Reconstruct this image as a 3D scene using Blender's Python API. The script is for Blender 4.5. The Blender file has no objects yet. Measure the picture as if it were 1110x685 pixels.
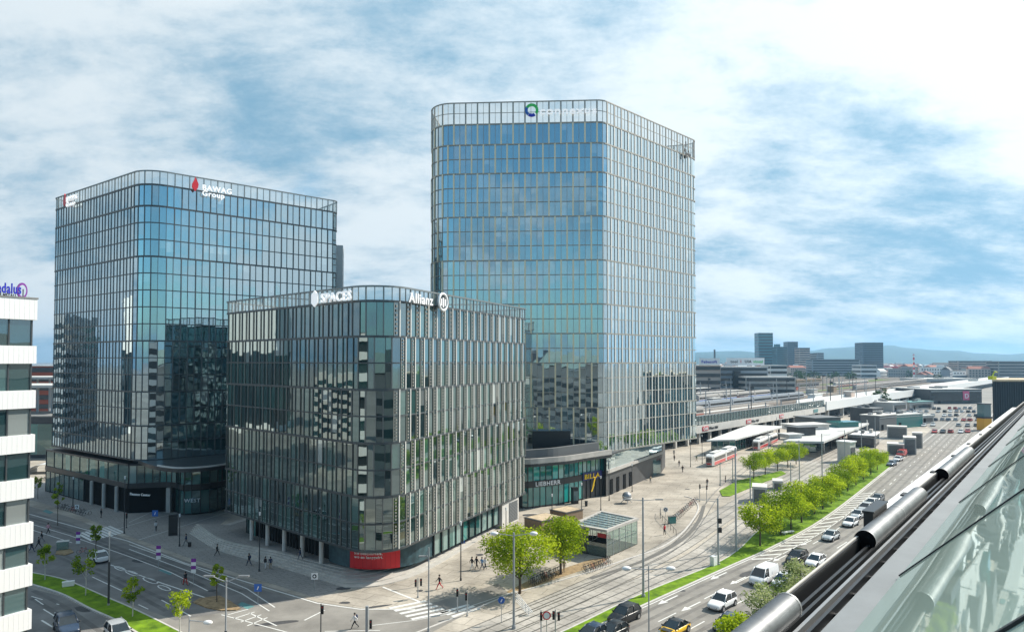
import bpy, bmesh, math, random
from mathutils import Vector, Matrix
R = math.radians
rnd = random.Random(11)
SC = bpy.context.scene
COL = SC.collection

# ------------------------------------------------------------------ camera geometry (photo pixels of 1110 x 685)
F, CXP, H = 740.0, 555.0, 29.0
PITCH = R(1.55)
PYP = 391.0 - F * math.tan(PITCH)
CP, SP = math.cos(PITCH), math.sin(PITCH)

def at(px, py, z=0.0):
    u, v = (px - CXP) / F, (PYP - py) / F
    dz, dy = SP + v * CP, CP - v * SP
    t = (z - H) / dz
    return Vector((u * t, dy * t, z))

def pt(px, py, Y):
    u, v = (px - CXP) / F, (PYP - py) / F
    t = Y / (CP - v * SP)
    return Vector((u * t, Y, H + t * (SP + v * CP)))

def zat(Y, py):
    return pt(CXP, py, Y).z

# ------------------------------------------------------------------ materials
MATS = {}
def mat(name, col=(0.5, 0.5, 0.5), rough=0.6, metal=0.0, noise=0.0, nscale=4.0, spec=0.5, bump=0.0, col2=None, coat=0.0):
    if name in MATS: return MATS[name]
    m = bpy.data.materials.new(name); m.use_nodes = True
    nt = m.node_tree; b = nt.nodes['Principled BSDF']
    b.inputs['Base Color'].default_value = (*col, 1)
    b.inputs['Roughness'].default_value = rough
    b.inputs['Metallic'].default_value = metal
    b.inputs['Specular IOR Level'].default_value = spec
    b.inputs['Coat Weight'].default_value = coat
    if noise > 0 or bump > 0:
        tc = nt.nodes.new('ShaderNodeTexCoord')
        n = nt.nodes.new('ShaderNodeTexNoise'); n.inputs['Scale'].default_value = nscale
        n.inputs['Detail'].default_value = 6; n.inputs['Roughness'].default_value = 0.62
        nt.links.new(tc.outputs['Object'], n.inputs['Vector'])
        if noise > 0:
            mr = nt.nodes.new('ShaderNodeMapRange')
            mr.inputs['From Min'].default_value = 0.3; mr.inputs['From Max'].default_value = 0.7
            mix = nt.nodes.new('ShaderNodeMix'); mix.data_type = 'RGBA'
            c2 = col2 or tuple(min(1, c * (1 + noise)) for c in col)
            c1 = col if col2 else tuple(c * (1 - noise) for c in col)
            mix.inputs['A'].default_value = (*c1, 1); mix.inputs['B'].default_value = (*c2, 1)
            nt.links.new(n.outputs['Fac'], mr.inputs['Value'])
            nt.links.new(mr.outputs['Result'], mix.inputs['Factor'])
            nt.links.new(mix.outputs['Result'], b.inputs['Base Color'])
        if bump > 0:
            bp = nt.nodes.new('ShaderNodeBump'); bp.inputs['Strength'].default_value = bump
            nt.links.new(n.outputs['Fac'], bp.inputs['Height'])
            nt.links.new(bp.outputs['Normal'], b.inputs['Normal'])
    MATS[name] = m
    return m

def paving(name, c1, c2, mortar, bw, bh, rot=0.0, msize=0.02, stain=0.25, rough=0.8, sscale=0.12):
    """Ground surface laid in slabs (brick texture in object space) with broad stains."""
    m = bpy.data.materials.new(name); m.use_nodes = True
    nt = m.node_tree; L = nt.links; N = nt.nodes.new; b = nt.nodes['Principled BSDF']
    tc = N('ShaderNodeTexCoord'); mp = N('ShaderNodeMapping'); mp.inputs['Rotation'].default_value = (0, 0, rot)
    br = N('ShaderNodeTexBrick'); br.inputs['Scale'].default_value = 1.0
    br.inputs['Brick Width'].default_value = bw; br.inputs['Row Height'].default_value = bh
    br.inputs['Mortar Size'].default_value = msize
    br.inputs['Color1'].default_value = (*c1, 1); br.inputs['Color2'].default_value = (*c2, 1); br.inputs['Mortar'].default_value = (*mortar, 1)
    L.new(tc.outputs['Object'], mp.inputs['Vector']); L.new(mp.outputs['Vector'], br.inputs['Vector'])
    n1 = N('ShaderNodeTexNoise'); n1.inputs['Scale'].default_value = sscale; n1.inputs['Detail'].default_value = 8; n1.inputs['Roughness'].default_value = 0.65
    n2 = N('ShaderNodeTexNoise'); n2.inputs['Scale'].default_value = 2.5; n2.inputs['Detail'].default_value = 4
    L.new(tc.outputs['Object'], n1.inputs['Vector']); L.new(tc.outputs['Object'], n2.inputs['Vector'])
    mr = N('ShaderNodeMapRange'); mr.inputs['From Min'].default_value = 0.3; mr.inputs['From Max'].default_value = 0.72
    mr.inputs['To Min'].default_value = 1 - stain; mr.inputs['To Max'].default_value = 1 + stain * 0.5
    L.new(n1.outputs['Fac'], mr.inputs['Value'])
    mr2 = N('ShaderNodeMapRange'); mr2.inputs['From Min'].default_value = 0.3; mr2.inputs['From Max'].default_value = 0.7
    mr2.inputs['To Min'].default_value = 0.9; mr2.inputs['To Max'].default_value = 1.08
    L.new(n2.outputs['Fac'], mr2.inputs['Value'])
    mu = N('ShaderNodeMath'); mu.operation = 'MULTIPLY'
    L.new(mr.outputs['Result'], mu.inputs[0]); L.new(mr2.outputs['Result'], mu.inputs[1])
    vm = N('ShaderNodeVectorMath'); vm.operation = 'SCALE'
    L.new(br.outputs['Color'], vm.inputs[0]); L.new(mu.outputs['Value'], vm.inputs['Scale'])
    L.new(vm.outputs['Vector'], b.inputs['Base Color'])
    b.inputs['Roughness'].default_value = rough
    b.inputs['Specular IOR Level'].default_value = 0.3
    MATS[name] = m
    return m

def facade_glass(name, dark, light, gl=(0.78, 0.9, 0.95), base=0.42, tilt=0.02, wave=0.006, blind=(0.42, 0.44, 0.42), see=None, ior=1.5):
    """Coated office glass: mirror coat over a dim room; every pane has its own tint, tilt and, for some, a drawn blind (attribute 'tint')."""
    m = bpy.data.materials.new(name); m.use_nodes = True
    nt = m.node_tree; L = nt.links; N = nt.nodes.new
    nt.nodes.remove(nt.nodes['Principled BSDF']); out = nt.nodes['Material Output']
    at_ = N('ShaderNodeAttribute'); at_.attribute_name = 'tint'
    sp = N('ShaderNodeSeparateColor'); L.new(at_.outputs['Color'], sp.inputs['Color'])
    mix = N('ShaderNodeMix'); mix.data_type = 'RGBA'
    mix.inputs['A'].default_value = (*dark, 1); mix.inputs['B'].default_value = (*light, 1)
    pw = N('ShaderNodeMath'); pw.operation = 'POWER'; pw.inputs[1].default_value = 2.2
    L.new(sp.outputs['Red'], pw.inputs[0]); L.new(pw.outputs['Value'], mix.inputs['Factor'])
    mixb = N('ShaderNodeMix'); mixb.data_type = 'RGBA'; mixb.inputs['B'].default_value = (*blind, 1)
    L.new(mix.outputs['Result'], mixb.inputs['A']); L.new(at_.outputs['Alpha'], mixb.inputs['Factor'])
    df = N('ShaderNodeBsdfDiffuse'); L.new(mixb.outputs['Result'], df.inputs['Color'])
    # tilt of the pane + slight waviness of the sheet
    geo = N('ShaderNodeNewGeometry'); tc = N('ShaderNodeTexCoord')
    nz = N('ShaderNodeTexNoise'); nz.inputs['Scale'].default_value = 0.55; nz.inputs['Detail'].default_value = 2
    L.new(tc.outputs['Object'], nz.inputs['Vector'])
    c = N('ShaderNodeCombineXYZ')
    L.new(sp.outputs['Green'], c.inputs['X']); L.new(sp.outputs['Green'], c.inputs['Y']); L.new(sp.outputs['Blue'], c.inputs['Z'])
    s1 = N('ShaderNodeVectorMath'); s1.operation = 'SUBTRACT'; s1.inputs[1].default_value = (0.5, 0.5, 0.5); L.new(c.outputs['Vector'], s1.inputs[0])
    k1 = N('ShaderNodeVectorMath'); k1.operation = 'SCALE'; k1.inputs['Scale'].default_value = tilt; L.new(s1.outputs['Vector'], k1.inputs[0])
    s2 = N('ShaderNodeVectorMath'); s2.operation = 'SUBTRACT'; s2.inputs[1].default_value = (0.5, 0.5, 0.5); L.new(nz.outputs['Color'], s2.inputs[0])
    k2 = N('ShaderNodeVectorMath'); k2.operation = 'SCALE'; k2.inputs['Scale'].default_value = wave; L.new(s2.outputs['Vector'], k2.inputs[0])
    a1 = N('ShaderNodeVectorMath'); a1.operation = 'ADD'; L.new(k1.outputs['Vector'], a1.inputs[0]); L.new(k2.outputs['Vector'], a1.inputs[1])
    a2 = N('ShaderNodeVectorMath'); a2.operation = 'ADD'; L.new(geo.outputs['Normal'], a2.inputs[0]); L.new(a1.outputs['Vector'], a2.inputs[1])
    nn = N('ShaderNodeVectorMath'); nn.operation = 'NORMALIZE'; L.new(a2.outputs['Vector'], nn.inputs[0])
    g = N('ShaderNodeBsdfGlossy'); g.inputs['Roughness'].default_value = 0.015; g.inputs['Color'].default_value = (*gl, 1)
    L.new(nn.outputs['Vector'], g.inputs['Normal'])
    fr = N('ShaderNodeFresnel'); fr.inputs['IOR'].default_value = ior
    ma = N('ShaderNodeMath'); ma.operation = 'MULTIPLY_ADD'; ma.use_clamp = True
    ma.inputs[1].default_value = 0.9; ma.inputs[2].default_value = base; L.new(fr.outputs['Fac'], ma.inputs[0])
    ms = N('ShaderNodeMixShader'); L.new(ma.outputs['Value'], ms.inputs['Fac'])
    L.new(df.outputs['BSDF'], ms.inputs[1]); L.new(g.outputs['BSDF'], ms.inputs[2])
    last = ms
    if see is not None:
        tr = N('ShaderNodeBsdfTransparent'); tr.inputs['Color'].default_value = (0.93, 0.97, 0.97, 1)
        m2 = N('ShaderNodeMixShader'); m2.inputs['Fac'].default_value = see
        L.new(ms.outputs['Shader'], m2.inputs[1]); L.new(tr.outputs['BSDF'], m2.inputs[2]); last = m2
    L.new(last.outputs['Shader'], out.inputs['Surface'])
    MATS[name] = m
    return m

def clear_glass(name, tint=(0.8, 0.92, 0.9), refl=0.18, see=0.6, body=(0.05, 0.12, 0.11)):
    m = bpy.data.materials.new(name); m.use_nodes = True
    nt = m.node_tree; L = nt.links; N = nt.nodes.new
    nt.nodes.remove(nt.nodes['Principled BSDF']); out = nt.nodes['Material Output']
    tr = N('ShaderNodeBsdfTransparent'); tr.inputs['Color'].default_value = (*tint, 1)
    df = N('ShaderNodeBsdfDiffuse'); df.inputs['Color'].default_value = (*body, 1)
    g = N('ShaderNodeBsdfGlossy'); g.inputs['Roughness'].default_value = 0.02
    m1 = N('ShaderNodeMixShader'); m1.inputs['Fac'].default_value = see; L.new(df.outputs[0], m1.inputs[1]); L.new(tr.outputs[0], m1.inputs[2])
    fr = N('ShaderNodeFresnel'); fr.inputs['IOR'].default_value = 1.5
    ma = N('ShaderNodeMath'); ma.operation = 'ADD'; ma.use_clamp = True; ma.inputs[1].default_value = refl; L.new(fr.outputs[0], ma.inputs[0])
    m2 = N('ShaderNodeMixShader'); L.new(ma.outputs[0], m2.inputs['Fac']); L.new(m1.outputs[0], m2.inputs[1]); L.new(g.outputs[0], m2.inputs[2])
    L.new(m2.outputs[0], out.inputs['Surface'])
    MATS[name] = m
    return m

def leaf_mat(name, c1, c2, trans=0.35):
    m = bpy.data.materials.new(name); m.use_nodes = True
    nt = m.node_tree; L = nt.links; N = nt.nodes.new
    nt.nodes.remove(nt.nodes['Principled BSDF']); out = nt.nodes['Material Output']
    a = N('ShaderNodeAttribute'); a.attribute_name = 'tint'; sp = N('ShaderNodeSeparateColor'); L.new(a.outputs['Color'], sp.inputs['Color'])
    mix = N('ShaderNodeMix'); mix.data_type = 'RGBA'; mix.inputs['A'].default_value = (*c1, 1); mix.inputs['B'].default_value = (*c2, 1)
    L.new(sp.outputs['Red'], mix.inputs['Factor'])
    d = N('ShaderNodeBsdfDiffuse'); t = N('ShaderNodeBsdfTranslucent')
    L.new(mix.outputs['Result'], d.inputs['Color']); L.new(mix.outputs['Result'], t.inputs['Color'])
    s = N('ShaderNodeMixShader'); s.inputs['Fac'].default_value = trans
    L.new(d.outputs[0], s.inputs[1]); L.new(t.outputs[0], s.inputs[2]); L.new(s.outputs[0], out.inputs['Surface'])
    MATS[name] = m
    return m

# ------------------------------------------------------------------ mesh builder
class MB:
    def __init__(s): s.v = []; s.f = []; s.m = []; s.c = []; s.sm = []
    def face(s, pts, mi=0, c=(0.5, 0.5, 0.5, 0), smooth=False):
        b = len(s.v); s.v.extend(tuple(p) for p in pts); s.f.append(tuple(range(b, b + len(pts)))); s.m.append(mi); s.c.append(c); s.sm.append(smooth)
    def faces(s, verts, fs, mi=0, c=(0.5, 0.5, 0.5, 0), smooth=False):
        b = len(s.v); s.v.extend(tuple(p) for p in verts)
        for q in fs: s.f.append(tuple(b + i for i in q)); s.m.append(mi); s.c.append(c); s.sm.append(smooth)
    def obox(s, o, ax, ay, az, mi=0, c=(0.5, 0.5, 0.5, 0)):
        """Box from corner o along three edge vectors."""
        o, ax, ay, az = Vector(o), Vector(ax), Vector(ay), Vector(az)
        p = [o, o + ax, o + ax + ay, o + ay]; p += [q + az for q in p]
        fs = [(0, 3, 2, 1), (4, 5, 6, 7), (0, 1, 5, 4), (1, 2, 6, 5), (2, 3, 7, 6), (3, 0, 4, 7)]
        if ax.cross(ay).dot(az) < 0: fs = [tuple(reversed(q)) for q in fs]
        s.faces(p, fs, mi, c)
    def box(s, c, d, rz=0.0, mi=0, col=(0.5, 0.5, 0.5, 0)):
        """Box centred in x, y on c with its bottom at c.z."""
        cs, sn = math.cos(rz), math.sin(rz)
        ax, ay = Vector((cs * d[0], sn * d[0], 0)), Vector((-sn * d[1], cs * d[1], 0))
        s.obox(Vector(c) - ax / 2 - ay / 2, ax, ay, (0, 0, d[2]), mi, col)
    def prism(s, poly, z0, z1, mi=0, top=None, bottom=True):
        n = len(poly)
        if sum(poly[i][0] * poly[(i + 1) % n][1] - poly[(i + 1) % n][0] * poly[i][1] for i in range(n)) < 0: poly = list(reversed(poly))
        vs = [(p[0], p[1], z0) for p in poly] + [(p[0], p[1], z1) for p in poly]
        s.faces(vs, [(i, (i + 1) % n, n + (i + 1) % n, n + i) for i in range(n)], mi)
        s.faces([(p[0], p[1], z1) for p in poly], [tuple(range(n))], mi if top is None else top)
        if bottom: s.faces([(p[0], p[1], z0) for p in poly], [tuple(reversed(range(n)))], mi)
    def sheet(s, poly, z, mi=0):
        n = len(poly)
        if sum(poly[i][0] * poly[(i + 1) % n][1] - poly[(i + 1) % n][0] * poly[i][1] for i in range(n)) < 0: poly = list(reversed(poly))
        s.face([(p[0], p[1], z) for p in poly], mi)
    def tube(s, p, q, r0, r1=None, n=8, mi=0, cap=True, smooth=True):
        p, q = Vector(p), Vector(q); r1 = r0 if r1 is None else r1
        d = (q - p).normalized(); a = d.orthogonal().normalized(); b = d.cross(a)
        vs = [p + (a * math.cos(t) + b * math.sin(t)) * r0 for t in [2 * math.pi * i / n for i in range(n)]]
        vs += [q + (a * math.cos(t) + b * math.sin(t)) * r1 for t in [2 * math.pi * i / n for i in range(n)]]
        s.faces(vs, [(i, (i + 1) % n, n + (i + 1) % n, n + i) for i in range(n)], mi, smooth=smooth)
        if cap: s.faces(vs, [tuple(reversed(range(n))), tuple(range(n, 2 * n))], mi)
    def path(s, pts, radii, n=7, mi=0):
        for i in range(len(pts) - 1): s.tube(pts[i], pts[i + 1], radii[i], radii[i + 1], n, mi, cap=True)
    def ball(s, c, r, nu=12, nv=8, mi=0, sc=(1, 1, 1)):
        c = Vector(c); vs = []; fs = []
        for j in range(nv + 1):
            ph = math.pi * j / nv
            for i in range(nu):
                th = 2 * math.pi * i / nu
                vs.append(c + Vector((r * sc[0] * math.sin(ph) * math.cos(th), r * sc[1] * math.sin(ph) * math.sin(th), r * sc[2] * math.cos(ph))))
        for j in range(nv):
            for i in range(nu):
                a, b = j * nu + i, j * nu + (i + 1) % nu
                fs.append((a, a + nu, b + nu, b))
        s.faces(vs, fs, mi, smooth=True)
    def torus(s, c, axis, R_, r, n=16, k=6, mi=0):
        c, d = Vector(c), Vector(axis).normalized(); a = d.orthogonal().normalized(); b = d.cross(a); vs = []; fs = []
        for i in range(n):
            t = 2 * math.pi * i / n; e = a * math.cos(t) + b * math.sin(t)
            for j in range(k):
                u = 2 * math.pi * j / k
                vs.append(c + e * (R_ + r * math.cos(u)) + d * r * math.sin(u))
        for i in range(n):
            for j in range(k):
                fs.append((i * k + j, ((i + 1) % n) * k + j, ((i + 1) % n) * k + (j + 1) % k, i * k + (j + 1) % k))
        s.faces(vs, fs, mi, smooth=True)
    def strip(s, left, right, z=0.0, mi=0):
        for i in range(len(left) - 1):
            a, b, c, d = left[i], left[i + 1], right[i + 1], right[i]
            s.sheet([a, b, c, d], z, mi)
    def build(s, name, mats, parent=None, loc=None, col_attr=False, weld=False):
        me = bpy.data.meshes.new(name); me.from_pydata(s.v, [], s.f)
        for m in (mats if isinstance(mats, (list, tuple)) else [mats]): me.materials.append(MATS[m] if isinstance(m, str) else m)
        me.polygons.foreach_set('material_index', s.m)
        me.polygons.foreach_set('use_smooth', s.sm)
        if col_attr:
            a = me.attributes.new('tint', 'FLOAT_COLOR', 'FACE')
            a.data.foreach_set('color', [x for c in s.c for x in c])
        me.update()
        if weld:
            bm = bmesh.new(); bm.from_mesh(me); bmesh.ops.remove_doubles(bm, verts=bm.verts, dist=1e-4); bm.to_mesh(me); bm.free()
        o = bpy.data.objects.new(name, me); COL.objects.link(o)
        if parent is not None: o.parent = parent
        if loc is not None: o.location = loc
        return o

def thing(name, label, cat, loc=(0, 0, 0), rz=0.0, group=None):
    o = bpy.data.objects.new(name, None); COL.objects.link(o); o.empty_display_size = 0.2
    o.location = loc; o.rotation_euler = (0, 0, rz)
    return tag(o, label, cat, group)

def tag(o, label, cat, group=None, kind=None):
    if label: o['label'] = label
    if cat: o['category'] = cat
    if group: o['group'] = group
    if kind: o['kind'] = kind
    return o

def struct(o):
    o['kind'] = 'structure'
    return o

KIDS = {}
def dup(root, label, loc, rz=0.0, scale=1.0, group=None, cat=None):
    r = root.copy(); COL.objects.link(r); r.location = loc; r.rotation_euler = (0, 0, rz); r.scale = (scale,) * 3
    tag(r, label, cat, group)
    if root.name not in KIDS:
        bpy.context.view_layer.update(); KIDS[root.name] = [(c, list(c.children)) for c in root.children]
    for ch, gs in KIDS[root.name]:
        c = ch.copy(); COL.objects.link(c); c.parent = r
        for g in gs:
            d = g.copy(); COL.objects.link(d); d.parent = c
    return r

ORD = ['first', 'second', 'third', 'fourth', 'fifth', 'sixth', 'seventh', 'eighth', 'ninth', 'tenth', 'eleventh', 'twelfth', 'thirteenth', 'fourteenth',
       'fifteenth', 'sixteenth', 'seventeenth', 'eighteenth', 'nineteenth', 'twentieth']
def nth(i):
    if i < 20: return ORD[i]
    tens = {2: 'twenty', 3: 'thirty', 4: 'forty', 5: 'fifty'}[(i + 1) // 10]
    return tens + '-' + ORD[(i + 1) % 10 - 1] if (i + 1) % 10 else {3: 'thirtieth', 4: 'fortieth', 5: 'fiftieth'}[(i + 1) // 10]

def smooth_line(pts, step=2.0):
    """Catmull-Rom through points (2-D), resampled about every step metres."""
    P = [Vector((p[0], p[1])) for p in pts]
    P = [2 * P[0] - P[1]] + P + [2 * P[-1] - P[-2]]
    out = []
    for i in range(1, len(P) - 2):
        a, b, c, d = P[i - 1], P[i], P[i + 1], P[i + 2]
        n = max(1, int((c - b).length / step))
        for k in range(n):
            t = k / n
            out.append(0.5 * ((2 * b) + (c - a) * t + (2 * a - 5 * b + 4 * c - d) * t * t + (3 * b - a - 3 * c + d) * t ** 3))
    out.append(P[-2])
    return out

def offset(line, d):
    """Line moved d metres to its left-hand side."""
    out = []
    for i, p in enumerate(line):
        t = (line[min(i + 1, len(line) - 1)] - line[max(i - 1, 0)]).normalized()
        out.append(p + Vector((-t.y, t.x)) * d)
    return out

def px_line(pix): return [at(*p).to_2d() for p in pix]

def text_mesh(txt, size, depth=0.05, align='LEFT', bold=0.018, space=1.12):
    c = bpy.data.curves.new('lettering', 'FONT'); c.body = txt; c.size = size; c.extrude = depth; c.align_x = align
    c.resolution_u = 3; c.offset = size * bold; c.space_character = space
    o = bpy.data.objects.new('lettering', c); COL.objects.link(o)
    bpy.context.view_layer.update()
    me = bpy.data.meshes.new_from_object(o.evaluated_get(bpy.context.evaluated_depsgraph_get()))
    bpy.data.objects.remove(o)
    return me

def lettering(txt, size, origin, xdir, material, parent=None, depth=0.05, name='lettering', align='LEFT', up=(0, 0, 1), sx=1.0):
    me = text_mesh(txt, size, depth, align)
    x = Vector(xdir).normalized(); z = Vector(up).normalized(); n = x.cross(z)
    M = Matrix(((x.x * sx, z.x, n.x, origin[0]), (x.y * sx, z.y, n.y, origin[1]), (x.z * sx, z.z, n.z, origin[2]), (0, 0, 0, 1)))
    me.transform(M)
    me.materials.clear(); me.materials.append(MATS[material])
    o = bpy.data.objects.new(name, me); COL.objects.link(o)
    if parent is not None: o.parent = parent
    return o

def text_on_line(txt, line, s0, z, size, out, material, parent, sx=1.0):
    """Letters that follow a plan polyline, standing out from its right-hand side."""
    d = [0.0]
    for a, b in zip(line, line[1:]): d.append(d[-1] + (b - a).length)
    me = text_mesh(txt, size, 0.03)
    for v in me.vertices:
        q = min(max(s0 + v.co.x * sx, 0.0), d[-1] - 1e-3); i = max(k for k in range(len(d) - 1) if d[k] <= q)
        t = (line[i + 1] - line[i]).normalized(); p = line[i] + t * (q - d[i]) + Vector((t.y, -t.x)) * (out + v.co.z); v.co = (p.x, p.y, z + v.co.y)
    me.materials.clear(); me.materials.append(MATS[material]); o = bpy.data.objects.new('lettering', me); COL.objects.link(o); o.parent = parent
    return o
# ------------------------------------------------------------------ palette
mat('steel_grey', (0.30, 0.31, 0.32), 0.45, 0.6)
mat('pole_grey', (0.36, 0.38, 0.39), 0.5, 0.3)
mat('pole_dark', (0.045, 0.05, 0.055), 0.5, 0.2)
mat('near_black', (0.015, 0.016, 0.018), 0.5)
mat('white_paint', (0.78, 0.78, 0.76), 0.5)
mat('white_sign', (0.82, 0.82, 0.82), 0.4)
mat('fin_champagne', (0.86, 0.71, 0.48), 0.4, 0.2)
mat('fin_sunlit', (0.72, 0.70, 0.65), 0.4, 0.1)  # pale fin copy for sunny faces, sunlight painted into the colour
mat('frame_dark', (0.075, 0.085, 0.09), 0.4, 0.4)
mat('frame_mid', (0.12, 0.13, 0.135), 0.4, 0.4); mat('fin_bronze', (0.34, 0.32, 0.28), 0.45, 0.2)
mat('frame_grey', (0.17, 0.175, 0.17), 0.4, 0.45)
mat('rim_grey', (0.20, 0.22, 0.22), 0.4, 0.5)
mat('roof_grey', (0.22, 0.22, 0.21), 0.8, noise=0.2, nscale=0.3)
mat('concrete', (0.42, 0.40, 0.37), 0.8, noise=0.15, nscale=0.6)
mat('concrete_pale', (0.58, 0.56, 0.52), 0.75, noise=0.12, nscale=0.4)
mat('concrete_step', (0.46, 0.44, 0.40), 0.8, noise=0.14, nscale=0.8)
mat('stone_tan', (0.50, 0.40, 0.27), 0.85, noise=0.25, nscale=1.5)
mat('wood_brown', (0.23, 0.16, 0.10), 0.7, noise=0.2, nscale=2)
mat('louvre_grey', (0.13, 0.135, 0.135), 0.6)
mat('dark_panel', (0.028, 0.03, 0.033), 0.35)
mat('dark_wall', (0.06, 0.062, 0.065), 0.5, noise=0.2, nscale=0.5)
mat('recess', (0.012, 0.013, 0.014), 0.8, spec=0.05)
mat('red_banner', (0.62, 0.012, 0.02), 0.45)
mat('banner_teal', (0.03, 0.07, 0.085), 0.5, noise=0.5, nscale=1.2)
mat('sign_red', (0.65, 0.02, 0.03), 0.4)
mat('sign_blue', (0.02, 0.12, 0.45), 0.4)
mat('sign_purple', (0.22, 0.03, 0.30), 0.5)
mat('sign_yellow', (0.80, 0.52, 0.01), 0.4)
mat('sign_navy', (0.02, 0.025, 0.14), 0.4)
mat('sign_green', (0.05, 0.55, 0.10), 0.4)
mat('letter_blue', (0.015, 0.02, 0.45), 0.4)
mat('grass', (0.06, 0.12, 0.012), 0.9, noise=0.45, nscale=0.7, spec=0.1, col2=(0.20, 0.33, 0.02), bump=0.5)
mat('soil', (0.30, 0.22, 0.13), 0.95, noise=0.35, nscale=2.0, spec=0.1)
mat('asphalt', (0.175, 0.170, 0.163), 0.82, noise=0.3, nscale=0.25, spec=0.3)
mat('asphalt_patch', (0.07, 0.07, 0.072), 0.85, noise=0.25, nscale=0.9, spec=0.25)
mat('asphalt_pale', (0.235, 0.222, 0.20), 0.85, noise=0.26, nscale=0.22, spec=0.3)
mat('cycle_teal', (0.10, 0.24, 0.24), 0.85, noise=0.2, nscale=0.8)
mat('tyre_wear', (0.175, 0.166, 0.152), 0.85, noise=0.3, nscale=0.5, spec=0.3); mat('tyre_wear_dark', (0.13, 0.127, 0.122), 0.85, noise=0.3, nscale=0.5, spec=0.3)
mat('marking', (0.66, 0.66, 0.63), 0.7, noise=0.14, nscale=1.8)
mat('kerb', (0.50, 0.48, 0.45), 0.8, noise=0.12, nscale=1.0)
mat('rail_steel', (0.13, 0.12, 0.11), 0.45, 0.4)
mat('gutter', (0.12, 0.115, 0.105), 0.8)
mat('bark', (0.09, 0.065, 0.045), 0.9, noise=0.3, nscale=6)
mat('bark_white', (0.52, 0.50, 0.46), 0.9, noise=0.2, nscale=6)
mat('hill_forest', (0.035, 0.06, 0.035), 0.95, noise=0.35, nscale=0.004, spec=0.05)
mat('city_ground', (0.22, 0.21, 0.19), 0.9, noise=0.3, nscale=0.02)
mat('ballast', (0.21, 0.18, 0.155), 0.95, noise=0.3, nscale=0.15, spec=0.1)
mat('tyre', (0.012, 0.012, 0.013), 0.7)
mat('rim_alloy', (0.45, 0.46, 0.47), 0.3, 0.8)
mat('car_glass', (0.012, 0.018, 0.022), 0.06, spec=0.9)
mat('lamp_clear', (0.75, 0.77, 0.78), 0.12)
mat('lamp_tail', (0.35, 0.01, 0.01), 0.2)
mat('plate_white', (0.7, 0.7, 0.7), 0.4)
for n_, c_ in dict(white=(0.78, 0.78, 0.77), silver=(0.48, 0.50, 0.51), grey=(0.16, 0.17, 0.18), black=(0.014, 0.015, 0.017), navy=(0.03, 0.05, 0.09), red=(0.45, 0.03, 0.02), yellow=(0.85, 0.50, 0.01), bluegrey=(0.13, 0.17, 0.22), beige=(0.4, 0.37, 0.32)).items():
    mat('paint_' + n_, c_, 0.3, 0.25 if n_ in ('silver', 'grey', 'bluegrey') else 0.0, coat=0.25)
mat('tram_red', (0.55, 0.02, 0.025), 0.3, coat=0.5)
mat('tram_white', (0.72, 0.72, 0.70), 0.35)
mat('skin', (0.45, 0.28, 0.20), 0.6)
mat('hair_dark', (0.03, 0.022, 0.017), 0.7)
for n_, c_ in dict(black=(0.015, 0.015, 0.018), navy=(0.025, 0.04, 0.09), white=(0.7, 0.7, 0.7), red=(0.5, 0.03, 0.035), grey=(0.16, 0.17, 0.18), blue=(0.12, 0.28, 0.5), tan=(0.36, 0.28, 0.19), green=(0.08, 0.15, 0.07), pink=(0.6, 0.3, 0.35)).items():
    mat('cloth_' + n_, c_, 0.85)
mat('teal_glass', (0.02, 0.20, 0.19), 0.08, spec=0.8)
mat('silver_sheet', (0.15, 0.157, 0.165), 0.45, 0.75, noise=0.25, nscale=3.5)
mat('rail_black', (0.022, 0.024, 0.027), 0.38, 0.3)
mat('sill_grey', (0.19, 0.205, 0.215), 0.6, 0.1, noise=0.12, nscale=1.2)
mat('corrugated', (0.03, 0.05, 0.065), 0.5)
mat('orange', (0.75, 0.36, 0.02), 0.5)
mat('yellow_green', (0.55, 0.60, 0.03), 0.5)
mat('brick_red', (0.40, 0.10, 0.06), 0.85); mat('end_black', (0.008, 0.008, 0.009), 0.8, spec=0.05)
mat('tower_dark', (0.055, 0.10, 0.15), 0.3); mat('tower_teal', (0.03, 0.16, 0.2), 0.25)
mat('city_a', (0.46, 0.44, 0.41), 0.85); mat('city_b', (0.36, 0.34, 0.32), 0.85); mat('city_c', (0.52, 0.42, 0.36), 0.85); mat('city_d', (0.30, 0.33, 0.36), 0.7)
mat('roof_red', (0.34, 0.13, 0.09), 0.9); mat('roof_dark', (0.11, 0.11, 0.115), 0.8); mat('roof_pale', (0.52, 0.52, 0.50), 0.8, noise=0.14, nscale=0.25)
mat('pink_sign', (0.75, 0.12, 0.25), 0.5)
mat('band_glass', (0.02, 0.035, 0.045), 0.08, spec=0.8)
mat('lift_glass', (0.10, 0.18, 0.19), 0.1, spec=0.8)

paving('plaza_slabs', (0.43, 0.385, 0.32), (0.46, 0.415, 0.35), (0.25, 0.225, 0.185), 4.2, 2.1, rot=R(24), msize=0.045, stain=0.5)
paving('tram_slabs', (0.40, 0.375, 0.335), (0.44, 0.41, 0.365), (0.2, 0.185, 0.16), 5.0, 1.6, rot=R(45), msize=0.05, stain=0.5)
paving('walk_slabs', (0.30, 0.285, 0.265), (0.325, 0.31, 0.285), (0.19, 0.18, 0.165), 1.6, 0.8, rot=R(-38), msize=0.03, stain=0.2)

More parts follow.
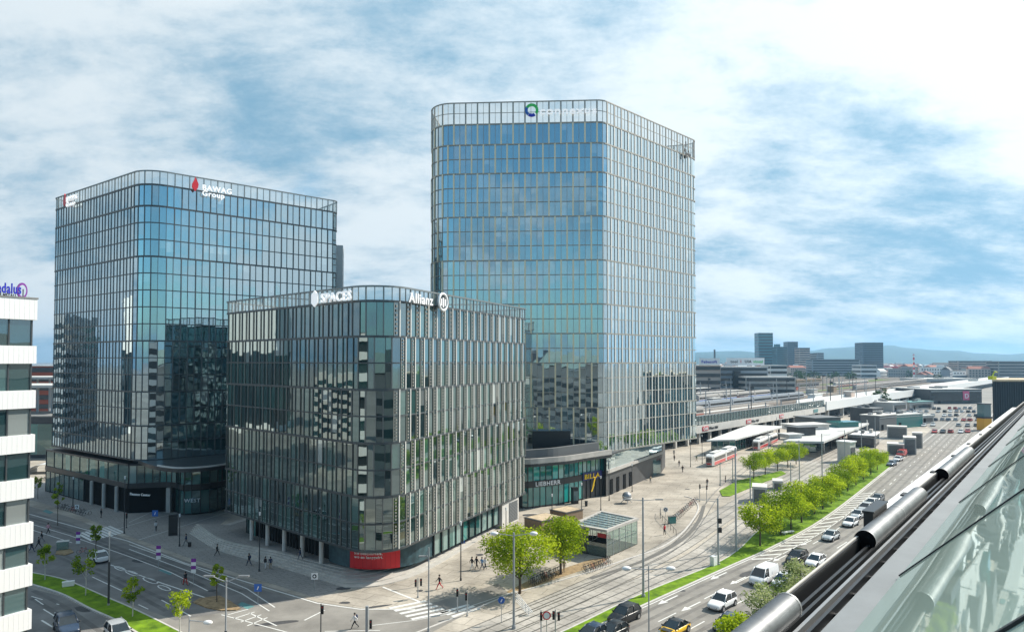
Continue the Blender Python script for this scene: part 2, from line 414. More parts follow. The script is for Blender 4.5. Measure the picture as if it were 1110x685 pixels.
facade_glass('glass_tall', (0.008, 0.040, 0.055), (0.05, 0.17, 0.21), gl=(0.84, 0.95, 0.98), base=0.52, tilt=0.014, wave=0.009)
facade_glass('glass_mid', (0.006, 0.020, 0.026), (0.03, 0.12, 0.14), gl=(0.78, 0.92, 0.97), base=0.54, tilt=0.014, wave=0.01)
facade_glass('glass_low', (0.006, 0.018, 0.018), (0.035, 0.10, 0.085), gl=(0.78, 0.93, 0.95), base=0.25, tilt=0.016, wave=0.01)
facade_glass('glass_shop', (0.010, 0.05, 0.05), (0.03, 0.24, 0.22), gl=(0.75, 0.9, 0.9), base=0.16, tilt=0.02, wave=0.008, blind=(0.3, 0.4, 0.38))
facade_glass('glass_teal', (0.01, 0.16, 0.16), (0.03, 0.42, 0.38), gl=(0.75, 0.9, 0.9), base=0.12, tilt=0.02, wave=0.008, blind=(0.35, 0.45, 0.42))
facade_glass('glass_white_block', (0.02, 0.05, 0.055), (0.08, 0.16, 0.16), gl=(0.75, 0.88, 0.9), base=0.18, tilt=0.015, wave=0.006)
facade_glass('glass_roof', (0.40, 0.50, 0.43), (0.47, 0.56, 0.50), gl=(0.86, 0.94, 0.92), base=0.02, tilt=0.005, wave=0.008, ior=1.36)
facade_glass('glass_rim', (0.35, 0.4, 0.4), (0.45, 0.5, 0.5), gl=(0.9, 0.96, 0.98), base=0.25, tilt=0.015, wave=0.006, see=0.72)
facade_glass('glass_city', (0.015, 0.03, 0.045), (0.06, 0.10, 0.13), gl=(0.6, 0.75, 0.85), base=0.25, tilt=0.02)
clear_glass('pavilion_glass', tint=(0.78, 0.93, 0.89), refl=0.10, see=0.75, body=(0.25, 0.40, 0.36))
clear_glass('screen_glass', tint=(0.75, 0.9, 0.88), refl=0.12, see=0.5, body=(0.30, 0.40, 0.38))
leaf_mat('leaf_lime', (0.15, 0.25, 0.010), (0.54, 0.64, 0.035), 0.5)
leaf_mat('leaf_green', (0.11, 0.20, 0.012), (0.42, 0.54, 0.028), 0.48)
leaf_mat('leaf_blossom', (0.10, 0.18, 0.02), (0.48, 0.52, 0.26), 0.4)
leaf_mat('leaf_dark', (0.03, 0.07, 0.018), (0.07, 0.12, 0.03), 0.25)

m_ = mat('sign_added_glow', (0.85, 0.85, 0.85), 0.4); m_.node_tree.nodes['Principled BSDF'].inputs['Emission Color'].default_value = (1, 1, 1, 1); m_.node_tree.nodes['Principled BSDF'].inputs['Emission Strength'].default_value = 0.28  # glow added to white rim letters so they stand out; no lamp in them
# ------------------------------------------------------------------ camera, sun, sky
cam = bpy.data.cameras.new('camera'); cam.sensor_width = 36.0; cam.lens = 36.0 * F / 1110.0
cam.shift_x = 0.0; cam.shift_y = (PYP - 342.5) / 1110.0
cam.clip_start = 0.1; cam.clip_end = 60000
co = bpy.data.objects.new('camera', cam); COL.objects.link(co)
co.location = (0, 0, H); co.rotation_euler = (math.pi / 2 + PITCH, 0, 0); SC.camera = co

SUN_AZ, SUN_EL = math.atan2(0.90, 0.43), R(40)      # azimuth from +Y towards +X
sun_dir = Vector((math.sin(SUN_AZ) * math.cos(SUN_EL), math.cos(SUN_AZ) * math.cos(SUN_EL), math.sin(SUN_EL)))
sl = bpy.data.lights.new('sun', 'SUN'); sl.energy = 4.8; sl.angle = R(0.55); sl.color = (1.0, 0.93, 0.82)
so = bpy.data.objects.new('sun', sl); COL.objects.link(so)
so.rotation_euler = (-sun_dir).to_track_quat('-Z', 'Y').to_euler(); so.location = sun_dir * 200

W = bpy.data.worlds.new('World'); SC.world = W; W.use_nodes = True
def build_sky():
    nt = W.node_tree; L = nt.links; N = nt.nodes.new
    bg = nt.nodes['Background']; bg.inputs['Strength'].default_value = 0.1
    sky = N('ShaderNodeTexSky'); sky.sky_type = 'NISHITA'; sky.sun_disc = False
    sky.sun_elevation = SUN_EL; sky.sun_rotation = SUN_AZ; sky.altitude = 200; sky.air_density = 1.2; sky.dust_density = 0.6; sky.ozone_density = 3.0
    tc = N('ShaderNodeTexCoord'); sep = N('ShaderNodeSeparateXYZ'); L.new(tc.outputs['Generated'], sep.inputs['Vector'])
    def M(op, a, b=None, c=None, clamp=False):
        n = N('ShaderNodeMath'); n.operation = op; n.use_clamp = clamp
        for i, x in enumerate((a, b, c)):
            if x is None: continue
            if hasattr(x, 'node'): L.new(x, n.inputs[i])
            else: n.inputs[i].default_value = x
        return n.outputs[0]
    def ramp(x, a, b, lo=0.0, hi=1.0):
        n = N('ShaderNodeMapRange'); n.interpolation_type = 'SMOOTHSTEP'
        L.new(x, n.inputs['Value']); n.inputs['From Min'].default_value = a; n.inputs['From Max'].default_value = b
        n.inputs['To Min'].default_value = lo; n.inputs['To Max'].default_value = hi
        return n.outputs['Result']
    z = M('MAXIMUM', sep.outputs['Z'], 0.0)
    k = M('DIVIDE', 1.0, M('ADD', z, 0.30))
    cx, cy = M('MULTIPLY', sep.outputs['X'], k), M('MULTIPLY', sep.outputs['Y'], k)
    cv = N('ShaderNodeCombineXYZ'); L.new(cx, cv.inputs['X']); L.new(cy, cv.inputs['Y'])
    def noise(scale, off, detail=9, rough=0.56, dist=0.0, stretch=(1, 1, 1)):
        mp = N('ShaderNodeMapping'); mp.inputs['Location'].default_value = off; mp.inputs['Scale'].default_value = stretch
        L.new(cv.outputs[0], mp.inputs['Vector'])
        n = N('ShaderNodeTexNoise'); n.inputs['Scale'].default_value = scale; n.inputs['Detail'].default_value = detail
        n.inputs['Roughness'].default_value = rough; n.inputs['Distortion'].default_value = dist
        L.new(mp.outputs[0], n.inputs['Vector']); return n.outputs['Fac']
    def lobe(az, el, p):
        v = (math.sin(R(az)) * math.cos(R(el)), math.cos(R(az)) * math.cos(R(el)), math.sin(R(el)))
        d = N('ShaderNodeVectorMath'); d.operation = 'DOT_PRODUCT'; L.new(tc.outputs['Generated'], d.inputs[0]); d.inputs[1].default_value = v
        return M('POWER', M('MAXIMUM', d.outputs['Value'], 0.0), p)
    cover = noise(1.0, SKY_OFF1, 10, 0.60, 0.1, (1.0, 1.1, 1))
    big = noise(1.25, SKY_OFF2, 4, 0.5, 0.15, (0.9, 1.25, 1))
    fine = noise(3.6, SKY_OFF3, 10, 0.66, 0.1, (0.9, 1.3, 1))
    shade = M('ADD', M('MULTIPLY', big, 0.50), M('MULTIPLY', fine, 0.50))
    near = lobe(64.5, 40, 2.2)
    # a clearer patch of sky behind the viewer, cloud deck ahead
    clear = ramp(sep.outputs['Y'], -0.7, 0.15, 0.20, -0.13)
    cov = M('SUBTRACT', cover, clear)
    alpha = ramp(cov, 0.31, 0.50)
    # thin bright cloud high towards the sun and low at its foot, a darker bank under it on the horizon ahead
    b1 = M('MULTIPLY', lobe(36, 29, 26), 0.13)
    b2 = M('MULTIPLY', lobe(88, 14, 8), 0.30)
    b3 = M('MULTIPLY', lobe(31, 12, 110), -0.14)
    b4 = M('MULTIPLY', lobe(-38, 9, 60), 0.05)
    sh = M('ADD', M('ADD', M('ADD', shade, b1), M('ADD', b2, b3)), b4)
    lit = ramp(sh, 0.385, 0.60)
    def rgb(c):
        n = N('ShaderNodeRGB'); n.outputs[0].default_value = (*c, 1); return n.outputs[0]
    def mixc(f, a, b):
        n = N('ShaderNodeMix'); n.data_type = 'RGBA'; L.new(a, n.inputs['A']); L.new(b, n.inputs['B'])
        if hasattr(f, 'node'): L.new(f, n.inputs['Factor'])
        else: n.inputs['Factor'].default_value = f
        return n.outputs['Result']
    cloud = mixc(lit, rgb((1.9, 3.55, 4.9)), rgb((6.3, 7.0, 7.4)))
    boost = M('MULTIPLY_ADD', near, 0.42, 0.84)
    sc = N('ShaderNodeVectorMath'); sc.operation = 'SCALE'; L.new(cloud, sc.inputs[0]); L.new(boost, sc.inputs['Scale'])
    skc = N('ShaderNodeVectorMath'); skc.operation = 'MULTIPLY'; L.new(sky.outputs[0], skc.inputs[0]); skc.inputs[1].default_value = (0.62, 0.97, 1.02)
    final = mixc(alpha, skc.outputs[0], sc.outputs[0])
    L.new(final, bg.inputs['Color'])
SKY_OFF1, SKY_OFF2 = (3.1, 1.7, 0.0), (4.197, 7.708, 5.0)
SKY_OFF3 = (3.901, 7.912, 2.0)
build_sky()
vs = SC.view_settings; vs.view_transform = 'Standard'; vs.look = 'None'; vs.gamma = 1.0; vs.exposure = 0.56; vs.use_curve_mapping = False
SC.cycles.max_bounces = 7; SC.cycles.glossy_bounces = 4; SC.cycles.diffuse_bounces = 3; SC.cycles.transparent_max_bounces = 10; SC.cycles.volume_bounces = 0
SC.cycles.use_denoising = True; SC.cycles.sample_clamp_indirect = 6.0; SC.cycles.caustics_reflective = False; SC.cycles.caustics_refractive = False

# ------------------------------------------------------------------ ground, roads, tram bed
Z1, Z2, Z3, Z4 = 0.004, 0.008, 0.012, 0.016
g = MB(); g.sheet([(-9000, -9000), (9000, -9000), (9000, 14000), (-9000, 14000)], 0.0); struct(g.build('ground', 'city_ground'))

VR_px = [(658, 674), (786, 616), (841, 591), (900, 557), (964, 507)]          # road-side kerb of the green verge
VL_px = [(616, 682), (697, 643), (771, 613), (799, 597), (822, 575), (858, 546), (900, 520), (948, 496), (963, 489)]
vr, vl = px_line(VR_px), px_line(VL_px)
d0 = (vr[1] - vr[0]).normalized(); dE = (vr[-1] - vr[-2]).normalized()
VR = smooth_line([vr[0] - d0 * 14] + vr, 2.5); VL = smooth_line([vl[0] - d0 * 12] + vl, 2.5)
far = [vr[-1] + dE * t for t in (60, 130, 220, 340)]
ROAD_L = smooth_line([vr[0] - d0 * 50] + vr + far, 3.0)

pl = MB()
pl.sheet([at(-200, 520), at(30, 500), at(250, 470), at(600, 462), at(760, 462), at(905, 452), at(985, 452), at(1010, 465), at(964, 507), at(900, 557), at(786, 616), at(600, 700), at(300, 900), at(-700, 900)], Z1)
struct(pl.build('plaza', 'plaza_slabs'))

bl = MB(); bl.strip(offset(ROAD_L, 0.05), offset(ROAD_L, -17.5), Z2); struct(bl.build('boulevard', 'asphalt_pale'))
tw = MB()
for o_ in (1.35, 2.95, 5.0, 6.6, 8.6, 10.2, 12.3, 13.9): tw.strip(offset(ROAD_L, -o_ + 0.28), offset(ROAD_L, -o_ - 0.28), Z3)
struct(tw.build('wheel_track', 'tyre_wear'))
sw = MB(); sw.strip(offset(ROAD_L, -17.6), offset(ROAD_L, -46), 0.12)
struct(sw.build('pavement', 'walk_slabs'))
kb = MB()
def kerb_line(mb, line, w=0.18, h=0.12, step=1):
    L_, R_ = offset(line, w / 2), offset(line, -w / 2)
    for i in range(len(line) - 1):
        a, b, c, d = L_[i], R_[i], R_[i + 1], L_[i + 1]
        mb.obox((a.x, a.y, 0), (b.x - a.x, b.y - a.y, 0), (d.x - a.x, d.y - a.y, 0), (0, 0, h))
kerb_line(kb, offset(ROAD_L, -17.5)); kerb_line(kb, VR, 0.3); kerb_line(kb, VL, 0.2)

# the green verge between boulevard and tram bed
ve = MB()
n_ = min(len(VR), len(VL))
def resample(line, n):
    d = [0]
    for i in range(1, len(line)): d.append(d[-1] + (line[i] - line[i - 1]).length)
    out = []
    for k in range(n):
        t = d[-1] * k / (n - 1); i = 0
        while i < len(d) - 2 and d[i + 1] < t: i += 1
        f = (t - d[i]) / max(1e-6, d[i + 1] - d[i]); out.append(line[i].lerp(line[i + 1], f))
    return out
VRn, VLn = resample(VR, 60), resample(VL, 60)
for i in range(59): ve.sheet([VLn[i], VLn[i + 1], VRn[i + 1], VRn[i]], 0.09)
struct(ve.build('verge', 'grass'))

# tram bed: a concrete slab with two pairs of rails, curving beside the verge
T1_px = [(531, 684), (630, 641), (720, 598), (765, 570), (805, 545), (851, 519), (905, 490), (950, 468)]
T2_px = [(575, 690), (690, 638), (757, 606), (800, 574), (840, 545), (885, 514), (930, 488), (962, 468)]
def ext(px, back, fwd):
    w = px_line(px); a = (w[1] - w[0]).normalized(); b = (w[-1] - w[-2]).normalized()
    return smooth_line([w[0] - a * back] + w + [w[-1] + b * fwd], 2.0)
TA, TB = ext(T1_px, 22, 60), ext(T2_px, 20, 60)
tb = MB()
for ln, zz in ((TA, Z2), (TB, Z3)): tb.strip(offset(ln, 2.3), offset(ln, -2.3), zz)
struct(tb.build('tram_bed', 'tram_slabs'))
rl = MB()
for ln in (TA, TB):
    for o_ in (0.75, -0.75):
        c_ = offset(ln, o_); rl.strip(offset(c_, 0.09), offset(c_, -0.09), 0.022)
    for o_ in (2.3, -2.3):
        c_ = offset(ln, o_); rl.strip(offset(c_, 0.07), offset(c_, -0.07), 0.019)
# the branch that swings off to the plaza stop
TC = smooth_line(px_line([(557, 667), (632, 637), (690, 614), (722, 598), (745, 580), (760, 560), (775, 538), (795, 518), (815, 503), (835, 490), (870, 470)]), 2.0)
for o_ in (0.75, -0.75):
    c_ = offset(TC, o_); rl.strip(offset(c_, 0.08), offset(c_, -0.08), 0.025)
struct(rl.build('tram_rails', 'rail_steel'))
cu = MB()
CK = smooth_line(px_line([(549, 645), (632, 622), (680, 606), (715, 594), (738, 579), (752, 562), (757, 550), (752, 541), (742, 538)]), 1.5)
kerb_line(kb, CK, 0.25, 0.11)
CK2 = smooth_line(px_line([(440, 690), (500, 666), (549, 645)]), 1.5); kerb_line(kb, CK2, 0.25, 0.05)
struct(kb.build('kerb', 'kerb'))
gt = MB()
gtl = smooth_line(px_line([(640, 627), (701, 606), (739, 585), (757, 565), (763, 548)]), 1.5)
gt.strip(offset(gtl, 0.35), offset(gtl, -0.35), 0.03)
struct(gt.build('gutter_channel', 'gutter'))

# grass island near the tram stop
gi = MB(); gi.prism([at(*p) for p in [(780, 532), (800, 521), (847, 510.5), (852, 513.5), (820, 526), (791, 538), (783, 538)]], 0, 0.14); struct(gi.build('lawn', 'grass'))
# paved apron and tree pit beside the pavilion
ap = MB()
ap.sheet([at(*p) for p in [(549, 641), (575, 628), (640, 606), (662, 603), (650, 612), (600, 628), (556, 645)]], Z3); struct(ap.build('tree_pit', 'soil'))

# asphalt of the crossing and of the street that runs off behind the white block
A1 = [(-60, 560), (30, 548), (75, 560), (138, 584), (200, 607), (260, 626), (344, 652), (392, 659), (440, 660), (500, 645), (540, 632), (552, 643), (500, 668), (440, 700), (600, 720), (500, 800), (100, 800), (-400, 800), (-260, 620)]
ra = MB(); ra.sheet([at(*p) for p in A1], Z2); struct(ra.build('road', 'asphalt_pale'))
dk = MB()
dk.sheet([at(*p) for p in [(-60, 566), (28, 553), (75, 566), (138, 590), (200, 612), (262, 632), (320, 650), (250, 662), (190, 672), (118, 646), (33, 619), (-60, 600)]], Z3)
dk.sheet([at(*p) for p in [(20, 634), (66, 646), (127, 676), (150, 692), (60, 760), (-200, 760), (-200, 660)]], Z3)
struct(dk.build('carriageway', 'asphalt'))
tw = MB()
for q in ([(28, 560), (75, 573), (138, 597), (200, 620), (262, 640)], [(28, 563), (75, 576.5), (138, 601), (200, 625), (240, 645)], [(60, 598), (118, 622), (190, 655)], [(60, 602), (118, 628), (180, 662)], [(36, 640), (66, 655), (110, 685)], [(34, 648), (60, 664), (92, 692)]):
    c_ = smooth_line(px_line(q), 1.5); tw.strip(offset(c_, 0.3), offset(c_, -0.3), Z4)
struct(tw.build('wheel_track', 'tyre_wear_dark'))
# walkway in front of the mid tower and the low block
wk = MB(); wk.sheet([at(*p) for p in [(28, 540), (75, 554), (138, 580), (200, 603), (260, 622), (344, 648), (376, 636), (240, 597), (215, 585), (250, 560), (180, 556), (90, 535), (60, 523), (28, 520)]], Z3)
struct(wk.build('sidewalk', 'walk_slabs'))

# median with saplings by the street
MED = [(30, 620.4), (70, 629), (118, 649), (150, 663), (196, 686), (230, 705), (160, 694), (146, 685), (127, 673.5), (97, 660), (66, 644), (30, 632.5)]
md = MB(); md.prism([at(*p) for p in MED], 0, 0.15, 0); struct(md.build('median', 'grass'))
mk = MB(); kerb_line(mk, smooth_line(px_line(MED[6:][::-1]), 1.0), 0.25, 0.17); kerb_line(mk, smooth_line(px_line(MED[:6]), 1.0), 0.2, 0.17); struct(mk.build('median_kerb', 'kerb'))
# small gravel islands
for poly in ([(209, 653), (216, 649), (238, 646), (250, 652), (261, 660), (256, 661.5), (240, 662), (224, 659)], [(62, 597), (76, 595), (80, 599), (70, 602), (60, 601)], [(96, 597), (108, 597), (113, 600), (101, 602)]):
    k_ = MB(); k_.prism([at(*p) for p in poly], 0, 0.13, 0); struct(k_.build('traffic_island', 'soil'))

# painted markings
mw = MB()
def line_px(a, b, w=0.14, z=0.02, dash=None):
    p, q = at(*a).to_2d(), at(*b).to_2d(); L_ = (q - p).length; t = (q - p) / L_; n = Vector((-t.y, t.x)) * w / 2
    s = 0
    while s < L_ - 0.05:
        e = min(L_, s + (dash[0] if dash else L_)); a_, b_ = p + t * s, p + t * e
        mw.sheet([a_ + n, b_ + n, b_ - n, a_ - n], z); s = e + (dash[1] if dash else 0)
def poly_px(pts, w=0.14, z=0.02, dash=None):
    for a, b in zip(pts, pts[1:]): line_px(a, b, w, z, dash)
def along(off, w, dash=None, s0=0, s1=1e9, z=0.02):
    ln = offset(ROAD_L, off); s = 0
    L_, R_ = offset(ln, w / 2), offset(ln, -w / 2)
    for i in range(len(ln) - 1):
        if s0 <= s <= s1 and (not dash or (s % (dash[0] + dash[1])) < dash[0]): mw.sheet([L_[i], L_[i + 1], R_[i + 1], R_[i]], z)
        s += (ln[i + 1] - ln[i]).length
along(-0.35, 0.15); along(-4.0, 0.15, (3, 6)); along(-7.6, 0.15, (3, 6)); along(-11.2, 0.15, (3, 6)); along(-15.0, 0.14)
# hatched strip along the kerb
RL0 = offset(ROAD_L, -0.5); RL1 = offset(ROAD_L, -2.6)
acc = 0
for i in range(len(RL0) - 1):
    p = RL0[i]
    if 99 < p.y < 152 and i % 1 == 0:
        a, b = RL0[i], RL1[min(i + 1, len(RL1) - 1)]; t = (b - a).normalized(); n = Vector((-t.y, t.x)) * 0.22
        mw.sheet([a + n, b + n, b - n, a - n], 0.021)
for i in range(len(RL1) - 1):
    if 99 < RL1[i].y < 152:
        t = (RL1[i + 1] - RL1[i]).normalized(); n = Vector((-t.y, t.x)) * 0.07
        mw.sheet([RL1[i] + n, RL1[i + 1] + n, RL1[i + 1] - n, RL1[i] - n], 0.021)
# arrows on the lanes
def arrow(c, d, s=1.0):
    d = Vector(d).normalized(); n = Vector((-d.y, d.x)); c = Vector(c)
    mw.sheet([c - d * 2.2 * s + n * 0.1, c + d * 0.6 * s + n * 0.1, c + d * 0.6 * s - n * 0.1, c - d * 2.2 * s - n * 0.1], 0.021)
    mw.sheet([c + d * 0.6 * s + n * 0.45, c + d * 2.2 * s, c + d * 0.6 * s - n * 0.45], 0.021)
for p in ((724, 650), (749, 657), (779, 624), (800, 629), (845, 605), (874, 588)): arrow(at(*p).to_2d(), (-0.707, -0.707))
# street on the far side: kerb lines, lane lines, bus box
poly_px([(28, 556), (75, 569), (138, 586), (200, 610), (262, 629), (344, 653.5), (390, 660), (450, 660)], 0.22)
poly_px([(28, 566), (75, 580), (140, 603), (185, 620), (225, 640)], 0.16)
poly_px([(28, 572), (78, 588)], 0.16); poly_px([(140, 595), (210, 621), (262, 643), (292, 662)], 0.16)
poly_px([(140, 590), (214, 616), (268, 638), (298, 658)], 0.16)
poly_px([(120, 612), (176, 632), (224, 648)], 0.2)
poly_px([(34, 646), (64, 655)], 0.15, dash=(2.5, 3)); poly_px([(47, 660), (60, 668)], 0.15); poly_px([(45, 672), (60, 681)], 0.2)
poly_px([(38, 649), (60, 664), (90, 690)], 0.13, dash=(3, 4))
poly_px([(100, 625), (132, 640)], 0.15); poly_px([(150, 655), (165, 662)], 0.15, dash=(2.5, 3)); poly_px([(175, 650), (215, 672)], 0.15, dash=(2.5, 3))
def ring_px(c, rx, ry):
    q = [(c[0] + rx * math.cos(t), c[1] + ry * math.sin(t) * 0.9 + 0.3 * rx * math.cos(t)) for t in [2 * math.pi * i / 10 for i in range(11)]]
    poly_px(q, 0.16)
ring_px((163, 629), 8, 2.6); ring_px((143, 621), 7, 2.2); ring_px((178, 637), 7, 2.4); ring_px((130, 616), 6, 2)
# zebra crossings
def zebra(a, b, c, n, w=0.5):
    """n bars; the first runs from a to b, the others are shifted towards c."""
    A, B, C_ = at(*a).to_2d(), at(*b).to_2d(), at(*c).to_2d(); v = (C_ - A) / (n - 1); u = v.normalized() * w / 2
    for i in range(n):
        p, q = A + v * i, B + v * i
        mw.sheet([p - u, q - u, q + u, p + u], 0.021)
zebra((84, 578), (100, 586), (118, 570), 9, 0.5)
zebra((422, 659), (462, 651), (446, 671), 5, 0.55); zebra((478, 664), (508, 655), (490, 668), 3, 0.5)
poly_px([(140, 566), (168, 553)], 0.12); poly_px([(118, 576), (165, 562), (240, 545)], 0.14); poly_px([(150, 585), (240, 557), (247, 555)], 0.14)
for i in range(5): poly_px([(262 + i * 7, 657 + i * 3), (240 + i * 7, 662 + i * 4)], 0.18)
poly_px([(240, 666), (330, 690)], 0.15); poly_px([(270, 664), (300, 678)], 0.18)
poly_px([(352, 661), (330, 672)], 0.2); poly_px([(415, 636), (455, 652)], 0.3); poly_px([(400, 678), (450, 672), (512, 660)], 0.12)
poly_px([(352, 684), (412, 683)], 0.14); poly_px([(500, 660), (545, 645), (560, 640)], 0.12)
struct(mw.build('road_markings', 'marking'))
cyc = MB(); cyc.sheet([at(*p) for p in [(176, 616), (188, 621), (184, 623), (172, 618)]], Z4); cyc.sheet([at(*p) for p in [(262, 652), (276, 657), (268, 660), (258, 655)]], Z4)
cyc.sheet([at(*p) for p in [(50, 552), (58, 555), (54, 557), (46, 554)]], Z4)
struct(cyc.build('cycle_lane', 'cycle_teal'))
pch = MB()
def patch(cx_, cy_, a, b, rz, zz=0.0175):
    c = at(cx_, cy_); t = Vector((math.cos(rz), math.sin(rz))); n = Vector((-t.y, t.x)); c = c.to_2d()
    q = [c + t * a * math.cos(u) * rnd.uniform(0.85, 1.1) + n * b * math.sin(u) * rnd.uniform(0.85, 1.1) for u in [2 * math.pi * i / 12 for i in range(12)]]
    pch.sheet(q, zz)
for p in [(372, 637.5, 1.0, 0.6, 0), (374, 653, 0.7, 0.4, 0), (410, 657, 1.6, 0.35, 0.4), (575, 558, 1.7, 1.0, 0.2), (640, 533, 2.2, 0.6, 0.4), (665, 510, 2.4, 0.6, 0.4), (520, 601, 0.6, 0.6, 0), (700, 520, 0.5, 0.5, 0), (610, 600, 0.45, 0.45, 0), (455, 640, 0.45, 0.45, 0), (745, 530, 0.6, 0.6, 0), (560, 600, 1.5, 0.5, 0.5), (690, 660, 0.4, 0.4, 0), (740, 640, 0.4, 0.4, 0), (810, 622, 1.8, 0.7, 0.8), (860, 590, 0.4, 0.4, 0), (150, 608, 1.4, 0.6, -0.5), (230, 640, 0.5, 0.5, 0), (90, 660, 1.6, 0.6, -0.6), (300, 675, 2.4, 0.5, 0.3), (480, 690, 1.8, 0.6, 0.2)]: patch(*p)
struct(pch.build('asphalt_patch', 'asphalt_patch'))
# ------------------------------------------------------------------ the three glass towers
class Outline:
    """Closed footprint with rounded corners, walked by arc length (counter-clockwise seen from above)."""
    def __init__(s, corners):
        P = [Vector(c[0]) for c in corners]; rads = [c[1] for c in corners]
        if sum(P[i].x * P[(i + 1) % len(P)].y - P[(i + 1) % len(P)].x * P[i].y for i in range(len(P))) < 0: P.reverse(); rads.reverse()
        s.pts = []; s.mark = {}
        n = len(P)
        for i in range(n):
            a, b, c = P[i - 1], P[i], P[(i + 1) % n]
            u, v = (a - b).normalized(), (c - b).normalized()
            ang = u.angle(v); r = rads[i]
            if r <= 0: s.pts.append(b); continue
            tl = r / math.tan(ang / 2); bis = (u + v).normalized(); cen = b + bis * (r / math.sin(ang / 2))
            p0, p1 = b + u * tl, b + v * tl
            a0 = math.atan2(p0.y - cen.y, p0.x - cen.x); a1 = math.atan2(p1.y - cen.y, p1.x - cen.x)
            while a1 < a0: a1 += 2 * math.pi
            k = max(4, int(r * (a1 - a0) / 0.7))
            for j in range(k + 1):
                t = a0 + (a1 - a0) * j / k; s.pts.append(cen + Vector((math.cos(t), math.sin(t))) * r)
        s.d = [0.0]
        for i in range(len(s.pts)): s.d.append(s.d[-1] + (s.pts[(i + 1) % len(s.pts)] - s.pts[i]).length)
        s.L = s.d[-1]
    def at(s, q, out=0.0):
        q %= s.L
        lo, hi = 0, len(s.pts) - 1
        while lo < hi:
            m = (lo + hi + 1) // 2
            if s.d[m] <= q: lo = m
            else: hi = m - 1
        a, b = s.pts[lo], s.pts[(lo + 1) % len(s.pts)]
        f = (q - s.d[lo]) / max(1e-9, s.d[lo + 1] - s.d[lo])
        t = (b - a).normalized(); n = Vector((t.y, -t.x))
        return a.lerp(b, f) + n * out, n, t
    def ring(s, out):
        m = len(s.pts); r = []
        for i in range(m):
            t1 = (s.pts[i] - s.pts[i - 1]).normalized(); t2 = (s.pts[(i + 1) % m] - s.pts[i]).normalized(); t = (t1 + t2).normalized()
            c = max(0.5, t.dot(t1)); r.append(s.pts[i] + Vector((t.y, -t.x)) * out / c)
        return r

def band(mb, ol, z0, z1, o0, o1, mi=0):
    """A closed ring with a rectangular section."""
    A, B = ol.ring(o0), ol.ring(o1); n = len(A)
    for i in range(n):
        j = (i + 1) % n
        mb.face([(*B[i], z0), (*B[j], z0), (*B[j], z1), (*B[i], z1)], mi)
        mb.face([(*B[i], z1), (*B[j], z1), (*A[j], z1), (*A[i], z1)], mi)
        mb.face([(*A[j], z0), (*B[j], z0), (*B[i], z0), (*A[i], z0)], mi)
        mb.face([(*A[j], z0), (*A[i], z0), (*A[i], z1), (*A[j], z1)], mi)

